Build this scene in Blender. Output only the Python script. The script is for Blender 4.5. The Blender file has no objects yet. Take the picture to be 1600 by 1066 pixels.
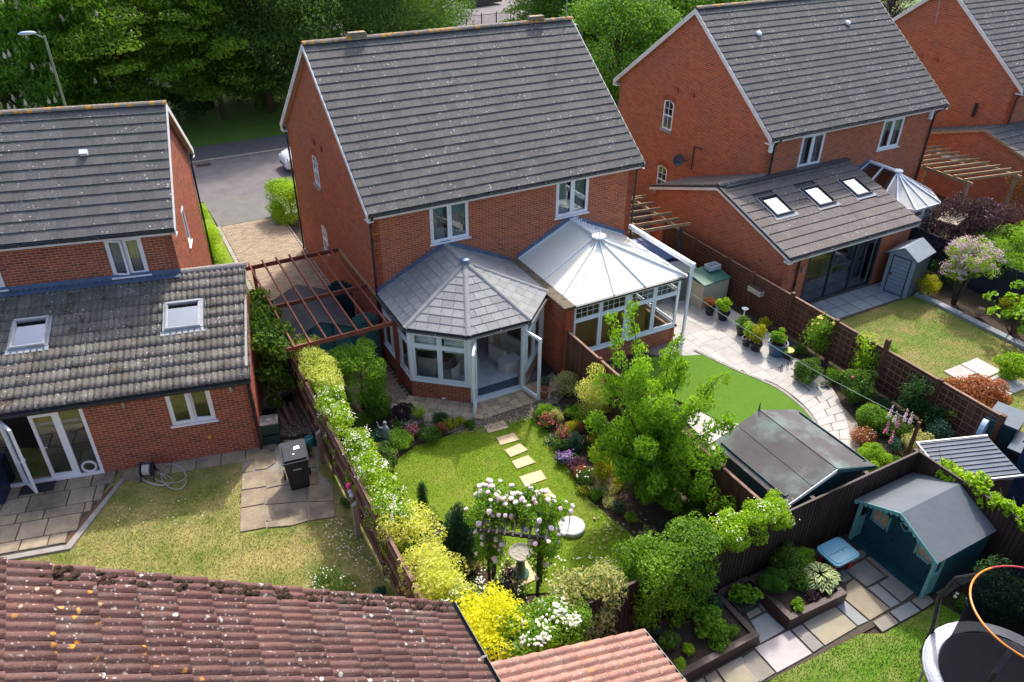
import bpy, math, random
import numpy as np
from mathutils import Vector, Matrix
PI = math.pi
rnd = random.Random(7)
RG = np.random.default_rng(11)
S = bpy.context.scene
C = S.collection

# ---------------------------------------------------------------- camera, sky, sun, exposure
F, CX, CY, CZ, YAW, PIT, ROL = 1202.868, -6.13365, -19.75846, 13.57407, 0.497518, 0.564087, 0.007382
fw = Vector((math.sin(YAW)*math.cos(PIT), math.cos(YAW)*math.cos(PIT), -math.sin(PIT)))
r0 = fw.cross(Vector((0, 0, 1))).normalized(); u0 = r0.cross(fw)
cr = r0*math.cos(ROL) + u0*math.sin(ROL); cu = -r0*math.sin(ROL) + u0*math.cos(ROL)
cam_d = bpy.data.cameras.new('camera'); cam = bpy.data.objects.new('camera', cam_d); C.objects.link(cam)
cam.matrix_world = Matrix(((cr.x, cu.x, -fw.x, CX), (cr.y, cu.y, -fw.y, CY), (cr.z, cu.z, -fw.z, CZ), (0, 0, 0, 1)))
cam_d.sensor_width = 36; cam_d.lens = F/1600*36; cam_d.clip_start = .1; cam_d.clip_end = 2000
S.camera = cam
SUN = Vector((.60, .70, 1.0)).normalized()
w = bpy.data.worlds.new('World'); S.world = w; w.use_nodes = True
nt = w.node_tree; nt.nodes.clear()
sky = nt.nodes.new('ShaderNodeTexSky'); sky.sky_type = 'NISHITA'; sky.sun_disc = False
sky.sun_elevation = math.asin(SUN.z); sky.sun_rotation = math.atan2(SUN.x, SUN.y)
sky.air_density = .85; sky.dust_density = 4.0; sky.ozone_density = 1.0
bg = nt.nodes.new('ShaderNodeBackground'); bg.inputs[1].default_value = .15
wo = nt.nodes.new('ShaderNodeOutputWorld'); nt.links.new(sky.outputs[0], bg.inputs[0]); nt.links.new(bg.outputs[0], wo.inputs[0])
sl = bpy.data.lights.new('sun', 'SUN'); so = bpy.data.objects.new('sun', sl); C.objects.link(so)
sl.energy = 2.0; sl.angle = math.radians(2.5); sl.color = (1, .95, .87)
so.rotation_euler = SUN.to_track_quat('Z', 'Y').to_euler(); so.location = (20, 20, 40)
S.view_settings.view_transform = 'Standard'; S.view_settings.look = 'None'
S.view_settings.exposure = 1.22; S.view_settings.gamma = 1; S.view_settings.use_curve_mapping = False

# ---------------------------------------------------------------- helpers
CAMV = Vector((CX, CY, CZ))
def P(px, py, z=0.0):
    "the place on the level z that the photograph shows at this pixel"
    d = fw + cr*((px-800)/F) - cu*((py-533)/F)
    return CAMV + d*((z-CZ)/d.z)
def proj(v):
    d = v-CAMV; z = d.dot(fw)
    return (800+F*d.dot(cr)/z, 533-F*d.dot(cu)/z, z)
TM = {}
def tag(o, label=None, cat=None, group=None, kind=None):
    if label: o['label'] = label
    if cat: o['category'] = cat
    if group: o['group'] = group
    if kind: o['kind'] = kind
    return o
def reg(o, parent, M):
    C.objects.link(o)
    if parent: o.parent = parent
    o.matrix_local = M
    TM[o.name] = (TM[parent.name] if parent else Matrix()) @ M
    return o
def T(x=0, y=0, z=0, rz=0): return Matrix.Translation((x, y, z)) @ Matrix.Rotation(rz, 4, 'Z')
def thing(name, label, cat, loc=(0, 0, 0), rz=0, group=None):
    o = bpy.data.objects.new(name, None); o.empty_display_size = .2
    reg(o, None, T(loc[0], loc[1], loc[2] if len(loc) > 2 else 0, rz)); return tag(o, label, cat, group)
def obj(name, me, mat, parent=None, M=Matrix(), kind=None, label=None):
    if mat and not me.materials: me.materials.append(mat)
    o = bpy.data.objects.new(name, me); reg(o, parent, M); return tag(o, label, None, None, kind)
def copy_tree(src, M, label=None, group=None):
    c = src.copy(); C.objects.link(c); c.matrix_local = M; TM[c.name] = M
    if label: c['label'] = label
    if group: c['group'] = group
    for ch in list(src.children):
        d = ch.copy(); C.objects.link(d); d.parent = c; TM[d.name] = M @ ch.matrix_local
        for g in ch.children:
            e = g.copy(); C.objects.link(e); e.parent = d
    return c
def mesh_np(name, V, Fa, smooth=False):
    V = np.asarray(V, np.float32); Fa = np.asarray(Fa, np.int32)
    me = bpy.data.meshes.new(name); k = Fa.shape[1]
    me.vertices.add(len(V)); me.vertices.foreach_set('co', V.ravel())
    me.loops.add(Fa.size); me.loops.foreach_set('vertex_index', Fa.ravel())
    me.polygons.add(len(Fa)); me.polygons.foreach_set('loop_start', np.arange(0, Fa.size, k, dtype=np.int32))
    me.polygons.foreach_set('loop_total', np.full(len(Fa), k, np.int32))
    me.polygons.foreach_set('use_smooth', np.full(len(Fa), bool(smooth)))
    me.update(); return me
class MB:
    def __init__(s): s.v = []; s.f = []
    def add(s, vs, fs):
        n = len(s.v); s.v += [tuple(v) for v in vs]; s.f += [tuple(i+n for i in f) for f in fs]; return s
    def box(s, x0, x1, y0, y1, z0, z1, M=None):
        vs = [Vector((x, y, z)) for z in (z0, z1) for y in (y0, y1) for x in (x0, x1)]
        if M: vs = [M @ v for v in vs]
        return s.add(vs, [(0, 2, 3, 1), (4, 5, 7, 6), (0, 1, 5, 4), (2, 6, 7, 3), (0, 4, 6, 2), (1, 3, 7, 5)])
    def bar(s, p, q, w, h, up=(0, 0, 1)):
        p = Vector(p); q = Vector(q); d = (q-p).normalized(); a = d.cross(Vector(up))
        if a.length < 1e-4: a = d.cross(Vector((1, 0, 0)))
        a = a.normalized()*w/2; b = a.cross(d).normalized()*h/2
        vs = [p-a-b, p+a-b, p+a+b, p-a+b, q-a-b, q+a-b, q+a+b, q-a+b]
        return s.add(vs, [(0, 1, 2, 3), (7, 6, 5, 4), (0, 4, 5, 1), (1, 5, 6, 2), (2, 6, 7, 3), (3, 7, 4, 0)])
    def tube(s, pts, r, n=6, cap=True):
        pts = [Vector(p) for p in pts]; rs = r if isinstance(r, (list, tuple)) else [r]*len(pts)
        base = len(s.v); ref = Vector((.31, .2, .93))
        for i, p in enumerate(pts):
            d = (pts[min(i+1, len(pts)-1)]-pts[max(i-1, 0)]).normalized()
            a = d.cross(ref)
            if a.length < .05: a = d.cross(Vector((1, 0, 0)))
            a.normalize(); b = d.cross(a)
            for k in range(n):
                t = 2*PI*k/n; s.v.append(tuple(p+(a*math.cos(t)+b*math.sin(t))*rs[i]))
        for i in range(len(pts)-1):
            for k in range(n):
                k2 = (k+1) % n; s.f.append((base+i*n+k, base+i*n+k2, base+(i+1)*n+k2, base+(i+1)*n+k))
        if cap:
            s.f.append(tuple(base+k for k in range(n))[::-1]); s.f.append(tuple(base+(len(pts)-1)*n+k for k in range(n)))
        return s
    def lathe(s, prof, c=(0, 0, 0), n=16, sx=1, sy=1):
        base = len(s.v)
        for r, z in prof:
            for k in range(n):
                t = 2*PI*k/n; s.v.append((c[0]+r*math.cos(t)*sx, c[1]+r*math.sin(t)*sy, c[2]+z))
        for i in range(len(prof)-1):
            for k in range(n):
                k2 = (k+1) % n; s.f.append((base+i*n+k, base+i*n+k2, base+(i+1)*n+k2, base+(i+1)*n+k))
        if prof[0][0] > 1e-4: s.f.append(tuple(base+k for k in range(n))[::-1])
        if prof[-1][0] > 1e-4: s.f.append(tuple(base+(len(prof)-1)*n+k for k in range(n)))
        return s
    def prism(s, poly, z0, z1):
        poly = [(p[0], p[1]) for p in poly]
        if sum(a[0]*b[1]-b[0]*a[1] for a, b in zip(poly, poly[1:]+poly[:1])) < 0: poly = poly[::-1]
        n = len(poly)
        vs = [(x, y, z0) for x, y in poly]+[(x, y, z1) for x, y in poly]
        return s.add(vs, [tuple(range(n))[::-1], tuple(range(n, 2*n))]+[(i, (i+1) % n, n+(i+1) % n, n+i) for i in range(n)])
    def slab(s, poly, off):
        "a flat 3D polygon thickened by the vector off"
        n = len(poly); off = Vector(off); a = [Vector(p) for p in poly]; b = [p+off for p in a]
        return s.add(a+b, [tuple(range(n))[::-1], tuple(range(n, 2*n))]+[(i, (i+1) % n, n+(i+1) % n, n+i) for i in range(n)])
    def me(s, name, smooth=False):
        m = bpy.data.meshes.new(name); m.from_pydata(s.v, [], s.f)
        if smooth: m.polygons.foreach_set('use_smooth', [True]*len(m.polygons))
        m.update(); return m
    def build(s, name, mat, parent=None, M=Matrix(), smooth=False, kind=None, label=None):
        return obj(name, s.me(name, smooth), mat, parent, M, kind, label)
def single(mb, name, mat, label, cat, group=None, M=Matrix(), smooth=False):
    return tag(mb.build(name, mat, None, M, smooth), label, cat, group)
def struct(name, mb, mat, parent=None): return tag(mb.build(name, mat, parent), kind='structure') if not parent else mb.build(name, mat, parent)

class Pieces:
    "alike pieces of one thing: the 300 that show largest become parts, the rest one joined part"
    def __init__(s, parent, name, mat, limit=300): s.p = parent; s.name = name; s.mat = mat; s.items = []; s.m = {}; s.limit = limit
    def mesh(s, key, me): s.m[key] = me; me.materials.append(s.mat) if not me.materials else None
    def add(s, key, M, size=.2, n=None): s.items.append((key, M, size, n))
    def finish(s):
        PM = TM[s.p.name] if s.p else Matrix(); R3 = PM.to_3x3(); sc = []
        for i, (k, M, size, n) in enumerate(s.items):
            p = PM @ M.translation; q = proj(p)
            if q[2] < .1: sc.append((0, i)); continue
            f = 1 if n is None else max(0, (R3 @ Vector(n)).normalized().dot((CAMV-p).normalized()))
            inside = -20 < q[0] < 1620 and -20 < q[1] < 1086
            sc.append(((f**.5*size/q[2]) if inside else 0, i))
        sc.sort(reverse=True); near = {i for v, i in sc[:s.limit] if v > 0}
        for i in sorted(near):
            k, M, _, _ = s.items[i]; o = bpy.data.objects.new(s.name, s.m[k]); C.objects.link(o)
            if s.p: o.parent = s.p
            else: o['kind'] = 'structure'
            o.matrix_local = M
        rest = {}
        for i, it in enumerate(s.items):
            if i not in near: rest.setdefault(it[0], []).append(it[1])
        if rest:
            VV = []; FF = []; base = 0
            for k, Ms in rest.items():
                me = s.m[k]; nv = len(me.vertices); co = np.empty(nv*3, np.float32); me.vertices.foreach_get('co', co)
                co = np.c_[co.reshape(-1, 3), np.ones(nv)]
                A = np.array([[list(r) for r in M] for M in Ms])
                W = np.einsum('mij,vj->mvi', A, co)[:, :, :3].reshape(-1, 3)
                fs = [tuple(p.vertices) for p in me.polygons]
                tri = []
                for f in fs:
                    if len(f) == 4: tri.append(f)
                    else:
                        for j in range(1, len(f)-1): tri.append((f[0], f[j], f[j+1], f[j+1]))
                q = np.array(tri); m = (np.arange(len(Ms))*nv)[:, None, None]+q[None]+base
                VV.append(W); FF.append(m.reshape(-1, 4)); base += len(W)
            Fq = np.concatenate(FF); V = np.concatenate(VV)
            dg = Fq[:, 2] == Fq[:, 3]
            Ft = np.concatenate([Fq[:, :3], Fq[~dg][:, [0, 2, 3]]])
            obj(s.name+'s', mesh_np(s.name, V, Ft), s.mat, s.p, kind='stuff')

# ---------------------------------------------------------------- materials
def nodes(name):
    m = bpy.data.materials.new(name); m.use_nodes = True; n = m.node_tree; n.nodes.clear()
    o = n.nodes.new('ShaderNodeOutputMaterial'); return m, n, o
def N(n, t, **kw):
    x = n.nodes.new('ShaderNode'+t)
    for k, v in kw.items():
        if k.startswith('i'): x.inputs[int(k[1:])].default_value = v
        else: setattr(x, k, v)
    return x
def math_(n, op, a, b=None, clamp=False):
    x = n.nodes.new('ShaderNodeMath'); x.operation = op; x.use_clamp = clamp
    for i, v in enumerate((a, b)):
        if v is None: continue
        if isinstance(v, (int, float)): x.inputs[i].default_value = v
        else: n.links.new(v, x.inputs[i])
    return x.outputs[0]
def mix(n, f, a, b, blend='MIX'):
    x = n.nodes.new('ShaderNodeMix'); x.data_type = 'RGBA'; x.blend_type = blend; x.clamp_factor = True
    for i, v in ((0, f), (6, a), (7, b)):
        if isinstance(v, (int, float)): x.inputs[i].default_value = v
        elif isinstance(v, tuple): x.inputs[i].default_value = (*v[:3], 1)
        else: n.links.new(v, x.inputs[i])
    return x.outputs[2]
def pos(n): return n.nodes.new('ShaderNodeNewGeometry').outputs['Position']
def noise(n, scale, detail=4, rough=.55, vec=None, lo=.35, hi=.65):
    x = N(n, 'TexNoise'); x.inputs['Scale'].default_value = scale; x.inputs['Detail'].default_value = detail; x.inputs['Roughness'].default_value = rough
    n.links.new(vec if vec else pos(n), x.inputs['Vector'])
    r = N(n, 'MapRange'); r.inputs[1].default_value = lo; r.inputs[2].default_value = hi; r.clamp = True
    n.links.new(x.outputs[0], r.inputs[0]); return r.outputs[0]
def prand(n):
    g = n.nodes.new('ShaderNodeNewGeometry'); o = n.nodes.new('ShaderNodeObjectInfo')
    return math_(n, 'FRACT', math_(n, 'ADD', g.outputs['Random Per Island'], o.outputs['Random']))
def ramp(n, f, stops):
    x = n.nodes.new('ShaderNodeValToRGB'); e = x.color_ramp.elements
    while len(e) < len(stops): e.new(.5)
    for el, (p, c) in zip(e, stops): el.position = p; el.color = (*c, 1)
    n.links.new(f, x.inputs[0]); return x.outputs[0]
def spots(n, scale, lo, hi, vec=None, chance=.5):
    "scattered round spots: voronoi cells of which only some carry one"
    v = N(n, 'TexVoronoi'); v.inputs['Scale'].default_value = scale; v.inputs['Randomness'].default_value = 1
    nz = N(n, 'TexNoise'); nz.inputs['Scale'].default_value = scale*2.5
    p = vec if vec else pos(n); n.links.new(p, nz.inputs['Vector'])
    ad = n.nodes.new('ShaderNodeVectorMath'); ad.operation = 'MULTIPLY_ADD'; n.links.new(nz.outputs[1], ad.inputs[0]); ad.inputs[1].default_value = (.5/scale,)*3; n.links.new(p, ad.inputs[2])
    n.links.new(ad.outputs[0], v.inputs['Vector'])
    r = N(n, 'MapRange'); r.inputs[1].default_value = hi; r.inputs[2].default_value = lo; r.clamp = True; n.links.new(v.outputs['Distance'], r.inputs[0])
    sp = n.nodes.new('ShaderNodeSeparateColor'); n.links.new(v.outputs['Color'], sp.inputs[0])
    return math_(n, 'MULTIPLY', r.outputs[0], math_(n, 'GREATER_THAN', sp.outputs[0], 1-chance))
def pbsdf(n, o, col, rough=.7, metal=0, spec=.5, bump=None, bs=.3, bd=.01, **kw):
    b = n.nodes.new('ShaderNodeBsdfPrincipled')
    if isinstance(col, tuple): b.inputs['Base Color'].default_value = (*col[:3], 1)
    else: n.links.new(col, b.inputs['Base Color'])
    if isinstance(rough, (int, float)): b.inputs['Roughness'].default_value = rough
    else: n.links.new(rough, b.inputs['Roughness'])
    b.inputs['Metallic'].default_value = metal; b.inputs['Specular IOR Level'].default_value = spec
    if bump is not None:
        bp = n.nodes.new('ShaderNodeBump'); bp.inputs['Strength'].default_value = bs; bp.inputs['Distance'].default_value = bd
        n.links.new(bump, bp.inputs['Height']); n.links.new(bp.outputs[0], b.inputs['Normal'])
    if o: n.links.new(b.outputs[0], o.inputs[0])
    return b
def simple(name, c, c2=None, scale=6, rough=.6, metal=0, spec=.4, rvar=0, bump=0, c3=None, sc3=1.2):
    m, n, o = nodes(name)
    c2 = c2 or tuple(x*.82 for x in c)
    nz = noise(n, scale, 5); col = mix(n, nz, c, c2)
    if c3: col = mix(n, noise(n, sc3, 6, .65, lo=.48, hi=.7), col, c3)
    if rvar:
        col = mix(n, 1.0, col, ramp(n, prand(n), [(0, (1-rvar,)*3), (1, (1+rvar*.6,)*3)]), 'MULTIPLY')
    pbsdf(n, o, col, rough, metal, spec, noise(n, scale*6, 3) if bump else None, bump, .01)
    return m
def brick_mat(name, cols, dirt=.25):
    m, n, o = nodes(name)
    r = prand(n)
    col = ramp(n, r, [(i/(len(cols)-1), c) for i, c in enumerate(cols)])
    col = mix(n, math_(n, 'MULTIPLY', noise(n, .9, 5, .6), dirt), col, (.16, .075, .05))
    col = mix(n, math_(n, 'MULTIPLY', noise(n, 45, 3), .25), col, (.42, .2, .12))
    pbsdf(n, o, col, .85, 0, .2, noise(n, 90, 3), .4, .004); return m
def tile_mat(name, base, base2, white=.5, orange=0, rv=.18, moss=None, wsc=9, tint=None, osz=(5.5, .28, .46)):
    m, n, o = nodes(name)
    col = mix(n, noise(n, 1.3, 5, .6), base, base2)
    col = mix(n, 1.0, col, ramp(n, prand(n), [(0, (1-rv,)*3), (.5, (1, 1, 1)), (1, (1+rv, 1+rv*.92, 1+rv*.85))]), 'MULTIPLY')
    col = mix(n, math_(n, 'MULTIPLY', noise(n, 55, 5, .7), .42), col, tuple(x*1.9 for x in base)); col = mix(n, math_(n, 'MULTIPLY', noise(n, 21, 5, .7, lo=.52, hi=.68), .5), col, tuple(x*.45 for x in base))
    if tint: col = mix(n, math_(n, 'MULTIPLY', noise(n, 3.5, 5, .7, lo=.5, hi=.72), .7), col, tint)
    if moss: col = mix(n, noise(n, 2.3, 6, .7, lo=.56, hi=.66), col, moss)
    if white:
        cl = noise(n, 1.1, 3, .5, lo=.38, hi=.6)
        col = mix(n, math_(n, 'MULTIPLY', spots(n, wsc, .15, .23, chance=white), math_(n, 'ADD', cl, .1)), col, (.50, .51, .47))
        col = mix(n, math_(n, 'MULTIPLY', spots(n, wsc*2.7, .14, .30, chance=white+.1), math_(n, 'MULTIPLY', cl, .8)), col, (.5, .5, .46))
    if orange:
        col = mix(n, math_(n, 'MULTIPLY', spots(n, *osz, chance=.8), noise(n, .8, 4, .6, lo=.62-orange, hi=.72-orange)), col, (.62, .27, .02))
    pbsdf(n, o, col, .82, 0, .3, noise(n, 60, 4), .45, .006); return m
def leaf_mat(name, stops, tr=.48, rough=.5, spec=.35, big=.5, sc=1.1):
    m, n, o = nodes(name)
    f = math_(n, 'ADD', math_(n, 'MULTIPLY', prand(n), 1-big), math_(n, 'MULTIPLY', noise(n, sc, 3), big))
    col = ramp(n, f, [(i/(len(stops)-1), c) for i, c in enumerate(stops)])
    b = pbsdf(n, None, col, rough, 0, spec)
    t = n.nodes.new('ShaderNodeBsdfTranslucent'); n.links.new(mix(n, 1.0, col, (1.25, 1.2, .6), 'MULTIPLY'), t.inputs[0])
    mx = n.nodes.new('ShaderNodeMixShader'); mx.inputs[0].default_value = tr
    n.links.new(b.outputs[0], mx.inputs[1]); n.links.new(t.outputs[0], mx.inputs[2]); n.links.new(mx.outputs[0], o.inputs[0]); return m
def glass_mat(name, tint=(.75, .8, .82), base=.1, gain=1.3):
    m, n, o = nodes(name)
    t = n.nodes.new('ShaderNodeBsdfTransparent'); t.inputs[0].default_value = (*tint, 1)
    g = n.nodes.new('ShaderNodeBsdfGlossy'); g.inputs['Roughness'].default_value = .015; g.inputs[0].default_value = (.9, .95, 1, 1)
    fr = n.nodes.new('ShaderNodeLayerWeight'); f5 = math_(n, 'POWER', fr.outputs['Facing'], 4.0)
    mx = n.nodes.new('ShaderNodeMixShader'); n.links.new(math_(n, 'ADD', math_(n, 'MULTIPLY', f5, gain*.5), base+.035*gain, True), mx.inputs[0])
    n.links.new(t.outputs[0], mx.inputs[1]); n.links.new(g.outputs[0], mx.inputs[2]); n.links.new(mx.outputs[0], o.inputs[0]); return m
def grass_mat(name, g1, g2, dry, amount, sc=1.0):
    m, n, o = nodes(name)
    col = mix(n, noise(n, 9, 5, .7), g1, g2)
    col = mix(n, math_(n, 'MULTIPLY', noise(n, sc, 6, .68, lo=.56-amount*.25, hi=.70-amount*.1), min(1, amount*1.6)), col, dry)
    col = mix(n, math_(n, 'MULTIPLY', prand(n), .4), col, g1)
    pbsdf(n, o, col, .8, 0, .2, noise(n, 70, 3), .6, .01); return m

BRK = brick_mat('red_brick', [(.24, .040, .020), (.44, .088, .030), (.36, .066, .024), (.50, .115, .038), (.30, .052, .022), (.45, .10, .04), (.20, .036, .022)], .4)
BRK2 = brick_mat('mixed_brick', [(.10, .035, .03), (.32, .075, .04), (.24, .05, .032), (.38, .09, .045), (.28, .06, .035), (.13, .04, .034)], .3)
BRKP = simple('plain_brick', (.33, .085, .045), (.26, .065, .04), 12, .9)
MOR = simple('mortar', (.52, .32, .21), (.42, .25, .17), 3, .95, bump=.2)
TILE = tile_mat('grey_concrete_tile', (.108, .102, .097), (.080, .076, .074), .34, 0, .2, wsc=8.5)
TILEO = tile_mat('lichened_ridge', (.20, .17, .13), (.15, .135, .12), .7, .42, .2)
TILE3 = tile_mat('dark_grey_tile', (.088, .085, .084), (.068, .066, .067), .5, 0, .16, wsc=8)
TILEX = tile_mat('extension_tile', (.128, .11, .10), (.10, .09, .085), .3, 0, .15)
PANT = tile_mat('weathered_pantile', (.125, .115, .098), (.070, .066, .060), .8, 0, .35, moss=(.06, .038, .022), wsc=12)
NEAR = tile_mat('plum_red_pantile', (.108, .050, .042), (.076, .041, .038), .34, .05, .34, wsc=9, tint=(.15, .115, .095), osz=(9, .13, .24))
NEAR2 = tile_mat('pale_red_pantile', (.30, .15, .115), (.24, .13, .105), .5, .04, .16, wsc=16, tint=(.34, .27, .2))
SHIN = tile_mat('light_grey_shingle', (.25, .25, .245), (.205, .205, .205), 0, 0, .2)
WHT = simple('white_upvc', (.80, .82, .84), (.74, .77, .80), 3, .32, spec=.5)
WHP = simple('white_paint', (.74, .74, .73), (.62, .62, .6), 2, .5)
SOF = simple('soffit', (.45, .33, .28), None, 3, .8)
BLK = simple('black_plastic', (.018, .018, .021), (.03, .03, .034), 5, .35)
ANTH = simple('anthracite_frame', (.035, .045, .06), None, 4, .4)
LEAD = simple('lead_flashing', (.12, .18, .30), (.10, .14, .22), 4, .45, metal=.3)
GLS = glass_mat('window_glass', (.72, .74, .75), .06, 1.3)
GLSC = glass_mat('clear_glass', (.93, .95, .95), .02, .9)
GLB = glass_mat('garden_room_glass', (.8, .82, .82), .0, .55)
SKYG = glass_mat('rooflight_glass', (.6, .62, .64), .28, 1.2)
CURT = simple('curtain', (.74, .78, .76), (.58, .64, .62), 3, .9)
DARK = simple('dark_room', (.05, .045, .04), None, 2, .9)
TEAL = simple('teal_timber', (.06, .19, .18), (.045, .155, .15), 4, .6, bump=.2, c3=(.08, .2, .19))
TEALD = simple('dark_teal_timber', (.012, .075, .09), (.008, .055, .07), 4, .55, bump=.2, c3=(.02, .06, .07))
TEALP = simple('pale_teal_paint', (.18, .42, .40), (.14, .36, .35), 4, .5)
FELT = simple('grey_roof_felt', (.075, .074, .08), (.06, .06, .066), 1.5, .9, bump=.3, c3=(.10, .095, .095))
FELTG = simple('stained_roof_felt', (.066, .060, .060), (.088, .08, .08), 1.0, .8, bump=.3, c3=(.15, .205, .19), sc3=.95)
FELTB = simple('blue_grey_felt', (.125, .14, .16), (.105, .12, .14), 1.2, .85, bump=.25)
FENB = simple('brown_fence', (.115, .042, .022), (.085, .034, .02), 4, .75, rvar=.25, bump=.3, c3=(.15, .075, .045))
FENW = simple('weathered_rail', (.26, .15, .10), (.17, .095, .07), 5, .8, rvar=.2, bump=.3)
FEND = simple('dark_brown_composite', (.047, .026, .021), (.036, .02, .017), 3, .6, rvar=.3)
PERG = simple('red_brown_pergola', (.25, .062, .035), (.18, .045, .028), 5, .6, bump=.2)
OAK = simple('bare_timber', (.38, .25, .13), (.28, .18, .1), 5, .7, rvar=.15, bump=.2)
SLEEP = simple('dark_raised_bed_timber', (.072, .038, .032), (.05, .028, .025), 3, .55, rvar=.15, bump=.15)
CONC = simple('concrete', (.34, .31, .27), (.26, .24, .21), 5, .9, bump=.3)
SOIL = simple('soil', (.07, .045, .03), (.045, .03, .02), 9, .95, bump=.8)
GRAV = simple('gravel', (.30, .22, .14), (.17, .12, .08), 28, .95, bump=1)
ASPH = simple('asphalt', (.150, .135, .140), (.125, .112, .118), 2, .9, bump=.2, c3=(.17, .15, .15))
ASPD = simple('footway_asphalt', (.085, .08, .085), None, 3, .9, bump=.2)
ASPG = simple('grey_asphalt', (.155, .15, .14), (.13, .125, .118), 2.5, .9, bump=.2)
PAVB = simple('buff_block', (.34, .26, .18), (.27, .205, .145), 3, .85, rvar=.22, bump=.2)
PAVR = simple('red_block', (.30, .18, .135), (.24, .14, .11), 3, .85, rvar=.22, bump=.2)
JOINT = simple('joint_sand', (.09, .07, .05), (.06, .05, .035), 12, .95)
SLBO = simple('old_paving', (.36, .285, .19), (.27, .215, .15), 3.5, .9, rvar=.14, bump=.4, c3=(.15, .12, .09))
SLBG = simple('grey_paving', (.46, .43, .40), (.38, .36, .33), 2.5, .85, rvar=.12, bump=.15)
SLBD = simple('blue_grey_paving', (.30, .32, .33), (.25, .27, .285), 2.5, .8, rvar=.08, bump=.15)
def sandstone():
    m, n, o = nodes('sandstone_paving')
    col = ramp(n, prand(n), [(0, (.20, .185, .16)), (.25, (.27, .215, .14)), (.45, (.185, .19, .185)), (.65, (.25, .225, .19)), (.85, (.17, .13, .105)), (1, (.29, .27, .24))])
    col = mix(n, math_(n, 'MULTIPLY', noise(n, 3.2, 6, .6), .45), col, (.30, .27, .225))
    pbsdf(n, o, col, .8, 0, .3, noise(n, 14, 5), .4, .01); return m
SAND = sandstone()
SLBT = simple('buff_sandstone', (.56, .42, .27), (.46, .34, .22), 4, .85, rvar=.25, bump=.2, c3=(.42, .36, .27))
STEP = simple('stepping_stone', (.62, .46, .27), (.54, .40, .24), 5, .85, bump=.2)
MET = simple('galvanised', (.36, .38, .41), None, 6, .5, metal=.5)
POLY = simple('polycarbonate', (.82, .80, .72), (.76, .75, .68), .8, .35, spec=.3, c3=(.74, .74, .56), sc3=.7)
TRUNK = simple('bark', (.12, .085, .055), (.07, .05, .035), 14, .9, bump=.8)
STEMG = simple('green_stem', (.12, .15, .05), None, 8, .8)
def lm(name, *st, **kw): return leaf_mat(name, st, **kw)
L_MID = lm('leaves_mid_green', (.038, .085, .012), (.09, .185, .022), (.165, .30, .035))
L_BRI = lm('leaves_bright_green', (.085, .20, .012), (.185, .36, .02), (.32, .52, .04))
L_CHE = lm('leaves_cherry', (.10, .22, .014), (.22, .42, .022), (.36, .58, .045))
L_DRK = lm('leaves_dark_green', (.016, .052, .014), (.035, .10, .022), (.065, .165, .035))
L_YEL = lm('leaves_variegated_yellow', (.38, .46, .05), (.68, .71, .16), (.84, .83, .45), big=.3)
L_GOL = lm('leaves_golden', (.48, .52, .01), (.74, .74, .015), (.88, .85, .10), big=.3)
L_LIM = lm('leaves_lime', (.16, .30, .012), (.32, .52, .018), (.48, .64, .04))
L_CRM = lm('leaves_cream_variegated', (.20, .27, .06), (.50, .50, .20), (.68, .62, .34), big=.2)
L_PUR = lm('leaves_purple', (.022, .012, .025), (.055, .028, .05), (.12, .065, .09))
L_RED = lm('leaves_red_tips', (.13, .13, .03), (.38, .12, .05), (.52, .22, .11), big=.3)
L_BLU = lm('leaves_blue_green', (.02, .07, .05), (.045, .13, .095), (.10, .22, .17))
L_TR1 = lm('tree_leaves', (.045, .10, .009), (.13, .25, .016), (.27, .44, .035), sc=.35, big=.6)
L_TR2 = lm('tree_leaves_dull', (.035, .085, .016), (.08, .165, .03), (.15, .27, .06), sc=.4, big=.6)
L_YG = lm('leaves_yellow_green', (.16, .22, .01), (.40, .42, .015), (.60, .50, .02))
F_WHT = simple('white_petals', (.82, .82, .68), (.74, .74, .55), 9, .6)
F_PNK = simple('blush_petals', (.85, .55, .60), (.86, .80, .78), 5, .6, rvar=.1)
F_YEL = simple('yellow_petals', (.85, .66, .08), (.9, .75, .2), 9, .6)
F_RED = simple('red_petals', (.62, .06, .08), (.5, .1, .12), 9, .6)
F_LIL = simple('lilac_petals', (.42, .22, .32), (.58, .38, .45), 9, .6)
F_PUR = simple('purple_petals', (.26, .10, .38), (.35, .2, .5), 9, .6)
F_MAG = simple('pink_petals', (.75, .18, .34), (.7, .3, .4), 9, .6)
GR_L = grass_mat('dry_lawn', (.10, .155, .016), (.16, .22, .03), (.42, .34, .13), .95, 1.0)
GR_M = grass_mat('green_lawn', (.125, .205, .006), (.17, .26, .010), (.33, .31, .06), .34, 1.0)
GR_A = grass_mat('artificial_lawn', (.072, .165, .006), (.09, .20, .009), (.12, .22, .02), .2, 1.4)
GR_R = grass_mat('worn_lawn', (.105, .165, .018), (.15, .215, .03), (.30, .22, .085), .65, .9)
GR_B = grass_mat('fresh_lawn', (.085, .19, .010), (.13, .25, .018), (.32, .30, .09), .5, 1.3)
GR_V = grass_mat('verge_grass', (.06, .13, .012), (.085, .17, .02), (.15, .17, .04), .3, .3)

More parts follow.
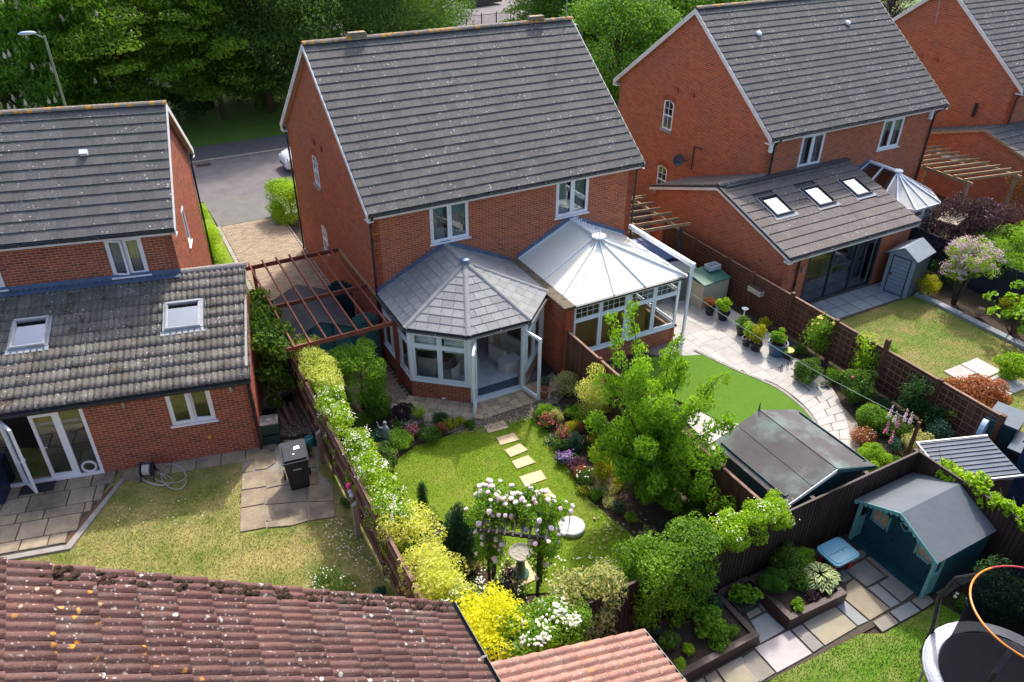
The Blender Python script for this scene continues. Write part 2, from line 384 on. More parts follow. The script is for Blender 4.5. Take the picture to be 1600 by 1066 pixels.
# ---------------------------------------------------------------- building kit
def wallM(a, b):
    d = Vector((b[0]-a[0], b[1]-a[1])); L = d.length; d /= L
    return Matrix(((d.x, -d.y, 0, a[0]), (d.y, d.x, 0, a[1]), (0, 0, 1, 0), (0, 0, 0, 1))), L
def interp(top, u):
    for (u0, z0), (u1, z1) in zip(top, top[1:]):
        if u0 <= u <= u1: return z0+(z1-z0)*(u-u0)/(u1-u0) if u1 > u0 else z0
    return top[0][1] if u < top[0][0] else top[-1][1]
def brick_mesh():
    m = MB(); m.v = [(0, 0, 0), (1, 0, 0), (1, 0, .060), (0, 0, .060), (0, -.004, 0), (1, -.004, 0), (1, -.004, .060), (0, -.004, .060)]
    m.f = [(4, 5, 6, 7), (0, 1, 5, 4), (1, 2, 6, 5), (2, 3, 7, 6), (3, 0, 4, 7)]
    m.v = [(x, y+.001, z) for x, y, z in m.v]; return m.me('brick')
def soldier_mesh():
    m = MB(); m.box(0, .066, -.009, .001, 0, .22); return m.me('arch_brick')
def wall(par, a, b, z0, top, holes=(), mb=None, bricks=None, th=.22, skip=None, bw=1.0):
    "mortar slab into mb (local frame of the thing) and courses of bricks into Pieces; holes = (u0,u1,z0,z1)"
    M, L = wallM(a, b)
    if not isinstance(top, (list, tuple)): top = [(0, top), (L, top)]
    us = sorted({0, L, *[u for u, _ in top], *[h[0] for h in holes], *[h[1] for h in holes]}); us = [u for u in us if 0 <= u <= L]
    for ua, ub in zip(us, us[1:]):
        if ub-ua < 1e-4: continue
        hs = sorted([h for h in holes if h[0] < (ua+ub)/2 < h[1]], key=lambda h: h[2]); z = z0
        segs = []
        for h in hs: segs.append((z, z, h[2], h[2])) if h[2] > z else None; z = h[3]
        ta, tb = interp(top, ua+1e-6), interp(top, ub-1e-6)
        if max(ta, tb) > z: segs.append((z, z, max(ta, z), max(tb, z)))
        for p, q, r, s in segs:
            vs = [M @ Vector(v) for v in ((ua, 0, p), (ub, 0, q), (ub, 0, s), (ua, 0, r), (ua, th, p), (ub, th, q), (ub, th, s), (ua, th, r))]
            mb.add(vs, [(0, 1, 2, 3), (5, 4, 7, 6), (4, 0, 3, 7), (1, 5, 6, 2), (3, 2, 6, 7), (4, 5, 1, 0)])
    if bricks is None: return M
    d = M.to_3x3(); n = d @ Vector((0, -1, 0)); k = 0; z = z0+.004
    while z < max(t for _, t in top):
        zm = z+.033; u = -(.225 if k % 2 else .1125)
        while u < L:
            p, q = max(u, .002), min(u+.209, L-.002); u += .225
            ivs = [(p, q)]
            for h in holes:
                if h[2]-.03 < zm < h[3]+.03:
                    ni = []
                    for x, y in ivs:
                        if y <= h[0] or x >= h[1]: ni.append((x, y))
                        else:
                            if x < h[0]: ni.append((x, h[0]))
                            if y > h[1]: ni.append((h[1], y))
                    ivs = ni
            for x, y in ivs:
                while y-x > .03 and interp(top, y) < zm+.02 and interp(top, x) >= zm+.02: y -= .03
                while y-x > .03 and interp(top, x) < zm+.02 and interp(top, y) >= zm+.02: x += .03
                if y-x < .035 or interp(top, (x+y)/2) < zm+.02: continue
                if skip and skip((x+y)/2, zm): continue
                bricks.add('b', M @ Matrix.Translation((x, 0, z)) @ Matrix.Diagonal((y-x, 1+rnd.random()*.5, 1, 1)), bw*(y-x), n)
        z += .075; k += 1
    return M
def bricks_for(par, mat, limit=300):
    p = Pieces(par, 'brick', mat, limit); p.mesh('b', brick_mesh()); return p

def flat_tile(g, th=.022):
    m = MB(); a = [(0.006, .045, -.004), (.994, .045, -.004), (.994, g*1.12, -.01), (.006, g*1.12, -.01)]; t = [(.006, 0, th+.018), (.994, 0, th+.018), (.994, g*1.12, th-.012), (.006, g*1.12, th-.012)]
    m.add(a+t, [(4, 5, 6, 7), (0, 1, 5, 4), (3, 0, 4, 7), (1, 2, 6, 5)]); return m.me('tile')
def roman_tile(g, tw, rolls=2, seg=6, amp=.035, th=.02, lift=.02, asym=0):
    "double roman tile, curved rolls; unit width, scaled by tw in x"
    pr = []
    for i in range(rolls*seg+1):
        t = (i/seg) % 1; ph = t+asym*math.sin(2*PI*t)
        h = amp*(.5-.5*math.cos(2*PI*ph))**1.3
        pr.append((i/(rolls*seg), h))
    m = MB(); n = len(pr); ln = g*1.1
    for x, h in pr: m.v.append((x, 0, h+th+lift))
    for x, h in pr: m.v.append((x, g*.5, h+th+lift*.5))
    for x, h in pr: m.v.append((x, ln, h+th-lift*.1))
    for x, h in pr: m.v.append((x, 0, h+.002))
    for x, h in pr: m.v.append((x, .05, h+.002))
    for i in range(n-1):
        m.f += [(i, i+1, n+i+1, n+i), (n+i, n+i+1, 2*n+i+1, 2*n+i), (3*n+i, 3*n+i+1, i+1, i), (4*n+i, 4*n+i+1, 3*n+i+1, 3*n+i)]
    m.f += [(0, n, 4*n, 3*n), (n-1, 3*n+n-1, 4*n+n-1, n+n-1)]
    return m.me('tile', True)
def planeM(O, U, Sd):
    U = Vector(U).normalized(); Sd = Vector(Sd).normalized(); Nn = U.cross(Sd)
    return Matrix(((U.x, Sd.x, Nn.x, O[0]), (U.y, Sd.y, Nn.y, O[1]), (U.z, Sd.z, Nn.z, O[2]), (0, 0, 0, 1)))
def tiles(pc, key, O, U, Sd, wd, ln, tw, g, stagger=True, holes=(), jit=.004):
    M = planeM(O, U, Sd); nr = int(round(ln/g)); g2 = ln/nr; nn = M.to_3x3() @ Vector((0, 0, 1))
    for r in range(nr):
        u = -(tw/2 if (stagger and r % 2) else 0)
        while u < wd-.01:
            p, q = max(0, u), min(wd, u+tw); u += tw
            s = r*g2; ivs = [(p, q)]
            for h in holes:
                if h[2]-g2*.6 < s < h[3]-g2*.3:
                    ni = []
                    for x, y in ivs:
                        if y <= h[0] or x >= h[1]: ni.append((x, y))
                        else:
                            if x < h[0]: ni.append((x, h[0]))
                            if y > h[1]: ni.append((h[1], y))
                    ivs = ni
            for x, y in ivs:
                if y-x < .02: continue
                pc.add(key, M @ Matrix.Translation((x, s+rnd.uniform(-jit, jit), rnd.uniform(0, jit*.6))) @ Matrix.Rotation(rnd.uniform(-.006, .006), 4, 'Z') @ Matrix.Diagonal((y-x, 1, 1, 1)), y-x, nn)
    return M
def halfround(L, r=.12, n=7):
    m = MB(); k = n
    for x in (0, L):
        for rr in (r, r-.02):
            for i in range(k): t = PI*(.08+.84*i/(k-1)); m.v.append((x, rr*math.cos(t), rr*math.sin(t)-.03))
    for i in range(k-1): m.f += [(i, 2*k+i, 2*k+i+1, i+1), (k+i, k+i+1, 3*k+i+1, 3*k+i), (i, i+1, k+i+1, k+i), (2*k+i+1, 2*k+i, 3*k+i, 3*k+i+1)]
    return m.me('ridge_tile', False)
def ridge(par, a, b, mat, L=.45, r=.12, name='ridge_tile'):
    a = Vector(a); b = Vector(b); n = max(1, int(round((b-a).length/L))); d = (b-a)/n; me = halfround(d.length*1.03, r)
    X = d.normalized(); Y = Vector((0, 0, 1)).cross(X).normalized(); Z = X.cross(Y)
    for i in range(n):
        p = a+d*i; j = rnd.uniform(0, .006)
        obj(name, me, mat, par, Matrix(((X.x, Y.x, Z.x, p.x), (X.y, Y.y, Z.y, p.y), (X.z, Y.z, Z.z, p.z+j), (0, 0, 0, 1))))
def gutter(par, a, b, r=.06, mat=None):
    a = Vector(a); b = Vector(b); d = (b-a).normalized(); s = d.cross(Vector((0, 0, 1))).normalized(); m = MB(); n = 7
    for p in (a, b):
        for rr in (r, r-.008):
            for i in range(n):
                t = PI+PI*i/(n-1); m.v.append(tuple(p+s*rr*math.cos(t)+Vector((0, 0, rr*math.sin(t)))))
    for i in range(n-1): m.f += [(i, i+1, 2*n+i+1, 2*n+i), (n+i+1, n+i, 3*n+i, 3*n+i+1)]
    m.f += [(0, 2*n, 3*n, n), (n-1, 2*n-1, 4*n-1, 3*n-1)]
    for p in (a, b): m.lathe([(0, -.001), (.001, 0)], p, 3)
    k = int((b-a).length/.9)
    for i in range(1, k): p = a+(b-a)*i/k; m.bar(p-s*r*1.15, p+s*r*1.15, .03, .012)
    return m.build('gutter', mat or BLK, par)
def pipe(par, pts, r=.034, name='downpipe', mat=None):
    m = MB().tube(pts, r, 8); p0, p1 = Vector(pts[0]), Vector(pts[-1])
    zs = [p for p in pts]
    for k in range(3):
        a = Vector(pts[-2]); b = Vector(pts[-1]); p = a+(b-a)*(k+.3)/3; d = (b-a).normalized()*.03; m.tube([p-d, p+d], r*1.35, 8)
    return m.build(name, mat or BLK, par)

def window(par, M, u0, u1, z0, z1, lights=2, dep=.06, mat=None, sill=True, curtain=True, glass=None, transom=None, openlight=None, name='window', fr=.06, sillmat=None, leads=0):
    "frame + sashes set in a wall frame; panes and sill are its sub-parts"
    mat = mat or WHT; m = MB(); y0, y1 = dep-.045, dep+.03; f = fr
    m.box(u0, u1, y0, y1, z0, z0+f); m.box(u0, u1, y0, y1, z1-f, z1)
    m.box(u0, u0+f, y0, y1, z0+f, z1-f); m.box(u1-f, u1, y0, y1, z0+f, z1-f)
    w_ = (u1-u0-2*f-(lights-1)*.05)/lights; cells = []
    for i in range(lights):
        a = u0+f+i*(w_+.05); b = a+w_
        if i: m.box(a-.05, a, y0, y1, z0+f, z1-f)
        if transom:
            zt = z0+(z1-z0)*transom; m.box(a, b, y0, y1, zt-.025, zt+.025)
            cells += [(a, b, z0+f, zt-.025, i, 0), (a, b, zt+.025, z1-f, i, 1)]
        else: cells.append((a, b, z0+f, z1-f, i, 0))
    fo = m.build(name, mat, par, M)
    for a, b, c, d, i, top in cells:
        mm = Matrix(); op = openlight is not None and openlight[0] == i
        sm = MB(); g = .045
        sm.box(a, b, y0-.018, y0+.03, c, c+g); sm.box(a, b, y0-.018, y0+.03, d-g, d); sm.box(a, a+g, y0-.018, y0+.03, c+g, d-g); sm.box(b-g, b, y0-.018, y0+.03, c+g, d-g)
        if top and leads:
            for j in range(1, leads+1): x = a+g+(b-a-2*g)*j/(leads+1); sm.box(x-.006, x+.006, y0+.004, y0+.016, c+g, d-g)
            sm.box(a+g, b-g, y0+.005, y0+.015, (c+d)/2-.006, (c+d)/2+.006)
        if op: mm = Matrix.Translation((openlight[2], y0, 0)) @ Matrix.Rotation(openlight[1], 4, 'Z') @ Matrix.Translation((-openlight[2], -y0, 0))
        sm.build('sash', mat, fo, mm)
        MB().box(a+g-.002, b-g+.002, y0+.010, y0+.014, c+g-.002, d-g+.002).build('pane', glass or GLS, fo, mm)
    if sill: MB().box(u0-.05, u1+.05, -.05, y1, z0-.045, z0-.002).build('sill', sillmat or mat, fo)
    if curtain:
        for s in ((0, 1) if curtain is True else curtain):
            cm = MB(); n = 14; W_ = (u1-u0)*.36; x0 = u0+f if s == 0 else u1-f-W_
            for i in range(n+1):
                x = x0+W_*i/n; y = y1+.10+.025*math.sin(i*2.2); cm.v += [(x, y, z0+.05), (x, y, z1-.04)]
            for i in range(n): cm.f.append((2*i, 2*i+2, 2*i+3, 2*i+1))
            cm.build('curtain', CURT, fo)
    return fo
def rooflight(par, M, u0, u1, s0, s1, flash=True, glass=None, frm=None):
    "roof window lying in a roof plane frame; pane and flashing are sub-parts"
    m = MB(); f = .05; z0, z1 = .02, .11
    m.box(u0, u1, s0, s0+f, z0, z1); m.box(u0, u1, s1-f*1.3, s1, z0, z1+.015); m.box(u0, u0+f, s0+f, s1-f, z0, z1); m.box(u1-f, u1, s0+f, s1-f, z0, z1)
    m.box(u0+.02, u1-.02, s0+.02, s0+.05, z1, z1+.012); m.box(u0+.02, u0+.05, s0+.05, s1-.1, z1, z1+.012); m.box(u1-.05, u1-.02, s0+.05, s1-.1, z1, z1+.012)
    fo = m.build('roof_window', frm or ANTH, par, M)
    MB().box(u0+f-.002, u1-f+.002, s0+f-.002, s1-f*1.3+.002, z1-.05, z1-.04).build('pane', glass or SKYG, fo)
    MB().box(u0+f, u1-f, s0+f, s1-f*1.3, z0-.12, z0-.11).build('blind', CURT, fo)
    if flash:
        k = MB(); k.box(u0-.12, u1+.12, s0-.16, s0, .035, .047); k.box(u0-.07, u0, s0, s1+.05, .03, .06); k.box(u1, u1+.07, s0, s1+.05, .03, .06); k.box(u0-.07, u1+.07, s1, s1+.06, .03, .06)
        k.build('flashing', MET if flash is True else flash, fo)
    return fo
def arch_window(par, M, uc, z0, z1, wd=.6, bp=None):
    "segmental-headed sash window with brick arch and stone sill"
    h = .09; m = MB(); u0, u1 = uc-wd/2, uc+wd/2; n = 8
    def head(ins, y):
        pts = [(u0+ins, y, z0+ins), (u1-ins, y, z0+ins)]
        for i in range(n+1):
            t = i/n; u = u1-ins-(wd-2*ins)*t; pts.append((u, y, z1-h-ins*.6+h*math.sin(PI*t)))
        return pts
    o1, i1 = head(0, -.012), head(.055, -.012); o2 = head(0, .06); i2 = head(.055, .06); k = len(o1)
    m.v = o1+i1+o2+i2
    for i in range(k):
        j = (i+1) % k; m.f += [(i, j, k+j, k+i), (k+i, k+j, 3*k+j, 3*k+i), (j, i, 2*k+i, 2*k+j)]
    zm = (z0+z1)/2-.03; m.box(u0+.05, u1-.05, -.02, .03, zm-.025, zm+.025); m.box(uc-.012, uc+.012, -.005, .02, z0+.05, z1-.05); m.box(u0+.05, u1-.05, -.004, .019, zm+.28, zm+.3)
    fo = m.build('window', WHT, par, M)
    g = MB(); g.v = head(.05, .012); g.f = [tuple(range(len(g.v)))]; g.build('pane', GLS, fo)
    MB().box(u0-.09, u1+.09, -.07, .0, z0-.11, z0-.005).build('sill', CONC, fo)
    sm = soldier_mesh(); sm.materials.append(BRK)
    for i in range(9):
        t = (i-4)/4; a = -t*.28; R_ = Matrix.Translation((uc+t*(wd/2+.01), -.004, z1-.02-.07*t*t)) @ Matrix.Rotation(-a, 4, 'Y') @ Matrix.Translation((-.033, 0, 0))
        obj('arch_brick', sm, None, fo, R_)
    return fo

def house_shell(par, W, D, He, Hr, holes_rear, holes_left, holes_right, brickm, tilem, ridgem, sides='RL', tile_n=20, tw=.3, bv=None, shade_skip=None, verge=.15, oh=.3):
    bp = bricks_for(par, brickm); mb = MB(); sl = (Hr-He)/(D/2+oh)
    zt = lambda y: He+(min(y, D-y)+oh)*sl-.10
    rear = wall(par, (0, 0), (W, 0), 0, He-.04, holes_rear, mb, bp, skip=shade_skip)
    gt = [(0, zt(0)), (D/2, zt(D/2)), (D, zt(D))]
    left = wall(par, (0, D), (0, 0), 0, gt, holes_left, mb, bp if 'L' in sides else None, bw=.7)
    rm = wall(par, (W, 0), (W, D), 0, gt, holes_right, mb, bp if 'R' in sides else None, bw=.5)
    wall(par, (W, D), (0, D), 0, He-.04, (), mb, None)
    bp.finish(); mb.build('wall', MOR, par)
    # roof
    Sl = math.hypot(D/2+oh, Hr-He); tp = Pieces(par, 'tile', tilem); g = Sl/tile_n; tp.mesh('t', flat_tile(g))
    O = (-verge, -oh, He); RM = tiles(tp, 't', O, (1, 0, 0), (0, D/2+oh, Hr-He), W+2*verge, Sl, tw, g)
    O2 = (W+verge, D+oh, He); tiles(tp, 't', O2, (-1, 0, 0), (0, -(D/2+oh), Hr-He), W+2*verge, Sl, tw*2, g*2)
    tp.finish()
    dk = MB(); V = verge-.01
    for y0, y1, za, zb in ((-oh+.03, D/2, He-.005, Hr-.03), (D+oh-.03, D/2, He-.005, Hr-.03)):
        dk.slab([(-V, y0, za), (W+V, y0, za), (W+V, y1, zb), (-V, y1, zb)], (0, 0, -.05))
    dk.build('roof_deck', simple('underlay', (.02, .02, .02), None, 2, .95) if 'underlay' not in bpy.data.materials else bpy.data.materials['underlay'], par)
    ridge(par, (-verge-.02, D/2, Hr+.02), (W+verge+.02, D/2, Hr+.02), ridgem)
    # verges, eaves
    for x in (-verge-.03, W+verge+.005):
        for s in (0, 1):
            y0, y1 = (-oh, D/2) if s == 0 else (D+oh, D/2)
            q = MB().slab([(x, y0, He-.20), (x, y1, Hr-.17), (x, y1, Hr+.03), (x, y0, He+.0)], (.025, 0, 0))
            if x < 0:
                q.slab([(x-.012, y0, He-.09), (x-.012, y1, Hr-.06), (x-.012, y1, Hr+.035), (x-.012, y0, He+.005)], (.011, 0, 0))
            q.box(x, x+.025+(verge if x < 0 else 0), min(y0, y0+(.3 if s == 0 else -.3)), max(y0, y0+(.3 if s == 0 else -.3)), He-.24, He-.205)
            q.build('bargeboard', WHP, par)
        xa, xb = (x+.026, -.004) if x < 0 else (W+.004, x-.001)
        for y0 in (-oh, D+oh):
            MB().slab([(xa, y0, He-.14), (xb, y0, He-.14), (xb, D/2, Hr-.12), (xa, D/2, Hr-.12)], (0, 0, -.012)).build('soffit', SOF, par)
    for y, s in ((-oh, 1), (D+oh, -1)):
        MB().box(-verge+.02, W+verge-.02, min(y+.01*s, y+.03*s), max(y+.01*s, y+.03*s), He-.17, He-.02).build('fascia', WHP, par)
        MB().box(0, W, min(y+.03*s, 0 if s > 0 else D), max(y+.03*s, 0 if s > 0 else D), He-.17, He-.155).build('eaves_soffit', WHP, par)
        gutter(par, (-verge, y-.05*s, He-.02), (W+verge, y-.05*s, He-.02), .062)
    return rear, left, rm, RM, Sl

# ================================================================ ground
def G2(l, z=0): return [tuple(P(x, y, z))[:2] for x, y in l]
struct('ground', MB().prism([(-400, -80), (500, -80), (500, 700), (-400, 700)], -.5, -.05), simple('far_ground', (.06, .10, .025), (.09, .09, .05), .3, .95))
def polyslab(name, poly, z, mat, z0=-.06): return struct(name, MB().prism(poly, z0, z), mat)
polyslab('garden_soil', [(-14, -22), (32, -22), (32, 0), (13, 13), (-14, 13)], -.03, SOIL)
polyslab('left_lawn', [tuple(P(0, 700))[:2], (-4.3, -2.6), (-2.95, -3.2), (-2.95, -14), (-12, -14), (-12, -1)], .0, GR_L)
LAWN = G2([(752, 665), (790, 656), (826, 649), (850, 662), (862, 684), (876, 712), (897, 748), (922, 782), (955, 810), (985, 833), (1003, 858), (985, 884), (930, 905), (870, 925), (800, 930), (775, 905), (742, 870), (715, 850), (690, 815), (655, 802), (630, 788), (617, 765), (613, 742), (622, 717), (648, 698), (690, 684), (730, 672)])
polyslab('garden_lawn', LAWN, .005, GR_M)
ARTI = G2([(1100, 556), (1120, 566), (1150, 580), (1185, 594), (1213, 607), (1236, 623), (1256, 640), (1270, 657), (1279, 676), (1290, 712), (1270, 740), (1180, 725), (1150, 672), (1085, 640), (1000, 600), (1010, 560)])
polyslab('artificial_lawn', ARTI, .045, GR_A)
RLAWN = [(13.2, -5.05), (18.1, -5.0), (18.62, -4.95), (18.72, -9.3), (18.9, -13), (12.6, -13), (12.6, -5.05)]
polyslab('side_lawn', RLAWN, .0, GR_R)
BLAWN = [tuple(P(*q))[:2] for q in ((1120, 1120), (1212, 1058), (1345, 990), (1380, 990), (1440, 957), (1530, 905), (1600, 905))]+[(9, -15), (9, -20), (1, -20)]
polyslab('back_lawn', BLAWN, .0, GR_B)
polyslab('soil_strip', [(7.2, -14.3), (8.85, -14.2), (8.85, -19), (7.9, -19), (7.6, -15.6)], .004, SOIL)
# street behind the houses
Y1, Y2, Y3 = 16.2, 21.7, 24.2
polyslab('road', [(-60, Y1), (90, Y1), (90, Y2), (-60, Y2)], -.005, ASPH)
polyslab('footway', [(-60, Y2+.13), (90, Y2+.13), (90, Y3), (-60, Y3)], .09, ASPD)
polyslab('kerb', [(-60, Y2), (90, Y2), (90, Y2+.13), (-60, Y2+.13)], .1, CONC)
polyslab('verge', [(-60, Y3), (90, Y3), (90, 47.5), (-60, 47.5)], .06, GR_V)
polyslab('far_road', [(-60, 49.5), (200, 49.5), (200, 64), (-60, 64)], .0, ASPH)
polyslab('pavement', [(-2.75, 13.0), (6, 13.0), (6, Y1-.01), (-2.75, Y1-.01)], .0, ASPG)
polyslab('front_garden', [(-5.2, 3.9), (-2.55, 3.9), (-2.75, 16.1), (-14, 16.1), (-14, 6)], .0, GR_M)
polyslab('front_lawn', [(6, 9.5), (40, 9.5), (40, 16), (6, 16)], .0, GR_M)
polyslab('driveway_base', [(-2.62, -.2), (0.0, -.2), (0.0, 13.0), (-2.75, 13.0)], -.002, JOINT)
bk = MB().box(.004, .196, .004, .096, 0, .05).me('block')
def blocks(name, poly, mat, z, cell=(.2, .1), size=.15, rz=0, limit=300):
    pc = Pieces(None, name, mat, limit); pc.mesh('k', bk); xs = [p[0] for p in poly]; ys = [p[1] for p in poly]
    def inside(x, y):
        c = False; j = len(poly)-1
        for i in range(len(poly)):
            (xi, yi), (xj, yj) = poly[i], poly[j]
            if (yi > y) != (yj > y) and x < (xj-xi)*(y-yi)/(yj-yi)+xi: c = not c
            j = i
        return c
    y = min(ys); r = 0
    while y < max(ys):
        x = min(xs)-(.1 if r % 2 else 0)
        while x < max(xs):
            if inside(x+.1, y+.05): pc.add('k', T(x, y, z-.05+rnd.uniform(0, .004)), size)
            x += .2
        y += .1; r += 1
    pc.finish()
blocks('paving_block', [(-2.62, 3.2), (-.05, 3.2), (-.05, 12.9), (-2.7, 12.9)], PAVB, .02, limit=150)
struct('driveway_edging', MB().box(-2.78, -2.64, 3.9, 12.95, -.05, .03), CONC)
struct('wall_edging', MB().box(-.045, .0, 3, 12.9, -.05, .035), CONC)
PAT = G2([(560, 560), (600, 560), (648, 620), (600, 634), (560, 628)])
polyslab('block_base', [(-1.9, -.1), (0.05, -.1), (.05, -2.2), (-.6, -2.9), (-1.9, -2.9)], -.002, JOINT)
blocks('paving_block', [(-1.9, -.2), (-.02, -.2), (-.02, -2.25), (-.35, -2.45), (-1.2, -2.75), (-1.9, -2.6)], PAVR, .02, limit=150)

def slab_px(pc_name, quads, mat, z=.03, inset=.012, off=(0, 0), scale=1.0, dz=.045, px=True):
    for q in quads:
        poly = [P((x*scale+off[0]), (y*scale+off[1])) for x, y in q] if px else [Vector((x, y, 0)) for x, y in q]
        c = sum(poly, Vector())/len(poly); pp = [(p+(c-p).normalized()*inset*1.4) for p in poly]; pp = [(p.x-c.x, p.y-c.y) for p in pp]
        o = MB().prism(pp, -dz, 0).build(pc_name, mat, None, T(c.x, c.y, z+rnd.uniform(0, .004))); o['kind'] = 'structure'
def rect(x0, x1, y0, y1): return [(x0, y0), (x1, y0), (x1, y1), (x0, y1)]
k = 1/5.333
SQ = [[(95, 820), (390, 670), (585, 865), (285, 1030)], [(400, 665), (485, 620), (680, 805), (592, 862)], [(495, 615), (768, 470), (958, 642), (686, 803)], [(775, 466), (850, 425), (1052, 598), (962, 640)],
      [(860, 292), (922, 244), (1230, 495), (1062, 594), (850, 415)], [(1040, 318), (1122, 284), (1316, 450), (1238, 492)], [(1130, 276), (1285, 193), (1475, 330), (1325, 442)], [(850, 172), (1015, 77), (1190, 225), (1037, 314)],
      [(1022, 72), (1120, 10), (1222, 82), (1115, 143)], [(1117, 147), (1222, 86), (1285, 188), (1196, 224)], [(760, 235), (850, 180), (918, 240), (838, 280)], [(880, 60), (960, 0), (1060, 8), (1015, 68), (905, 108)],
      [(0, 500), (80, 420), (168, 520), (55, 582)], [(85, 415), (110, 400), (198, 510), (172, 518)], [(60, 592), (200, 522), (357, 665), (145, 790), (120, 700)], [(1220, 520), (1390, 430), (1485, 510), (1313, 605)], [(1078, 602), (1215, 527), (1306, 610), (1165, 692)],
      [(1398, 425), (1520, 362), (1605, 430), (1495, 503)], [(0, 895), (92, 832), (278, 1030), (150, 1110), (0, 960)]]
PALE = simple('pale_pink_slab', (.50, .44, .42), (.42, .38, .37), 3, .85, bump=.2, c3=(.36, .33, .33)); GOLD = simple('golden_slab', (.34, .285, .19), (.27, .24, .175), 3, .85, bump=.2, c3=(.24, .24, .22)); GRYS = simple('cool_grey_slab', (.27, .285, .285), (.23, .24, .245), 3, .85, bump=.2, c3=(.3, .29, .25))
slab_px('paving_slab', [SQ[0]], PALE, .03, off=(1160, 860), scale=k); slab_px('paving_slab', [SQ[i] for i in (2, 12)], GOLD, .03, off=(1160, 860), scale=k); slab_px('paving_slab', [SQ[i] for i in (3, 5, 15, 14)], GRYS, .03, off=(1160, 860), scale=k)
slab_px('paving_slab', [q for i, q in enumerate(SQ) if i not in (0, 2, 3, 5, 12, 14, 15)], SAND, .03, off=(1160, 860), scale=k)
slab_px('paving_slab', [[(1119, 1047), (1158, 1026), (1190, 1064), (1150, 1092)]], GOLD, .03); slab_px('paving_slab', [[(1100, 1058), (1117, 1048), (1148, 1094), (1126, 1104)], [(1075, 1072), (1098, 1059), (1124, 1105), (1100, 1118)],
      [(1471, 936), (1461, 927), (1490, 911), (1500, 916)], [(1491, 910), (1511, 900), (1524, 906), (1502, 916)], [(1513, 899), (1540, 887), (1552, 894), (1526, 905)], [(1130, 925), (1162, 905), (1176, 938), (1160, 952)],
      [(1290, 905), (1318, 890), (1326, 898), (1300, 912)], [(1344, 843), (1362, 836), (1385, 852), (1362, 862)], [(1360, 880), (1378, 866), (1420, 900), (1400, 912)], [(1386, 864), (1400, 858), (1455, 908), (1428, 918)]], SAND, .03)
polyslab('slab_bedding', [(0, -12.1), (7.1, -12.1), (7.1, -14.3), (2.2, -14.1), (1, -13.6)], .003, JOINT)
# far left paved terrace, in the frame of the turned house
LO = Vector((-4.30, -2.40, 0)); LA = -.23
def LL(u, v): return (LO.x+u*math.cos(LA)-v*math.sin(LA), LO.y+u*math.sin(LA)+v*math.cos(LA))
TQ = []
rws = [(-.06, -.62), (-.64, -1.2), (-1.22, -1.55), (-1.57, -2.15), (-2.17, -2.5)]
for i, (a, b) in enumerate(rws):
    u = -7.4-.3*(i % 3)
    while u < -3.72-.22*i*.9:
        L_ = rnd.choice([.45, .6, .6, .9]); e = min(u+L_, -3.7-.19*i)
        if e-u > .15: TQ.append([LL(u+.012, a), LL(e-.012, a), LL(e-.012, b), LL(u+.012, b)])
        u += L_
slab_px('paving_slab', TQ, SLBO, .035, .004, px=False)
polyslab('terrace_bedding', [LL(-8, 0), LL(-3.6, 0), LL(-4.45, -2.55), LL(-8, -2.55)], .008, JOINT)
polyslab('terrace_edging', [LL(-3.55, -.55), LL(-3.45, -.55), LL(-4.3, -2.75), LL(-8, -2.75), LL(-8, -2.62), LL(-4.42, -2.6)], .05, CONC)
polyslab('gravel_strip', [LL(-3.75, -.75), LL(-3.6, -.75), LL(-4.38, -2.55), LL(-4.55, -2.5)], .03, simple('red_gravel', (.25, .13, .07), (.14, .08, .05), 30, .95, bump=1))
TQ = [[LL(u+.01, -.05), LL(min(u+.62, .15)-.01, -.05), LL(min(u+.62, .15)-.01, -.62), LL(u+.01, -.62)] for u in np.arange(-3.6, 0, .62)]
slab_px('paving_slab', TQ, SLBO, .03, .004, px=False)
k = 200/1184
PQ = [[(45, 290), (158, 240), (165, 345), (45, 352)], [(160, 240), (165, 130), (355, 150), (362, 260), (275, 320), (170, 330)], [(45, 360), (272, 325), (275, 480), (45, 515)], [(42, 525), (270, 492), (262, 640), (38, 680)], [(38, 690), (250, 650), (275, 860), (30, 905)],
      [(280, 325), (400, 330), (630, 320), (640, 440), (410, 470), (275, 500)], [(275, 505), (410, 480), (640, 460), (655, 615), (400, 640), (260, 650)], [(640, 330), (755, 325), (760, 460), (650, 465)], [(655, 470), (880, 462), (905, 615), (662, 625)], [(662, 630), (905, 622), (912, 760), (670, 800)],
      [(262, 655), (400, 645), (655, 625), (665, 800), (540, 835), (270, 800)], [(285, 810), (530, 765), (530, 840), (285, 862)], [(600, 60), (720, 120), (750, 310), (630, 310), (560, 130)], [(160, 130), (235, 110), (380, 70), (350, 145)], [(430, 55), (620, 50), (600, 110), (540, 95)]]
slab_px('paving_slab', PQ, SLBO, .03, .008, off=(370, 680), scale=k)
polyslab('slab_bedding', [tuple(P(370+x*k, 680+y*k))[:2] for x, y in ((50, 250), (160, 130), (620, 50), (740, 120), (760, 340), (890, 480), (905, 750), (280, 850), (45, 880))], .006, CONC)
polyslab('gravel_path', [(-4.2, -2.2), (-3.0, -2.5), (-2.95, 2), (-3.3, 2), (-4.1, 0)], .0, GRAV)
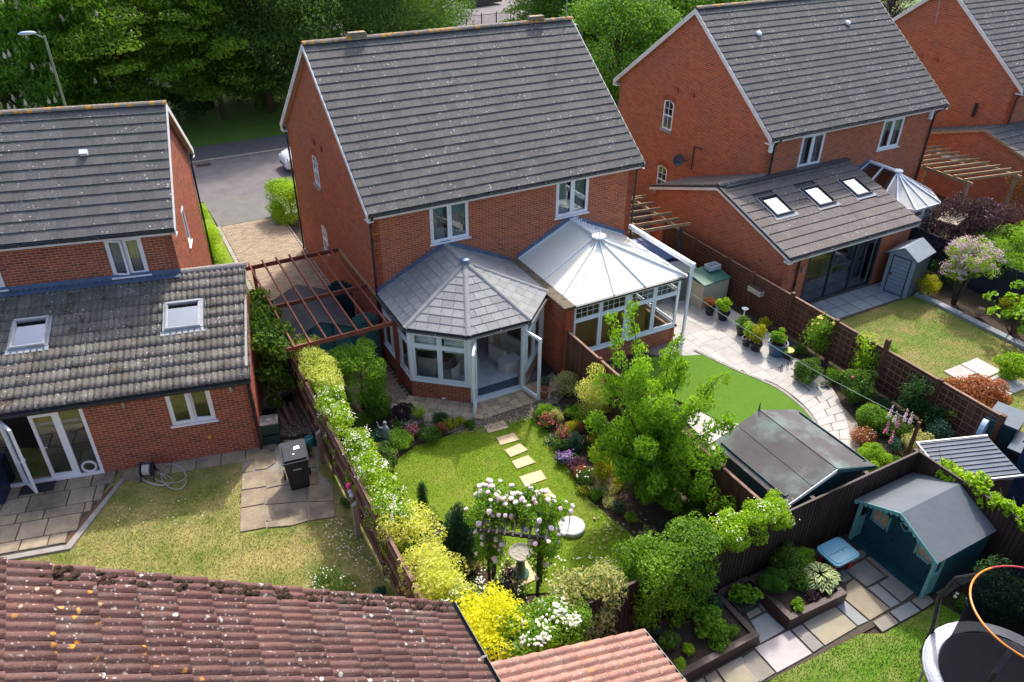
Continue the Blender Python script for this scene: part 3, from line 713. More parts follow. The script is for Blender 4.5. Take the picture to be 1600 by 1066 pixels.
# paving round the conservatories
AP = [(-.15, -2.3), (1.3, -3.45), (3.25, -3.5), (4.35, -3.1), (4.35, -3.7), (3.4, -4.2), (1.6, -4.15), (.3, -3.75), (-.75, -2.75)]
polyslab('terrace_bedding', AP, .012, simple('pointing', (.30, .25, .18)))
y = -2.3; TQ = []
def inpoly(x, y, poly):
    c = False; j = len(poly)-1
    for i in range(len(poly)):
        (xi, yi), (xj, yj) = poly[i], poly[j]
        if (yi > y) != (yj > y) and x < (xj-xi)*(y-yi)/(yj-yi)+xi: c = not c
        j = i
    return c
def grid_slabs(poly, a, b, du, dv, ang, th=.6, jit=True):
    out = []; ca, sa = math.cos(ang), math.sin(ang); xs = [x*ca+y*sa for x, y in poly]; ys = [-x*sa+y*ca for x, y in poly]; v = min(ys); r = 0
    while v < max(ys):
        h = rnd.choice(dv); u = min(xs)-rnd.random()*.4
        while u < max(xs):
            L_ = rnd.choice(du); c = (u+L_/2, v+h/2); pts = [(u, v), (u+L_, v), (u+L_, v+h), (u, v+h)]
            W_ = [(x*ca-y*sa, x*sa+y*ca) for x, y in pts]; cc = (c[0]*ca-c[1]*sa, c[0]*sa+c[1]*ca)
            if inpoly(*cc, poly) and sum(inpoly(*q, poly) for q in W_) >= 4*th: out.append(W_)
            u += L_
        v += h; r += 1
    return out
slab_px('paving_slab', grid_slabs([(-.8, -2.3), (.1, -2.2), (1.42, -3.42), (1.7, -4.25), (.2, -3.75)], 0, 0, [.28, .2, .35], [.2, .24], -.68, .5), SLBT, .03, .006, px=False)
slab_px('paving_slab', grid_slabs([(1.42, -3.42), (4.3, -3.42), (4.3, -3.95), (3.4, -4.2), (1.6, -4.2)], 0, 0, [.28, .2, .35], [.2, .25], 0, .5), SLBT, .03, .006, px=False)
polyslab('gravel_strip', [(-.7, -2.75), (.3, -3.75), (1.6, -4.22), (3.4, -4.22), (4.4, -3.75), (4.4, -4.1), (3.6, -4.55), (2.6, -4.85), (1.2, -4.72), (.6, -4.5), (-.2, -4.0), (-1, -3.1)], .0, GRAV)
STN = [(775, 668, .62, .36), (793, 687, .56, .34), (806, 704.5, .55, .34), (817.5, 723, .55, .34), (832, 748, .62, .36), (845, 776, .6, .34)]
for i, (px, py, a, b) in enumerate(STN):
    p = P(px, py); pp = [(-a/2, -b/2+rnd.uniform(-.02, .02)), (a/2, -b/2), (a/2+rnd.uniform(-.03, .02), b/2), (-a/2+.02, b/2)]
    o = MB().prism(pp, -.03, .008).build('stepping_stone', STEP, None, T(p.x, p.y, .02, rnd.uniform(-.1, .1))); o['kind'] = 'structure'
# patio and curved path of the next garden
BPATH = [(8.9, -3.4), (9.0, -1), (11.9, -1), (11.9, -5.4), (11.3, -5.8), (10.75, -6.35), (10.1, -6.75), (9.6, -6.0), (8.9, -4.9), (8.0, -4.6), (7.6, -4.2)]
slab_px('paving_slab', grid_slabs(BPATH, 0, 0, [.3, .45, .6, .6], [.45, .3, .6], PI/2+.03, .5), SLBG, .03, .004, px=False)
polyslab('path_bedding', [(7.5, -3.45), (8.9, -1), (12, -1), (12, -5.5), (11.3, -6.2), (11.15, -8), (10.7, -9.3), (9.8, -10.2), (9.3, -9.8), (10.1, -8), (9.9, -6.7)], .010, simple('path_joint', (.24, .2, .15)))
inn = [Vector(p) for p in G2([(1190, 595), (1213, 605), (1236, 621), (1256, 638), (1271, 656), (1280, 676), (1285, 700)])]
out = [Vector(p) for p in G2([(1243, 560), (1266, 573), (1287, 590), (1304, 612), (1318, 640), (1326, 668), (1330, 705)])]
def lerpc(c, t):
    t *= len(c)-1; i = min(int(t), len(c)-2); return c[i].lerp(c[i+1], t-i)
TQ = []; nn = 13
for i in range(nn):
    a, b = i/nn, (i+1)/nn; A, B, C_, D_ = lerpc(inn, a), lerpc(inn, b), lerpc(out, b), lerpc(out, a); s = .45+.2*(i % 2)
    for p, q in ((.05, s-.01), (s+.01, 1)): TQ.append([tuple(A.lerp(D_, p)), tuple(B.lerp(C_, p)), tuple(B.lerp(C_, q)), tuple(A.lerp(D_, q))])
slab_px('paving_slab', TQ, SLBG, .03, .010, px=False)
ed = MB(); edg = [Vector(p) for p in G2([(1085, 549), (1100, 556), (1120, 566), (1150, 580), (1185, 594), (1213, 607), (1236, 623), (1256, 640), (1270, 657), (1279, 676), (1288, 705)])]
for i in range(75):
    p = lerpc(edg, i/75); q = lerpc(edg, min(1, (i+.84)/75)); ed.bar((p.x, p.y, .035), (q.x, q.y, .035), .10, .05)
tag(ed.build('edging_setts', CONC), kind='stuff')
slab_px('paving_slab', [[(1085, 640), (1112, 655), (1100, 690), (1070, 660)], [(1112, 655), (1140, 680), (1128, 700), (1100, 690)], [(1125, 655), (1165, 668), (1140, 700)], [(1100, 690), (1140, 705), (1150, 745), (1128, 725)]], SLBG, .052)
# patio and kerb of the garden on the right
slab_px('paving_slab', [rect(x, x+.58, y, y+.58) for x in (14.2, 14.8, 15.4, 16.0, 16.6, 17.2, 17.8) for y in (-4.32, -4.92)]+[rect(17.9, 18.5, -4.9, -4.32)], SLBD, .03, .006, px=False)
polyslab('slab_bedding', rect(13.2, 18.6, -5.0, -3.6), .005, JOINT)
for (x, y) in ((15.16, -9.6), (16.0, -9.6), (15.16, -10.5), (16.0, -10.5)): slab_px('paving_slab', [rect(x, x+.8, y, y+.85)], SLBG, .03, .006, px=False)
for i in range(9): slab_px('kerb_block', [rect(18.62, 18.9, -5.0-.92*i-.9, -5.0-.92*i)], SLBD, .10, .004, px=False, dz=.12)

# ================================================================ the middle house
H1 = thing('brick_house', 'red brick semi-detached house in the middle with a large lichen-speckled grey tiled roof', 'house')
hr = [(1.80, 3.07, 3.62, 4.84), (6.16, 7.40, 3.60, 4.86)]
hl = [(9.1-5.85, 9.1-5.25, 3.93, 4.98), (9.1-5.85, 9.1-5.25, 1.42, 2.42)]
MR, ML, MX, RM1, SL1 = house_shell(H1, 9.18, 9.1, 5.05, 8.70, hr, hl, (), BRK, TILE, TILEO, 'L', 20, .3)
window(H1, MR, *hr[0]); window(H1, MR, *hr[1], curtain=(0, 1))
arch_window(H1, ML, 9.1-5.55, 3.93, 4.98); arch_window(H1, ML, 9.1-5.55, 1.42, 2.42)
for y in (5.31, 4.5): MB().box(-.06, 0, y-.11, y+.11, 5.43, 5.6).build('wall_vent', BRKP, H1)
pipe(H1, [(-.05, -.33, 4.95), (-.06, -.2, 4.78), (-.05, -.06, 4.6), (-.05, -.06, .02)])
pipe(H1, [(-.05, 9.4, 4.95), (-.06, 9.25, 4.75), (-.05, 9.14, 4.6), (-.05, 9.14, .02)])
pipe(H1, [(9.3, -.33, 4.95), (9.22, -.06, 4.75), (9.22, -.06, 2.2)])
for x in (1.55, 7.9):
    m = MB().box(x-.3, x+.3, -.09, .09, 0, .08).lathe([(.0, .16), (.001, .161)], (x, 0, 0), 4); m.box(x-.27, x+.27, -.11, .11, .07, .13); m.build('ridge_vent', TILEO, H1, Matrix.Translation((0, 4.55, 8.8)))
MB().tube([(9.12, 4.55, 8.7), (9.12, 4.55, 10.2)], .022, 6).tube([(8.8, 4.55, 10.05), (9.5, 4.55, 10.05)], .012, 5).build('aerial_mast', MET, H1)
# lead flashings on the rear wall over the two conservatories
for (a, b) in (((-.03, 2.40), (2.28, 3.52)), ((2.28, 3.52), (4.50, 2.42)), ((4.75, 2.45), (6.75, 3.46)), ((6.75, 3.46), (9.0, 2.42))):
    fl = MB(); a = Vector((a[0], -.012, a[1])); b = Vector((b[0], -.012, b[1])); n = 14
    for i in range(n):
        p = a.lerp(b, i/n); q = a.lerp(b, (i+1)/n); fl.box(min(p.x, q.x), max(p.x, q.x), -.018, -.009, min(p.z, q.z)-.04, max(p.z, q.z)+.12)
    fl.build('flashing', LEAD, H1)

# ================================================================ conservatory with tiled roof
CV = thing('conservatory', 'white conservatory with hipped light grey shingle roof and open double doors', 'conservatory')
cm = MB(); cbp = bricks_for(CV, BRK, 150); SZ = .62
pts = [(.08, 0), (.08, -2.26), (1.42, -3.37), (3.18, -3.42), (4.40, -2.26), (4.40, 0)]
wall(CV, pts[0], pts[1], 0, SZ, (), cm, cbp, .2); wall(CV, pts[1], pts[2], 0, SZ, (), cm, cbp, .2)
cm.build('dwarf_wall', MOR, CV); cm = MB(); wall(CV, pts[3], pts[4], 0, SZ, (), cm, None, .2); wall(CV, pts[4], pts[5], 0, SZ, (), cm, None, .2)
cbp.finish(); cm.build('dwarf_wall', MOR, CV)
def cframe(a, b, n, z1=2.30, z0=SZ, tr=.72, tr_cells=None, fn=CV, **kw):
    M, L = wallM(a, b); o = window(fn, M, .03, L-.03, z0+.03, z1, n, .03, transom=tr, curtain=False, glass=GLSC, sill=True, fr=.075, **kw); return M, L, o
cframe(pts[0], pts[1], 3); MF, LF, WF = cframe(pts[1], pts[2], 2); cframe(pts[3], pts[4], 2); cframe(pts[4], pts[5], 3)
for a, b in ((pts[1], pts[2]),):
    for i in (0, 1):
        u0 = .12+i*(LF/2-.03); bm = MB(); n = 10
        for j in range(n+1): z = 2.2-.62*j/n; y = .14+.03*math.sin(j*2.1); bm.v += [(u0, y, z), (u0+LF/2-.15, y, z-.05*math.sin(j*.6))]
        for j in range(n): bm.f.append((2*j, 2*j+1, 2*j+3, 2*j+2))
        bm.build('roman_blind', CURT, CV, MF)
for p in pts[1:5]: MB().tube([(p[0], p[1], SZ), (p[0], p[1], 2.36)], .075, 8).build('corner_post', WHT, CV)
# door frame facing the garden
MD, LD = wallM(pts[2], pts[3]); df = MB(); df.box(.0, .15, -.03, .06, 0.02, 2.36).box(LD-.12, LD, -.03, .06, .02, 2.36).box(.15, LD-.12, -.03, .06, 2.2, 2.36).box(.12, LD-.1, -.06, .10, .02, .12)
df.build('door_frame', WHT, CV, MD)
MB().box(.15, LD-.12, -.075, -.06, .03, .09).build('threshold', WHT, CV, MD)
def leaf_door(par, M, w_, h, z0, mat=WHT, handle=True, glass=GLSC, name='door', f=.085):
    m = MB(); m.box(0, f, -.03, .03, z0, z0+h).box(w_-f, w_, -.03, .03, z0, z0+h).box(f, w_-f, -.03, .03, z0, z0+f*1.3).box(f, w_-f, -.03, .03, z0+h-f, z0+h)
    d = m.build(name, mat, par, M); MB().box(f-.002, w_-f+.002, -.006, .006, z0+f*1.3-.002, z0+h-f+.002).build('pane', glass, d)
    if handle:
        for s in (-1, 1): MB().box(w_-.06, w_-.03, s*.032-.004, s*.032+.004, z0+.85, z0+1.1).bar((w_-.045, s*.06, z0+1.0), (w_-.17, s*.06, z0+1.0), .02, .02).bar((w_-.045, s*.03, z0+1.0), (w_-.045, s*.065, z0+1.0), .02, .02).build('handle', WHT if mat == WHT else BLK, d)
    return d
a_ = P(741, 655, 0.1); A = Vector((pts[2][0]+.17, pts[2][1]-.05, 0)); dl = math.atan2(a_.y-A.y, a_.x-A.x)
leaf_door(CV, T(A.x, A.y, 0, dl), .80, 2.1, .1)
b_ = P(841, 624, 0.1); B = Vector((pts[3][0]-.14, pts[3][1]-.05, 0)); dr = math.atan2(b_.y-B.y, b_.x-B.x)
leaf_door(CV, T(B.x, B.y, 0, dr), .80, 2.1, .1, handle=False)
# floor inside
polyslab('room_floor_bed', [(.28, -.02), (.28, -2.2), (1.5, -3.2), (3.1, -3.25), (4.2, -2.2), (4.2, -.02)], .085, simple('grout', (.12, .16, .22)))
FT = simple('blue_grey_floor_tile', (.80, .84, .88), (.74, .78, .83), 1.5, .3, rvar=.05)
slab_px('floor_tile', grid_slabs([(.3, -.05), (.3, -2.2), (1.5, -3.25), (3.15, -3.3), (4.2, -2.2), (4.2, -.05)], 0, 0, [.4], [.4], .0, .75), FT, .10, .006, px=False, dz=.02)
# roof
AP3 = Vector((2.28, -1.36, 3.5)); WL = Vector((2.28, 0, 3.5)); EZ = 2.42
E_ = [Vector((-.05, 0, EZ)), Vector((-.05, -2.30, EZ)), Vector((1.33, -3.50, EZ)), Vector((3.27, -3.55, EZ)), Vector((4.55, -2.33, EZ)), Vector((4.55, 0, EZ))]
facets = [(E_[0], E_[1], AP3, WL), (E_[1], E_[2], AP3, AP3), (E_[2], E_[3], AP3, AP3), (E_[3], E_[4], AP3, AP3), (E_[4], E_[5], WL, AP3)]
dk = MB(); spc = 0
for fi, (a, b, c, d) in enumerate(facets):
    U = (b-a).normalized(); nrm = (b-a).cross(d-a).normalized()
    if nrm.z < 0: nrm = -nrm
    Sd = nrm.cross(U)
    poly = [a, b, c] if (c-d).length < .01 else [a, b, c, d]
    dk.slab([p-nrm*.012 for p in poly], -nrm*.04)
    h = (c-a).dot(Sd) if True else 0; h = max((c-a).dot(Sd), (d-a).dot(Sd)); L = (b-a).length; uc, ud = (c-a).dot(U), (d-a).dot(U)
    nr = 9; g = h/nr; 
    for r in range(nr):
        s0, s1 = r*g, (r+1)*g; l0, l1 = ud*s0/h, ud*s1/h; q0, q1 = L+(uc-L)*s0/h, L+(uc-L)*s1/h
        tw = .34; n = max(1, int(math.ceil((q0-l0)/tw)))
        x = min(l0, l1)-(tw/2 if r % 2 else 0)-.05
        while x < max(q0, q1):
            def cl(v, s):
                lo = ud*s/h; hi = L+(uc-L)*s/h; return max(lo, min(hi, v))
            A4 = [(cl(x+.005, s0), s0+.004), (cl(x+tw-.005, s0), s0+.004), (cl(x+tw-.005, s1), s1+.01), (cl(x+.005, s1), s1+.01)]
            if abs(A4[1][0]-A4[0][0])+abs(A4[2][0]-A4[3][0]) > .03:
                th = [.026, .026, .010, .010]; bot = [a+U*u+Sd*s for u, s in A4]; top = [p+nrm*(t+rnd.uniform(0, .002)) for p, t in zip(bot, th)]
                c0 = sum(bot, Vector())/4; m = MB(); m.add([p-c0 for p in bot]+[p-c0 for p in top], [(4, 5, 6, 7), (0, 1, 5, 4), (1, 2, 6, 5), (2, 3, 7, 6), (3, 0, 4, 7)])
                m.build('shingle', SHIN, CV, Matrix.Translation(c0)); spc += 1
            x += tw
dk.build('roof_deck', FELT, CV)
SHR = simple('pale_hip_shingle', (.31, .31, .305), (.27, .27, .27), 3, .9, spec=.2, rvar=.1)
for e in E_[1:5]: ridge(CV, e+Vector((0, 0, -.01)), AP3+Vector((0, 0, -.005)), SHR, .26, .095, 'hip_tile')
ridge(CV, AP3, WL, SHR, .28, .10)
MB().lathe([(.17, 0), (.13, .05), (.0, .08)], AP3+Vector((0, 0, .07)), 8).build('apex_cap', LEAD, CV)
for a, b in zip(E_, E_[1:]):
    d = (b-a).normalized(); n = Vector((d.y, -d.x, 0)); o = n*.05-Vector((0, 0, .03)); gutter(CV, a+o, b+o, .055)
    MB().slab([a-n*.02-Vector((0, 0, .10)), b-n*.02-Vector((0, 0, .10)), b-n*.02-Vector((0, 0, .01)), a-n*.02-Vector((0, 0, .01))], -n*.12).build('fascia', WHT, CV)

# ================================================================ glazed conservatory behind it
G = thing('conservatory', 'white conservatory with a translucent roof, finial cresting and leaded top windows', 'conservatory')
X0, X1, YF, EZ2 = 4.78, 8.80, -3.38, 2.46
gm = MB(); gb = bricks_for(G, BRK, 200)
wall(G, (X0-.02, YF), (X1, YF), 0, .60, (), gm, gb, .2); wall(G, (X1, YF), (X1, 0), 0, .60, (), gm, None, .2)
wall(G, (4.47, 0), (4.47, YF-.12), 0, 2.40, (), gm, gb, .3); wall(G, (4.47, YF-.12), (X0-.02, YF-.12), 0, 2.40, (), gm, gb, .25)
gb.finish(); gm.build('wall', MOR, G)
m = MB()
for i in range(7): y = -i*.5; m.box(4.42, 4.80, y-.495, y-.003, 2.41+rnd.uniform(0, .004), 2.46)
m.build('coping', simple('mossy_coping', (.2, .16, .12), (.12, .1, .07), 8, .95, bump=.6, c3=(.08, .07, .035), sc3=5), G)
MG, LG = wallM((X0, YF), (X1, YF))
window(G, MG, .0, LG/2-.01, .64, 2.38, 2, .03, transom=.70, curtain=False, glass=GLB, fr=.07, leads=3); window(G, MG, LG/2+.01, LG, .64, 2.38, 2, .03, transom=.70, curtain=False, glass=GLB, fr=.07, leads=3)
MG2, LG2 = wallM((X1, YF), (X1, 0)); window(G, MG2, .0, LG2, .64, 2.38, 3, .03, transom=.70, curtain=False, glass=GLSC, fr=.07)
MB().box(LG/2-.05, LG/2+.05, -.03, .05, .6, 2.4).build('mullion', WHT, G, MG)
MB().box(X0+.05, X0+2.95, YF+.24, YF+.26, .1, 1.78).build('tan_blind', simple('tan_blind', (.46, .23, .07), (.40, .19, .06), 2, .8), G)
polyslab('room_floor_bed', rect(4.79, 8.59, -3.17, -.01), .07, simple('terracotta_floor', (.20, .10, .07), (.16, .08, .06), 3, .5))
A2 = Vector((6.78, -1.62, 3.42)); W2 = Vector((6.78, -.02, 3.42)); ex = .10
E2 = [Vector((X0, 0, EZ2)), Vector((X0, YF-ex, EZ2)), Vector((X1+ex, YF-ex, EZ2)), Vector((X1+ex, 0, EZ2))]
fr_ = [E2[0], E2[0].lerp(E2[1], .48), E2[0].lerp(E2[1], .80), E2[1], E2[1].lerp(E2[2], .34), E2[1].lerp(E2[2], .62), E2[2], E2[2].lerp(E2[3], .22), E2[2].lerp(E2[3], .56), E2[3]]
tp_ = [W2, A2, A2, A2, A2, A2, A2, A2, A2, W2]; tp_[1] = W2.lerp(A2, .9); tp_[8] = W2.lerp(A2, .9)
for i in range(9):
    a, b, c, d = fr_[i], fr_[i+1], tp_[i+1], tp_[i]; poly = [a, b, c] if (c-d).length < .02 else [a, b, c, d]
    n = (b-a).cross(c-a).normalized(); n = n if n.z > 0 else -n; MB().slab([p-n*.015 for p in poly], -n*.022).build('roof_panel', POLY, G)
for i in range(10): MB().bar(fr_[i]+Vector((0, 0, .012)), tp_[i]+Vector((0, 0, .02)), .05 if i in (0, 3, 6, 9, 1) else .035, .035).build('glazing_bar', WHT, G)
MB().bar(A2+Vector((0, 0, .05)), W2+Vector((0, 0, .05)), .16, .06).build('ridge_beam', WHT, G)
MB().lathe([(.24, 0), (.24, .05), (.12, .09), (.0, .10)], A2+Vector((0, 0, .05)), 8).build('ridge_end_cap', WHT, G)
for a, b in zip(E2, E2[1:]):
    d = (b-a).normalized(); n = Vector((d.y, -d.x, 0)); o = n*.03-Vector((0, 0, .05)); MB().bar(a+o, b+o, .07, .06).build('gutter', BLK if a is E2[1] else WHT, G)
cr_ = MB()
for i in range(13):
    y = -.15-i*.115; z = 3.49; h = .13 if i % 2 else .17
    cr_.bar((6.78, y, z), (6.78, y, z+h), .02, .02).lathe([(0, -.03), (.024, 0), (0, .045)], (6.78, y, z+h), 6)
    if i < 12: cr_.tube([(6.78, y, z+.06), (6.78, y-.057, z+.10), (6.78, y-.115, z+.06)], .008, 4)
cr_.lathe([(.03, 0), (.045, .05), (.015, .12), (.035, .2), (0, .32)], (6.78, -1.66, 3.5), 8)
cr_.build('ridge_cresting', WHT, G)
pg = MB(); pg.bar((8.93, -3.66, 0), (8.93, -3.66, 2.86), .07, .07); bm_ = single(pg, 'corner_post', WHT, 'tall white square post standing at the corner of the glazed conservatory carrying a long beam', 'post')
MB().bar((8.93, -3.74, 2.90), (8.93, -.35, 2.90), .10, .14).build('beam', WHT, bm_)

# ================================================================ pieces of furniture inside the tiled conservatory
CHF = simple('cream_cover', (.62, .58, .50), (.52, .48, .42), 3, .9)
def armchair(x, y, rz, label):
    t = thing('dining_chair', label, 'chair', (x, y, .1), rz, 'covered chairs inside the conservatory')
    MB().box(-.24, .24, -.24, .24, .0, .45).build('seat', CHF, t)
    m = MB(); n = 9
    for i in range(n+1):
        a = PI*(i/n); m.v += [(.27*math.cos(a), .2+.09*math.sin(a), .3), (.31*math.cos(a), .22+.14*math.sin(a), .98-.05*abs(math.cos(a)))]
    for i in range(n): m.f.append((2*i, 2*i+1, 2*i+3, 2*i+2))
    m.build('backrest', CHF, t, smooth=True); return t
armchair(.85, -1.75, 2.4, 'cream covered chair behind the left glazing of the tiled conservatory')
armchair(1.15, -2.45, 3.9, 'cream covered chair close inside the front left window')
armchair(2.0, -2.0, .6, 'cream covered chair seen just behind the open left door leaf')
t = thing('table', 'round dark table between the covered chairs inside the conservatory', 'table', (1.1, -1.6, .1)); MB().lathe([(.0, .70), (.55, .70), (.55, .74), (0, .742)], n=20).build('tabletop', TRUNK, t); MB().lathe([(.25, 0), (.05, .05), (.05, .7)], n=10).build('leg', TRUNK, t)
t = thing('armchair', 'cream wicker armchair with a folded rug over it, inside the open doors', 'armchair', (3.35, -1.9, .1), .3)
MB().box(-.35, .35, -.35, .3, .12, .42).build('seat', CHF, t); MB().box(-.35, .35, .28, .42, .12, .95).build('backrest', CHF, t); MB().box(-.42, -.33, -.35, .35, .1, .62).build('arm', CHF, t); MB().box(.33, .42, -.35, .35, .1, .62).build('arm', CHF, t)
MB().box(-.3, -.02, .22, .46, .3, .985).build('throw', simple('brown_throw', (.22, .13, .07), (.5, .4, .3), 18, .95), t)
t = thing('storage_chest', 'low white box beside the little round table inside the open doors', 'chest', (3.15, -2.55, .1), .1); MB().box(-.3, .3, -.22, .22, 0, .45).build('body', WHP, t); MB().box(-.31, .31, -.23, .23, .455, .48).build('lid', WHP, t)
t = thing('side_table', 'small round glass-topped side table on a thin metal ring base inside the right door', 'side table', (3.35, -2.98, .1))
MB().lathe([(0, .55), (.17, .55), (.17, .565), (0, .566)], n=18).build('tabletop', GLSC, t)
m = MB(); m.tube([(.15*math.cos(a), .15*math.sin(a), .02) for a in [i*PI/6 for i in range(9)]], .008, 5)
for a in (0, PI*.5, PI*1.2): m.tube([(.14*math.cos(a), .14*math.sin(a), .02), (.10*math.cos(a), .10*math.sin(a), .54)], .008, 5)
m.build('stand', BLK, t)
VASE = thing('flower_vase', 'little vase of white flowers on the round side table', 'vase', (3.35, -2.98, .67)); MB().lathe([(.03, 0), (.05, .05), (.03, .12), (.035, .14)], n=10).build('vase', GLSC, VASE)

# ================================================================ left house with its pantiled rear extension
H2 = thing('brick_house', 'red brick house at the left edge with a pantiled extension and hose on its wall', 'house', (-5.129, 1.568, 0), -.225)
W2_, D2, He2, Hr2 = 9.0, 6.22, 5.05, 7.45
def uv(u): return W2_+u          # local x runs 0..W2_, the near corner is at x = W2_
TM[H2.name] = TM[H2.name] @ Matrix.Translation((-W2_, 0, 0)); H2.matrix_local = TM[H2.name]
h2r = [(uv(-1.71), uv(-.79), 3.68, 4.82), (uv(-5.4), uv(-4.36), 3.68, 4.82)]
MR2, _, MX2, RM2, SL2 = house_shell(H2, W2_, D2, He2, Hr2, h2r, (), [(2.35, 2.95, 3.3, 4.5)], BRK2, TILE, TILEO, 'R', 13, .3)
window(H2, MR2, *h2r[0], openlight=(0, -.22, h2r[0][0]+.06)); window(H2, MR2, *h2r[1])
window(H2, MX2, 2.35, 2.95, 3.3, 4.5, 1)
pipe(H2, [(W2_+.05, D2+.33, 4.95), (W2_+.06, D2+.2, 4.75), (W2_+.05, D2+.03, 4.6), (W2_+.05, D2+.03, .02)])
MB().box(uv(-1.95), uv(-1.75), 0, .14, 0, .1).build('roof_vent', WHT, H2, RM2 @ Matrix.Translation((0, 2.55, .04)))
# extension
u0_, u1_, V1 = uv(-7.0), uv(1.66), -3.95
eb = bricks_for(H2, BRK2); em = MB()
hx = [(.56, 2.98+.05, .06, 2.18), (4.92, 5.98, 1.16, 2.22)]
EXL = u1_-u0_; exh = [(EXL-6.44, EXL-3.95, .06, 2.20), (EXL-2.06, EXL-1.0, 1.17, 2.24)]
ME = wall(H2, (u0_, V1+.13), (u1_, V1+.13), 0, 2.30, exh, em, eb, bw=1.6)
slE = (3.55-2.38)/(-V1+.05)
gtE = [(0, 2.28), (-V1-.13, 3.40)]
wall(H2, (u1_, V1+.13), (u1_, 0), 0, gtE, (), em, eb, bw=.5); wall(H2, (u1_, 0), (uv(0), 0), 0, 3.4, (), em, None)
eb.finish(); em.build('extension_wall', MOR, H2)
SE = math.hypot(-V1+.05, 3.55-2.33); Oe = (u0_-.05, V1-.02, 2.35); NRE = 11; gE = SE/NRE
ep = Pieces(H2, 'pantile', PANT, 300); ep.mesh('p', roman_tile(gE, .3, 2, 6, .035))
rl = [(EXL-.05-1.42-.55+.0, EXL-.05-1.42+.25, 0, 0)]
REM = planeM(Oe, (1, 0, 0), (0, -V1, 3.55-2.33))
def on_plane(M, H, px, py):
    "local (u, s) on a roof plane of thing H under this pixel of the photograph"
    A = TM[H.name] @ M; n = A.to_3x3() @ Vector((0, 0, 1)); d = fw + cr*((px-800)/F) - cu*((py-533)/F)
    t = (A.translation-CAMV).dot(n)/d.dot(n); q = A.inverted() @ (CAMV+d*t); return q.x, q.y
def rl_rect(M, H, tl, tr_, br, bl):
    P4 = [on_plane(M, H, *q) for q in (tl, tr_, br, bl)]
    return (P4[0][0]+P4[3][0])/2, (P4[1][0]+P4[2][0])/2, (P4[2][1]+P4[3][1])/2, (P4[0][1]+P4[1][1])/2
RL1 = rl_rect(REM, H2, (26, 503), (80, 498), (70, 543), (15, 548)); RL2 = rl_rect(REM, H2, (261, 477), (315, 471), (313, 513), (258, 519))
tiles(ep, 'p', Oe, (1, 0, 0), (0, -V1, 3.55-2.33), EXL+.12, SE, .3, gE, False, [(a-.06, b+.06, c-.02, d+.05) for a, b, c, d in (RL1, RL2)], .003)
ep.finish()
MB().slab([(u0_, V1, 2.32), (u1_+.04, V1, 2.32), (u1_+.04, 0, 3.52), (u0_, 0, 3.52)], (0, 0, -.06)).build('extension_deck', FELT, H2)
CHR = simple('silver_frame', (.42, .43, .44), (.34, .35, .36), 5, .4)
for r_ in (RL1, RL2): rooflight(H2, REM, *r_, flash=simple('lead_apron', (.35, .38, .42), (.25, .28, .3), 5, .5), frm=CHR)
MB().box(u0_, uv(-.0), -.26, -.013, 3.52, 3.545, ).build('flashing', LEAD, H2, Matrix.Translation((0, 0, .06)))
MB().box(u0_, uv(0), -.02, -.009, 3.5, 3.75).build('flashing_upstand', LEAD, H2)
ridge(H2, (uv(0)+.02, .04, 3.60), (u1_+.1, .04, 3.60), tile_mat('pale_ridge', (.24, .22, .2), (.19, .18, .165), .5, 0, .1), .42, .12)
gutter(H2, (u0_, V1-.06, 2.32), (u1_+.05, V1-.06, 2.32), .06)
MB().box(u0_, u1_, V1, V1+.02, 2.18, 2.31).build('fascia', BLK, H2)
MB().box(u1_+.005, u1_+.06, V1-.05, .1, 0, .04).build('verge_strip', CONC, H2, Matrix(((1, 0, 0, 0), (0, 1, 0, 0), (0, slE*.92, 1, 2.30+slE*(-V1)*.92), (0, 0, 0, 1))))
pipe(H2, [(u1_-.05, V1-.06, 2.28), (u1_-.06, V1+.0, 2.1), (u1_-.06, V1+.07, 1.95), (u1_-.06, V1+.07, .02)])
# french doors with side lights, one leaf ajar
mu = MB(); a, b, c, d = exh[0]; f = .08
for x0, x1 in ((a, a+f), (a+.62, a+.70), (b-.62, b-.54), (b-f, b)): mu.box(x0, x1, .0, .07, c, d)
mu.box(a, b, -.002, .068, d-f, d-.001).box(a, b, -.03, .068, c-.02, c+.06)
DF = mu.build('door_frame', WHT, H2, ME)
for x0, x1 in ((a+f, a+.62), (b-.54, b-f)): MB().box(x0, x1, .02, .026, c+.06, d-f).build('pane', GLS, DF)
lw = (b-.62-a-.70)/2
leaf_door(H2, ME @ T(a+.70+2*lw, .03, 0, PI), lw, d-c-.16, c+.06, glass=GLS)
leaf_door(H2, ME @ T(a+.70, -.02, 0, -.95), lw, d-c-.16, c+.06, glass=GLS)
window(H2, ME, *exh[1], openlight=(1, -.16, exh[1][1]-.06), curtain=False)
for px in (195, 362):
    u = EXL-3.01 if px == 195 else EXL-.49; MB().box(u-.03, u+.03, -.07, 0, 1.98, 2.16).build('wall_light', MET, H2, ME)
MB().box(EXL-1.3, EXL-1.24, -.05, 0, .62, .70).build('outside_tap', simple('yellow_tap', (.6, .45, .05)), H2, ME)
RING = simple('white_ring', (.75, .75, .74))
m = MB(); rr = [(.16*math.cos(t*PI/12), .16*math.sin(t*PI/12)) for t in range(25)]; m.tube([(x, 0, z) for x, z in rr], .03, 6, False); m.build('pet_flap', RING, DF, T(b-.3, .0, .30))

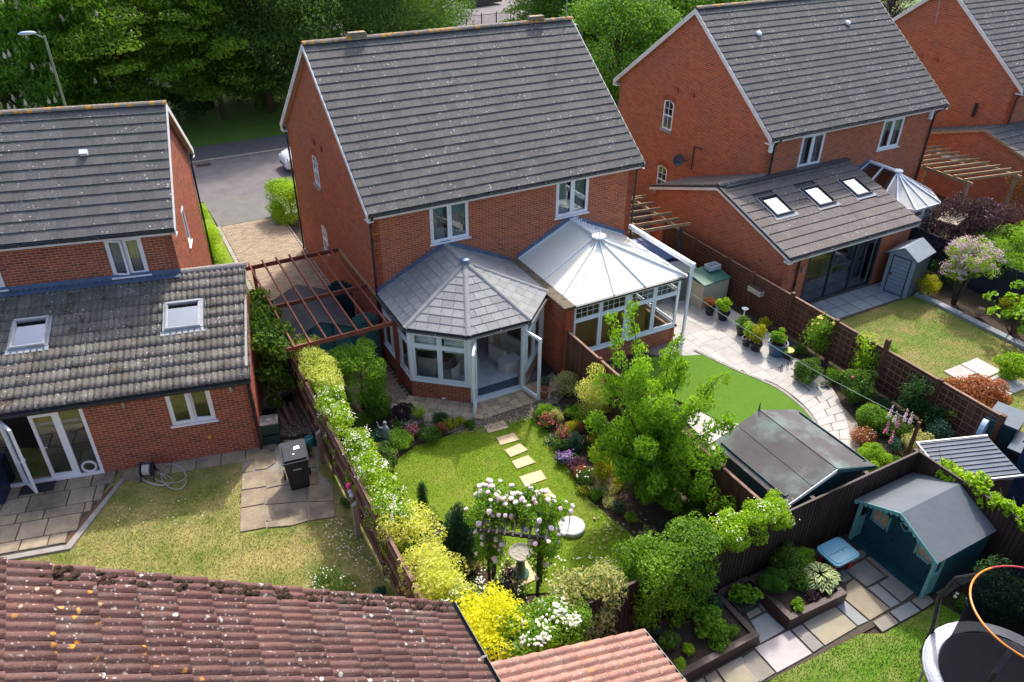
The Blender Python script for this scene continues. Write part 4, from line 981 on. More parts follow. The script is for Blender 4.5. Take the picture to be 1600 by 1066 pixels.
# ================================================================ right house with its wrap-round extension
H3 = thing('brick_house', 'red brick house on the right, its low extension carrying three roof windows', 'house', (15.03, -.08, 0), .011)
r3 = [(1.77, 3.0, 3.56, 4.80), (6.25, 7.52, 3.55, 4.79)]
g3 = [(9.12-5.95, 9.12-5.32, 3.78, 5.0), (9.12-5.9, 9.12-5.27, 1.0, 2.2)]
MR3, ML3, _, RM3, _ = house_shell(H3, 9.5, 9.12, 5.05, 8.66, r3, g3, (), BRK, TILE3, TILEO, 'L', 20, .3, shade_skip=None)
window(H3, MR3, *r3[0]); window(H3, MR3, *r3[1]); arch_window(H3, ML3, 9.12-5.63, 3.78, 5.0, .62); arch_window(H3, ML3, 9.12-5.58, 1.0, 2.2, .62)
for y in (5.26, 4.27): MB().box(-.06, 0, y-.11, y+.11, 5.43, 5.6).build('wall_vent', BRKP, H3)
for u in (2.0, 6.9): MB().lathe([(.12, 0), (.1, .06), (0, .09)], n=10).build('roof_vent', WHT, H3, RM3 @ T(u+.2, 4.55, .05))
D_ = MB(); D_.lathe([(.0, .0), (.12, .012), (.22, .05), (.26, .09), (.25, .095), (.11, .03), (0, .02)], n=16)
dish = D_.build('satellite_dish', ANTH, H3, Matrix.Translation((-.42, 4.1, 2.95)) @ Matrix.Rotation(-PI/2+.5, 4, 'Y') @ Matrix.Rotation(.3, 4, 'X'))
MB().bar((0, 4.1, 2.9), (-.4, 4.1, 2.9), .035, .035).bar((-.4, 4.1, 2.88), (-.72, 3.95, 3.05), .025, .025).build('dish_arm', BLK, H3)
pipe(H3, [(-.05, 3.75, 3.6), (-.05, 3.75, 2.6)], .02, 'waste_pipe'); pipe(H3, [(-.05, 3.3, 3.6), (-.05, 3.72, 3.6)], .02, 'waste_pipe')
pipe(H3, [(.3, -.33, 4.95), (.3, -.12, 4.75), (.3, -.06, 4.6), (.3, -.06, 3.6)])
pipe(H3, [(9.5, -.33, 4.95), (9.3, -.15, 4.75), (9.3, -.06, 4.6), (9.3, -.06, 0.1)])
for x in (.12, 9.05): MB().box(x-.06, x+.06, -.12, .0, 4.45, 4.8).build('alarm_box', WHT, H3)
# extension: x from -2.05 to 4.3, rear wall at y -3.6
XA, XB, YR, YB = -2.05, 4.32, -3.60, 3.45
xb = bricks_for(H3, BRK, 200); xm = MB(); bf = (XA+3.10-1.32, XA+3.10+2.02)
xh = [(1.12, 4.78, .05, 2.16)]
MXR = wall(H3, (XA, YR), (XB, YR), 0, 2.26, xh, xm, xb)
wall(H3, (XA, YB), (XA, YR), 0, [(0, 2.26), (YB+.05, 3.40), (YB-YR, 2.26)], (), xm, xb, bw=.8)
wall(H3, (XB, YR), (XB, -.02), 0, [(0, 2.26), (-YR-.02, 3.40)], (), xm, None); wall(H3, (-.02, YB), (XA, YB), 0, 2.26, (), xm, None)
xb.finish(); xm.build('extension_wall', MOR, H3)
S3 = math.hypot(3.80, 3.55-2.32); O3 = (XA-.12, YR-.22, 2.32); XM = planeM(O3, (1, 0, 0), (0, 3.80, 3.55-2.32)); NR3 = 10
R3s = [rl_rect(XM, H3, *q) for q in (((1183, 312), (1210, 305), (1240, 333), (1213, 341)), ((1250, 297), (1277, 291), (1304, 318), (1279, 326)), ((1310, 284), (1333, 278), (1362, 303), (1338, 310)))]
xt = Pieces(H3, 'extension_tile', TILEX, 300); xt.mesh('t', flat_tile(S3/NR3)); tiles(xt, 't', O3, (1, 0, 0), (0, 3.80, 3.55-2.32), XB-XA+.24, S3, .3, S3/NR3, True, [(a-.05, b+.05, c-.02, d+.04) for a, b, c, d in R3s])
S4 = math.hypot(YB+.25, 3.55-2.32); O4 = (-.02, YB+.2, 2.32); tiles(xt, 't', O4, (-1, 0, 0), (0, -(YB+.25-.2), 3.55-2.32), -XA+.1, S4, .3, S4/9, True); xt.finish()
MB().slab([(XA-.1, YR-.2, 2.30), (XB+.1, YR-.2, 2.30), (XB+.1, -.04, 3.52), (XA-.1, -.04, 3.52)], (0, 0, -.05)).slab([(XA-.1, YB+.2, 2.30), (-.03, YB+.2, 2.30), (-.03, -.04, 3.52), (XA-.1, -.04, 3.52)], (0, 0, -.05)).build('extension_deck', FELT, H3)
for r_ in R3s: rooflight(H3, XM, *r_, glass=glass_mat('bright_rooflight', (.8, .82, .82), .2, 1.2), flash=simple('lead_flash', (.28, .29, .31), None, 6, .6))
MB().box(XA+.1, XB+.1, -.3, -.10, 3.55, 3.585).build('flashing', simple('dark_flashing', (.07, .075, .085), None, 4, .5), H3)
ridge(H3, (XA-.15, -.06, 3.60), (0, -.06, 3.60), TILEX, .45, .11)
gutter(H3, (XA-.1, YR-.27, 2.30), (XB+.1, YR-.27, 2.30)); MB().box(XA-.08, XB+.08, YR-.21, YR-.19, 2.12, 2.30).build('fascia', WHP, H3); MB().box(XA-.08, XB+.08, YR-.19, YR, 2.12, 2.135).build('eaves_soffit', WHP, H3)
for (y0, y1, z0, z1) in ((YR-.25, -.05, 2.30, 3.54), (YB+.25, -.05, 2.30, 3.54)):
    MB().slab([(XA-.14, y0, z0-.13), (XA-.14, y1, z1-.13), (XA-.14, y1, z1+.0), (XA-.14, y0, z0+.0)], (.02, 0, 0)).build('bargeboard', WHP, H3)
    MB().slab([(XA-.165, y0, z0-.02), (XA-.165, y1, z1-.02), (XA-.165, y1, z1+.07), (XA-.165, y0, z0+.07)], (.06, 0, 0)).build('verge_trim', ANTH, H3)
MB().box(XA-.14, XA+.02, YR-.25, YR, 2.1, 2.17).build('box_end', WHP, H3)
pipe(H3, [(XA+.7, YR-.27, 2.26), (XA+.62, YR-.1, 2.1), (XA+.6, YR-.06, 1.95), (XA+.6, YR-.06, .02)])
a, b, c, d = xh[0]; m = MB(); m.box(a, b, -.03, .06, c, c+.08).box(a, b, -.03, .06, d-.08, d)
for i in range(4): x = a+(b-a-.08)*i/3; m.box(x, x+.08, -.03, .06, c+.08, d-.08)
bf_ = m.build('bifold_frame', ANTH, H3, MXR)
for i in range(3): x = a+.08+(b-a-.08)*i/3; MB().box(x, x+(b-a-.08)/3-.08, .0, .006, c+.08, d-.08).build('pane', GLS, bf_)
MB().box(b-.16, b-.08, .1, .12, c+.08, d-.08).build('curtain', CURT, bf_)
MB().box(.82, .88, -.08, 0, 1.5, 1.72).build('wall_light', MET, H3, MXR)
MB().box(XA-.02, XA, YR+1.0, YR+1.12, 1.6, 1.72).build('wall_vent', BRKP, H3)
MB().box(.5, 5, .25, 3.4, -.05, .065).build('room_floor', simple('room_floor', (.35, .34, .33), None, 3, .4), H3, MXR)
t = thing('table', 'small white desk standing behind the right-hand folding glass door', 'desk', (16.85, -2.75, .07), .011); MB().box(-.5, .5, -.25, .25, .70, .74).build('tabletop', WHP, t)
for x in (-.45, .42): MB().box(x, x+.03, -.22, .22, 0, .70).build('leg', WHP, t)
m = single(MB().lathe([(.06, 0), (.08, .1), (.07, .22), (0, .23)], n=10), 'water_jug', simple('turquoise', (.15, .5, .55)), 'turquoise jug on the white desk behind the folding doors', 'jug', M=T(16.75, -2.8, .815))

# ================================================================ the white conservatory beyond the right house
G3 = thing('conservatory', 'small white hipped conservatory half hidden between the right extension and the purple tree', 'conservatory', (20.95, 0, 0), .011)
m = MB(); pr = [(-1.35, -.1), (-1.35, -1.9), (-.6, -2.85), (.75, -2.85), (1.5, -1.9), (1.5, -.1)]
for a, b in zip(pr, pr[1:]): wall(G3, a, b, 0, .6, (), m, None, .2)
m.build('dwarf_wall', BRKP, G3)
for a, b in zip(pr, pr[1:]): M_, L_ = wallM(a, b); window(G3, M_, .03, L_-.03, .62, 2.2, 2, .03, transom=.75, curtain=False, glass=GLSC)
A3 = Vector((.07, -1.35, 3.1)); W3 = Vector((.07, -.02, 3.1)); ee = [Vector((x*1.07, y*1.04 if y < -.2 else -.02, 2.3)) for x, y in pr]
fr3 = [ee[0], ee[0].lerp(ee[1], .5), ee[1], ee[1].lerp(ee[2], .5), ee[2], ee[2].lerp(ee[3], .5), ee[3], ee[3].lerp(ee[4], .5), ee[4], ee[4].lerp(ee[5], .5), ee[5]]
tp3 = [W3, W3.lerp(A3, .5)]+[A3]*7+[W3.lerp(A3, .5), W3]; PG = simple('grey_polycarbonate', (.50, .50, .46), (.42, .42, .4), 1, .3)
for i in range(10):
    a, b, c, d = fr3[i], fr3[i+1], tp3[i+1], tp3[i]; poly = [a, b, c] if (c-d).length < .02 else [a, b, c, d]
    n = (b-a).cross(c-a).normalized(); n = n if n.z > 0 else -n; MB().slab([p-n*.015 for p in poly], -n*.022).build('roof_panel', PG if i > 2 else GLS, G3)
for i in range(11): MB().bar(fr3[i]+Vector((0, 0, .012)), tp3[i]+Vector((0, 0, .02)), .06, .04).build('glazing_bar', WHT, G3)
MB().bar(A3+Vector((0, 0, .05)), W3+Vector((0, 0, .05)), .16, .06).build('ridge_beam', WHT, G3); MB().lathe([(.2, 0), (.2, .05), (.0, .1)], A3+Vector((0, 0, .05)), 8).build('ridge_end_cap', WHT, G3)
for a, b in zip(ee, ee[1:]): MB().bar(a-Vector((0, 0, .05)), b-Vector((0, 0, .05)), .07, .07).build('gutter', WHT, G3)
MB().slab([(-1.45, -.03, 2.3), (.07, -.03, 3.15), (.07, -.03, 3.35), (-1.55, -.03, 2.5)], (0, .015, 0)).build('flashing', LEAD, G3)

# ================================================================ far right house
H4 = thing('brick_house', 'red brick house at the far upper right with a low garage in front', 'house', (29.8, 0, 0), .0)
house_shell(H4, 9.5, 9.1, 5.05, 8.70, (), (), (), BRK, TILE3, TILEO, 'L', 20, .3)
for y in (5.1, 4.24): MB().box(-.06, 0, y-.11, y+.11, 5.35, 5.52).build('wall_vent', BRKP, H4)
MB().tube([(-.08, 4.6, 7.0), (-.3, 4.6, 7.0), (-.3, 4.75, 8.2)], .02, 6).tube([(-.3, 4.4, 8.1), (-.3, 5.4, 8.3)], .015, 5).build('aerial', MET, H4)
MB().tube([(-.1, 1.6, 3.4), (-.1, 1.6, 4.0)], .07, 8).build('flue', BLK, H4)
pipe(H4, [(-.05, -.33, 4.95), (-.05, -.06, 4.6), (-.05, -.06, 3.3)])
gb4 = bricks_for(H4, BRK, 1); gm4 = MB(); xa = -1.6
wall(H4, (xa, 3.4), (xa, -4.6), 0, [(0, 2.3), (3.5, 3.40), (8.0, 2.0)], (), gm4, gb4, bw=.6); wall(H4, (xa, -4.6), (4, -4.6), 0, 2.0, (), gm4, None); gb4.finish(); gm4.build('garage_wall', MOR, H4)
gt4 = Pieces(H4, 'garage_tile', TILE3, 40); S5 = math.hypot(4.75, 1.45); gt4.mesh('t', flat_tile(S5/12)); tiles(gt4, 't', (xa-.12, -4.85, 2.02), (1, 0, 0), (0, 4.75, 1.43), 6, S5, .3, S5/12)
gt4.mesh('u', flat_tile(.4)); tiles(gt4, 'u', (-.02, 3.6, 2.3), (-1, 0, 0), (0, -3.65, 1.15), 1.7, 3.83, .3, .4); gt4.finish()
for (y0, y1, z0, z1) in ((-4.85, -.1, 2.0, 3.45), (3.6, -.1, 2.28, 3.45)): MB().slab([(xa-.14, y0, z0-.08), (xa-.14, y1, z1-.08), (xa-.14, y1, z1+.03), (xa-.14, y0, z0+.03)], (.03, 0, 0)).build('bargeboard', OAK, H4)
m = MB(); pts_ = [(xa-.03, 1.1-.0+.75*math.cos(t), 1.75+.32*math.sin(t)) for t in [i*PI/12 for i in range(13)]]; m.slab(pts_, (.02, 0, 0)); m.build('arched_window_head', WHT, H4)

# ================================================================ the two roofs nearest to the camera
H5 = thing('brick_house', 'nearest house at the bottom left with a plum-red, lichen-spotted pantiled roof', 'house', (-3.82, -13.83, 5.72))
pi_ = math.radians(35.7); tl = .345
np5 = Pieces(H5, 'pantile', NEAR, 300); np5.mesh('n', roman_tile(tl, .3, 3, 9, .030, .020, .026, .12))
SdN = Vector((-math.cos(pi_), 0, math.sin(pi_))); tiles(np5, 'n', (-.0, -5.4, 0), (0, 1, 0), tuple(SdN), 5.4, tl*16, .3, tl, False, (), .006); np5.finish()
DM = planeM((0, -5.4, 0), (0, 1, 0), tuple(SdN)); MB().box(0, 5.36, .03, tl*16, -.06, -.005).build('roof_deck', FELT, H5, DM)
MB().box(5.30, 5.40, .0, tl*16, -.06, .018).build('verge_mortar', simple('mossy_mortar', (.35, .2, .14), (.07, .04, .025), 9, .95, bump=1), H5, DM)
gutter(H5, (.06, -5.4, -.02), (.06, .03, -.02), .065)
MB().box(-.32, -.30, -5.4, -.12, -5.7, -.2).build('side_wall', BRKP, H5); MB().slab([(-.30, -.15, -5.7), (-.30, -.15, -.2), (-4.4, -.15, 2.75), (-8.6, -.15, -.2), (-8.6, -.15, -5.7)], (0, -.2, 0)).build('gable_wall', BRKP, H5)
np5b = Pieces(H5, 'ridge_tile', NEAR, 20); rx = tl*16*math.cos(pi_); rz_ = tl*16*math.sin(pi_)
ridge(H5, (-rx, -5.4, rz_+.03), (-rx, 0, rz_+.03), NEAR, .4, .13)
rng = np.random.default_rng(3); mo = MB()
for i in range(230):
    s = rng.uniform(.1, 4.6); c0 = DM @ Vector((5.33-rng.uniform(0, .16), s, .05)); r = rng.uniform(.015, .04)
    mo.lathe([(r, -.01), (r*.9, r*.4), (0, r*.7)], c0, 6, rng.uniform(.8, 1.8), rng.uniform(.6, 1.1))
for i in range(260):
    s = (int(rng.uniform(0, 14))+.03)*tl; c0 = DM @ Vector((rng.uniform(3.3, 5.3), s-.01, .035)); r = rng.uniform(.008, .022); mo.lathe([(r, -.01), (r*.8, r*.5), (0, r*.7)], c0, 5, rng.uniform(.7, 1.3), rng.uniform(1, 2.2))
mo.build('moss', simple('brown_moss', (.045, .028, .015), (.09, .05, .02), 40, .98, bump=1), H5, kind='stuff')
H6 = thing('outbuilding', 'low pale red pantiled roof at the bottom centre beside the dark fence', 'roof', (-.36, -13.62, 2.8))
p2 = math.radians(19.5); np6 = Pieces(H6, 'pantile', NEAR2, 150); np6.mesh('n', roman_tile(.306, .3, 2, 12, .045, .022, .026, .1))
Sd6 = Vector((-math.cos(p2), 0, math.sin(p2))); tiles(np6, 'n', (0, -4.2, 0), (0, 1, 0), tuple(Sd6), 4.2, .306*12, .3, .306, False, (), .005); np6.finish()
DM6 = planeM((0, -4.2, 0), (0, 1, 0), tuple(Sd6)); MB().box(0, 4.17, .03, .306*12, -.06, -.005).build('roof_deck', FELT, H6, DM6)
gutter(H6, (.05, -4.2, -.02), (.05, .03, -.02), .05)
MB().box(-.25, -.23, -4.2, -.15, -2.8, -.1).build('side_wall', BRKP, H6); MB().slab([(-.25, -.12, -2.8), (-.25, -.12, -.12), (-3.4, -.12, 1.0), (-3.4, -.12, -2.8)], (0, -.2, 0)).build('gable_wall', BRKP, H6)

# ================================================================ fences
def post(par, x, y, h, w_=.1, mat=None, z=0): return MB().box(-w_/2, w_/2, -w_/2, w_/2, z, h).build('post', mat or FENB, par, Matrix.Translation((x, y, 0)))
def close_board(par, a, b, n, h, mat=FENB, side=1, rails=(.35, 1.0, 1.6), cap=True, railmat=None, posth=.08, postw=.1):
    a = Vector((a[0], a[1], 0)); b = Vector((b[0], b[1], 0)); d = (b-a)/n; X = d.normalized(); Nn = Vector((-X.y, X.x, 0))*side
    ang = math.atan2(X.y, X.x)
    for i in range(n+1):
        p = a+d*i; MB().box(-postw/2, postw/2, -postw/2, postw/2, 0, h+posth).build('post', mat, par, T(p.x, p.y, 0, ang))
    for i in range(n):
        p = a+d*i; L = d.length-postw; m = MB(); k = int(L/.11)
        for j in range(k): x = postw/2+j*L/k; m.box(x, x+L/k-.004, -.012 if j % 2 else -.02, .004, .08, h-.02-.008*rnd.random())
        m.build('boards', mat, par, T(p.x, p.y, 0, ang), kind='stuff')
        for z in rails: MB().box(postw/2, postw/2+L, .006, .05, z-.04, z+.04).build('rail', railmat or mat, par, T(p.x, p.y, 0, ang)) if side > 0 else MB().box(postw/2, postw/2+L, -.066, -.022, z-.04, z+.04).build('rail', railmat or mat, par, T(p.x, p.y, 0, ang))
        if cap: MB().box(postw/2, postw/2+L, -.04, .03, h-.018, h+.012).build('capping', railmat or mat, par, T(p.x, p.y, 0, ang))
F1 = thing('fence', 'long brown timber fence with pale rails and concrete spurs, buried under the flowering hedge', 'fence')
close_board(F1, (-2.98, -.6), (-2.98, -11.9), 6, 1.72, FENB, -1, (.3, 1.0, 1.55), True, FENW, .06)
for (x, y) in ((-3.13, -3.82), (-3.14, -6.74)): MB().box(-.06, .06, -.05, .05, 0, .95).slab([(-.06, -.05, .95), (.06, -.05, .95), (.06, -.05, 1.04)], (0, .1, 0)).build('concrete_spur', CONC, F1, T(x, y))
F2 = thing('fence', 'smooth brown timber fence between the two middle gardens, partly behind the cherry tree', 'fence')
close_board(F2, (4.46, -3.72), (4.46, -12.0), 5, 1.8, FENB, 1, (.25, 1.1), True, FENW, .05)
def batten(par, a, b, h, mat, n=None):
    a = Vector((a[0], a[1], 0)); b = Vector((b[0], b[1], 0)); X = (b-a).normalized(); L = (b-a).length; ang = math.atan2(X.y, X.x); k = int(L/.105); m = MB()
    for j in range(k): x = j*L/k; m.box(x, x+L/k*.62, -.022, .012, .03, h-.006*(j % 2)); m.box(x+L/k*.62, x+L/k, -.008, .004, .03, h-.012)
    m.build('battens', mat, par, T(a.x, a.y, 0, ang), kind='stuff')
    q = int(L/1.8)+1
    for i in range(q+1): p = a+X*L*i/q; MB().box(-.05, .05, .013, .1, 0, h+.02).build('post', mat, par, T(p.x, p.y, 0, ang))
    MB().box(0, L, -.03, .02, h, h+.018).build('capping', mat, par, T(a.x, a.y, 0, ang))
F3 = thing('fence', 'dark brown vertical-batten fence along the bottom of the gardens', 'fence'); batten(F3, (-2.9, -12.10), (8.88, -12.10), 1.8, FEND)
F4 = thing('fence', 'dark brown batten fence running towards the camera behind the playhouse', 'fence'); batten(F4, (8.90, -12.12), (8.90, -19), 1.8, FEND)
TREL = simple('red_brown_trellis', (.20, .085, .048), (.15, .065, .04), 5, .75, rvar=.2)
F5 = thing('fence', 'brown trellised fence of panels running between the patio and the right-hand garden', 'fence')
TX = 12.42; ys = [1.9, .1, -1.5, -2.05, -2.6, -4.75, -6.6, -8.45, -10.3, -12.1]; ys = [1.9, 0.1, -1.75, -3.0, -4.78, -6.6, -8.4, -10.2, -12.0]; FH = 1.47
for i, y in enumerate(ys): MB().box(-.07, .05, -.06, .06, 0, FH+(.06 if i != 4 and i != 6 else .12 if i == 4 else .34)).build('post', FENB, F5, Matrix.Translation((TX, y, 0)))
for i, (y0, y1) in enumerate(zip(ys, ys[1:])):
    m = MB(); L = y0-y1-.12; k = int(L/.12)
    for j in range(k): y = y1+.06+j*L/k; m.box(0, .02 if j % 2 else .013, y, y+L/k-.004, .05, FH-.03)
    m.build('boards', FENB, F5, Matrix.Translation((TX, 0, 0)), kind='stuff')
    MB().box(-.03, .04, y1+.06, y0-.06, FH-.025, FH+.01).build('capping', FENW, F5, Matrix.Translation((TX, 0, 0)))
    sp = .115 if i < 4 else .19; pale = FENW if i > 4 else TREL; lo, hi = (.12, FH-.1)
    nz = int((hi-lo)/sp); ny = int((L-.04)/sp)
    sh = MB().box(-.050, -.036, 0, 1, -.012, .012).me('slat'); sv = MB().box(-.036, -.022, -.012, .012, 0, hi-lo).me('slat')
    for q in range(nz+1): obj('slat', sh, pale, F5, Matrix.Translation((TX, y1+.08, lo+(hi-lo)*q/nz)) @ Matrix.Diagonal((1, L-.04, 1, 1)))
    for q in range(ny+1): obj('slat', sv, pale, F5, Matrix.Translation((TX, y1+.08+(L-.04)*q/ny, lo)))
F6 = thing('metal_railing', 'black upright metal railing beside the far car park between the trees', 'railing')
m = MB()
for i in range(5): MB().box(-.03, .03, -.03, .03, 0, 1.25).build('post', BLK, F6, T(24.2+i*1.6, 48.1+i*.12))
for z in (.2, 1.05): MB().bar((24.2, 48.1, z), (30.6, 48.6, z), .03, .04).build('rail', BLK, F6)
pk = MB().box(-.01, .01, -.01, .01, .1, 1.1).me('picket')
for i in range(48): obj('picket', pk, BLK, F6, T(24.3+i*.132, 48.1+i*.0099))

# ================================================================ pergolas
PA = thing('pergola', 'red-brown timber pergola of open rafters over the passage left of the middle house', 'pergola')
def timber(par, p, q, w_=.05, h=.1, mat=None, name='rafter'): return MB().bar(p, q, w_, h).build(name, mat or PERG, par)
for y in (3.79, .88, -1.60): timber(PA, (-3.22, y, 2.24), (.02 if y > -1 else .32, y, 2.24), .05, .13, name='beam')
for i in range(8): x = -2.98+i*.44; timber(PA, (x, 3.95, 2.34), (x, -1.74, 2.34), .045, .075)
timber(PA, (-.03, 3.9, 2.24), (-.03, -.1, 2.24), .045, .12, OAK, 'wall_plate')
for x, y in ((-2.9, -1.5), (-1.0, -1.5), (-2.9, 3.7), (-2.9, .9), (-.06, -1.5)): timber(PA, (x, y, 0), (x, y, 2.2), .1, .1, name='post')
PB = thing('pergola', 'weathered timber pergola rafters between the middle house and the right house', 'pergola')
for i in range(6): y = 2.9-.55*i; timber(PB, (9.25, y, 2.35), (11.75+.12*(i % 2), y-.25, 2.30), .045, .11, simple('weathered_rafter%d' % i, (.20, .12, .06), (.30, .21, .12), 6, .8))
timber(PB, (9.26, 3.15, 2.28), (12.1, 2.9, 2.25), .05, .12, OAK, 'beam'); timber(PB, (11.5, 3.2, 2.22), (11.35, -.1, 2.22), .05, .1, OAK, 'beam'); timber(PB, (10.1, 3.2, 2.22), (10.1, 0, 2.22), .05, .08, OAK, 'beam'); timber(PB, (11.45, -.1, 0), (11.45, -.1, 2.2), .09, .09, ANTH, 'post')
PC = thing('pergola', 'weathered timber pergola with close rafters in front of the far right garage', 'pergola')
for i in range(9): y = 1.6-.48*i; timber(PC, (24.6, y+.3, 2.38), (27.6, y-.25, 2.38), .045, .10, OAK)
timber(PC, (27.3, 1.6, 2.28), (27.3, -2.7, 2.28), .06, .13, OAK, 'beam'); timber(PC, (24.7, 1.9, 2.28), (24.7, -2.3, 2.28), .06, .13, OAK, 'beam')
for x, y in ((27.3, -2.5), (24.7, -2.1), (27.3, 1.5)): timber(PC, (x, y, 0), (x, y, 2.25), .12, .12, OAK, 'post')

# ================================================================ sheds and stores
def gable_shed(name, label, cat, loc, rz, w_, d, he, hr, wallm, roofm, oh=.08, ridge_along='y', front=None, board=.12, boards=True):
    "box shed in local frame, ridge along local y, gables at y=0 (front) and y=d"
    t = thing(name, label, cat, (*loc, 0), rz)
    m = MB()
    for y0, y1 in ((0, .02), (d-.02, d)): m.slab([(0, y0, 0), (w_, y0, 0), (w_, y0, he), (w_/2, y0, hr-.03), (0, y0, he)], (0, .02, 0))
    m.build('gable_wall', wallm, t)
    for x in (0, w_-.02): MB().box(x, x+.02, .02, d-.02, 0, he).build('side_wall', wallm, t)
    n = int(he/board); bd = MB()
    for i in range(n+4):
        z = i*board+.01
        if z < he-.02: bd.slab([(-.012, .0, z), (-.002, .0, z+board-.01), (-.002, d, z+board-.01), (-.012, d, z)], (.008, 0, 0)); bd.slab([(w_+.012, .0, z), (w_+.002, .0, z+board-.01), (w_+.002, d, z+board-.01), (w_+.012, d, z)], (-.008, 0, 0))
        hw = w_/2 if z < he else max(0, w_/2*(hr-.04-z-board*.5)/(hr-he))
        if hw > .05: bd.slab([(w_/2-hw, -.012, z), (w_/2+hw, -.012, z), (w_/2+hw, -.002, z+board-.01), (w_/2-hw, -.002, z+board-.01)], (0, .008, 0))
    bd.build('cladding', wallm, t, kind='stuff')
    for s in (-1, 1):
        x0 = w_/2; x1 = w_/2+s*(w_/2+oh); zz = he-(hr-he)*oh/(w_/2); nr = Vector((-(hr-zz)*s*-1, 0, abs(x1-x0))).normalized()
        MB().slab([(x0, -oh*1.4, hr), (x1, -oh*1.4, zz), (x1, d+oh*1.4, zz), (x0, d+oh*1.4, hr)], (0, 0, .028)).build('roof_sheet', roofm, t)
    return t
BS = gable_shed('garden_shed', 'large teal garden shed with a stained felt roof standing by the bottom fence', 'shed', (5.02, -11.72), 0, 2.55, 2.05, 1.72, 2.16, TEALD, FELTG, .12)
for s in (-1, 1): MB().slab([(1.275, -.2, 2.08), (1.275+s*1.44, -.2, 1.60), (1.275+s*1.44, -.2, 1.70), (1.275, -.2, 2.18)], (0, .02, 0)).build('bargeboard', WHP if s < 0 else TEALD, BS)
MB().slab([(1.275-.04, 2.22, 2.05), (1.275+.04, 2.22, 2.05), (1.275, 2.22, 2.40)], (0, .02, 0)).build('finial', TEALD, BS)
MB().box(1.27, 1.28, -.16, 2.2, 2.19, 2.20).build('ridge_strip', FELT, BS)
for s, f in ((-1, .5),): MB().slab([(1.275+s*f*1.275, -.16, 2.19-f*.44+.002), (1.275+s*(f*1.275+.03), -.16, 2.19-f*.44-.008), (1.275+s*(f*1.275+.03), 2.2, 2.19-f*.44-.008), (1.275+s*f*1.275, 2.2, 2.19-f*.44+.002)], (0, 0, .006)).build('felt_lap', FELTG, BS)
PS = gable_shed('garden_shed', 'teal garden shed under the red-brown pergola with a dark felt roof', 'shed', (-2.72, .02), 0, 1.75, 2.35, 1.55, 1.95, TEAL, FELT, .1)
m = MB(); m.box(.55, .60, -.03, -.012, .1, 1.75).box(1.2, 1.25, -.03, -.012, .1, 1.75); m.build('door_trim', TEALD, PS)
for z in (.35, 1.35): MB().box(.08, .5, -.035, -.014, z, z+.03).build('hinge', BLK, PS)
GT = thing('garden_gate', 'teal boarded side gate with an arched top between the shed and the middle house', 'gate', (-.93, .18))
n = 8
for i in range(n): x = i*.11; MB().box(x, x+.105, 0, .025, .05, 1.55+.2*math.sin(PI*(i+.5)/n)).build('board', TEAL, GT)
for z in (.35, 1.35): MB().box(0, .87, -.03, -.001, z, z+.09).build('rail', TEAL, GT); MB().box(.35, .87, -.045, -.031, z+.02, z+.05).build('hinge', BLK, GT)
GT2 = thing('garden_gate', 'second dark teal arched gate further back beside the house wall', 'gate', (-1.0, 2.5))
for i in range(n): x = i*.115; MB().box(x, x+.11, 0, .025, .05, 1.5+.3*math.sin(PI*(i+.5)/n)).build('board', TEALD, GT2)
MB().box(0, .92, -.03, -.001, .9, 1.0).build('rail', TEALD, GT2)
# playhouse
PH = thing('playhouse', 'teal wooden playhouse with a blue-grey felt roof and a scalloped porch front', 'playhouse', (7.0, -12.22, 0))
hw, dp, pr_ = 2.0, 1.78, .34
m = MB(); m.slab([(pr_, 0, 0), (pr_, -hw, 0), (pr_, -hw, 1.18), (pr_, -hw/2, 1.62), (pr_, 0, 1.18)], (.02, 0, 0)); m.build('front_wall', TEALD, PH)
MB().slab([(dp, 0, 0), (dp, -hw, 0), (dp, -hw, 1.18), (dp, -hw/2, 1.62), (dp, 0, 1.18)], (-.02, 0, 0)).build('back_wall', TEALD, PH)
for y in (0, -hw+.02): MB().box(pr_+.02, dp-.02, y-.02, y, 0, 1.18).build('side_wall', TEALD, PH)
bd = MB()
for i in range(10):
    z = i*.12+.01; bd.slab([(pr_+.02, -hw-.014, z), (pr_+.02, -hw-.002, z+.11), (dp, -hw-.002, z+.11), (dp, -hw-.014, z)], (0, .006, 0)); bd.slab([(pr_-.012, -.02, z), (pr_-.002, -.02, z+.11), (pr_-.002, -hw+.02, z+.11), (pr_-.012, -hw+.02, z)], (.006, 0, 0))
bd.build('cladding', TEALD, PH, kind='stuff')
MB().box(-.03, pr_, -hw, 0, .0, .035).build('porch_floor', TEALD, PH)
for sgn in (1, -1):
    y1 = -hw/2+sgn*(hw/2+.06); MB().slab([(-.08, -hw/2, 1.70), (-.08, y1, 1.20), (dp+.08, y1, 1.20), (dp+.08, -hw/2, 1.70)], (0, 0, .024)).build('roof_sheet', FELTB, PH)
    mm = MB(); N_ = 9; a = Vector((-.10, -hw/2, 1.715)); b = Vector((-.10, y1-sgn*-.01, 1.205)); up = Vector((0, 0, 1))
    for i in range(N_):
        p = a.lerp(b, i/N_); q = a.lerp(b, (i+1)/N_); mid = (p+q)/2
        mm.slab([p+up*.01, q+up*.01, q-up*.05, mid+(q-mid)*.5-up*.10, mid-up*.115, mid+(p-mid)*.5-up*.10, p-up*.05], (.018, 0, 0))
    mm.build('scalloped_trim', TEALP, PH)
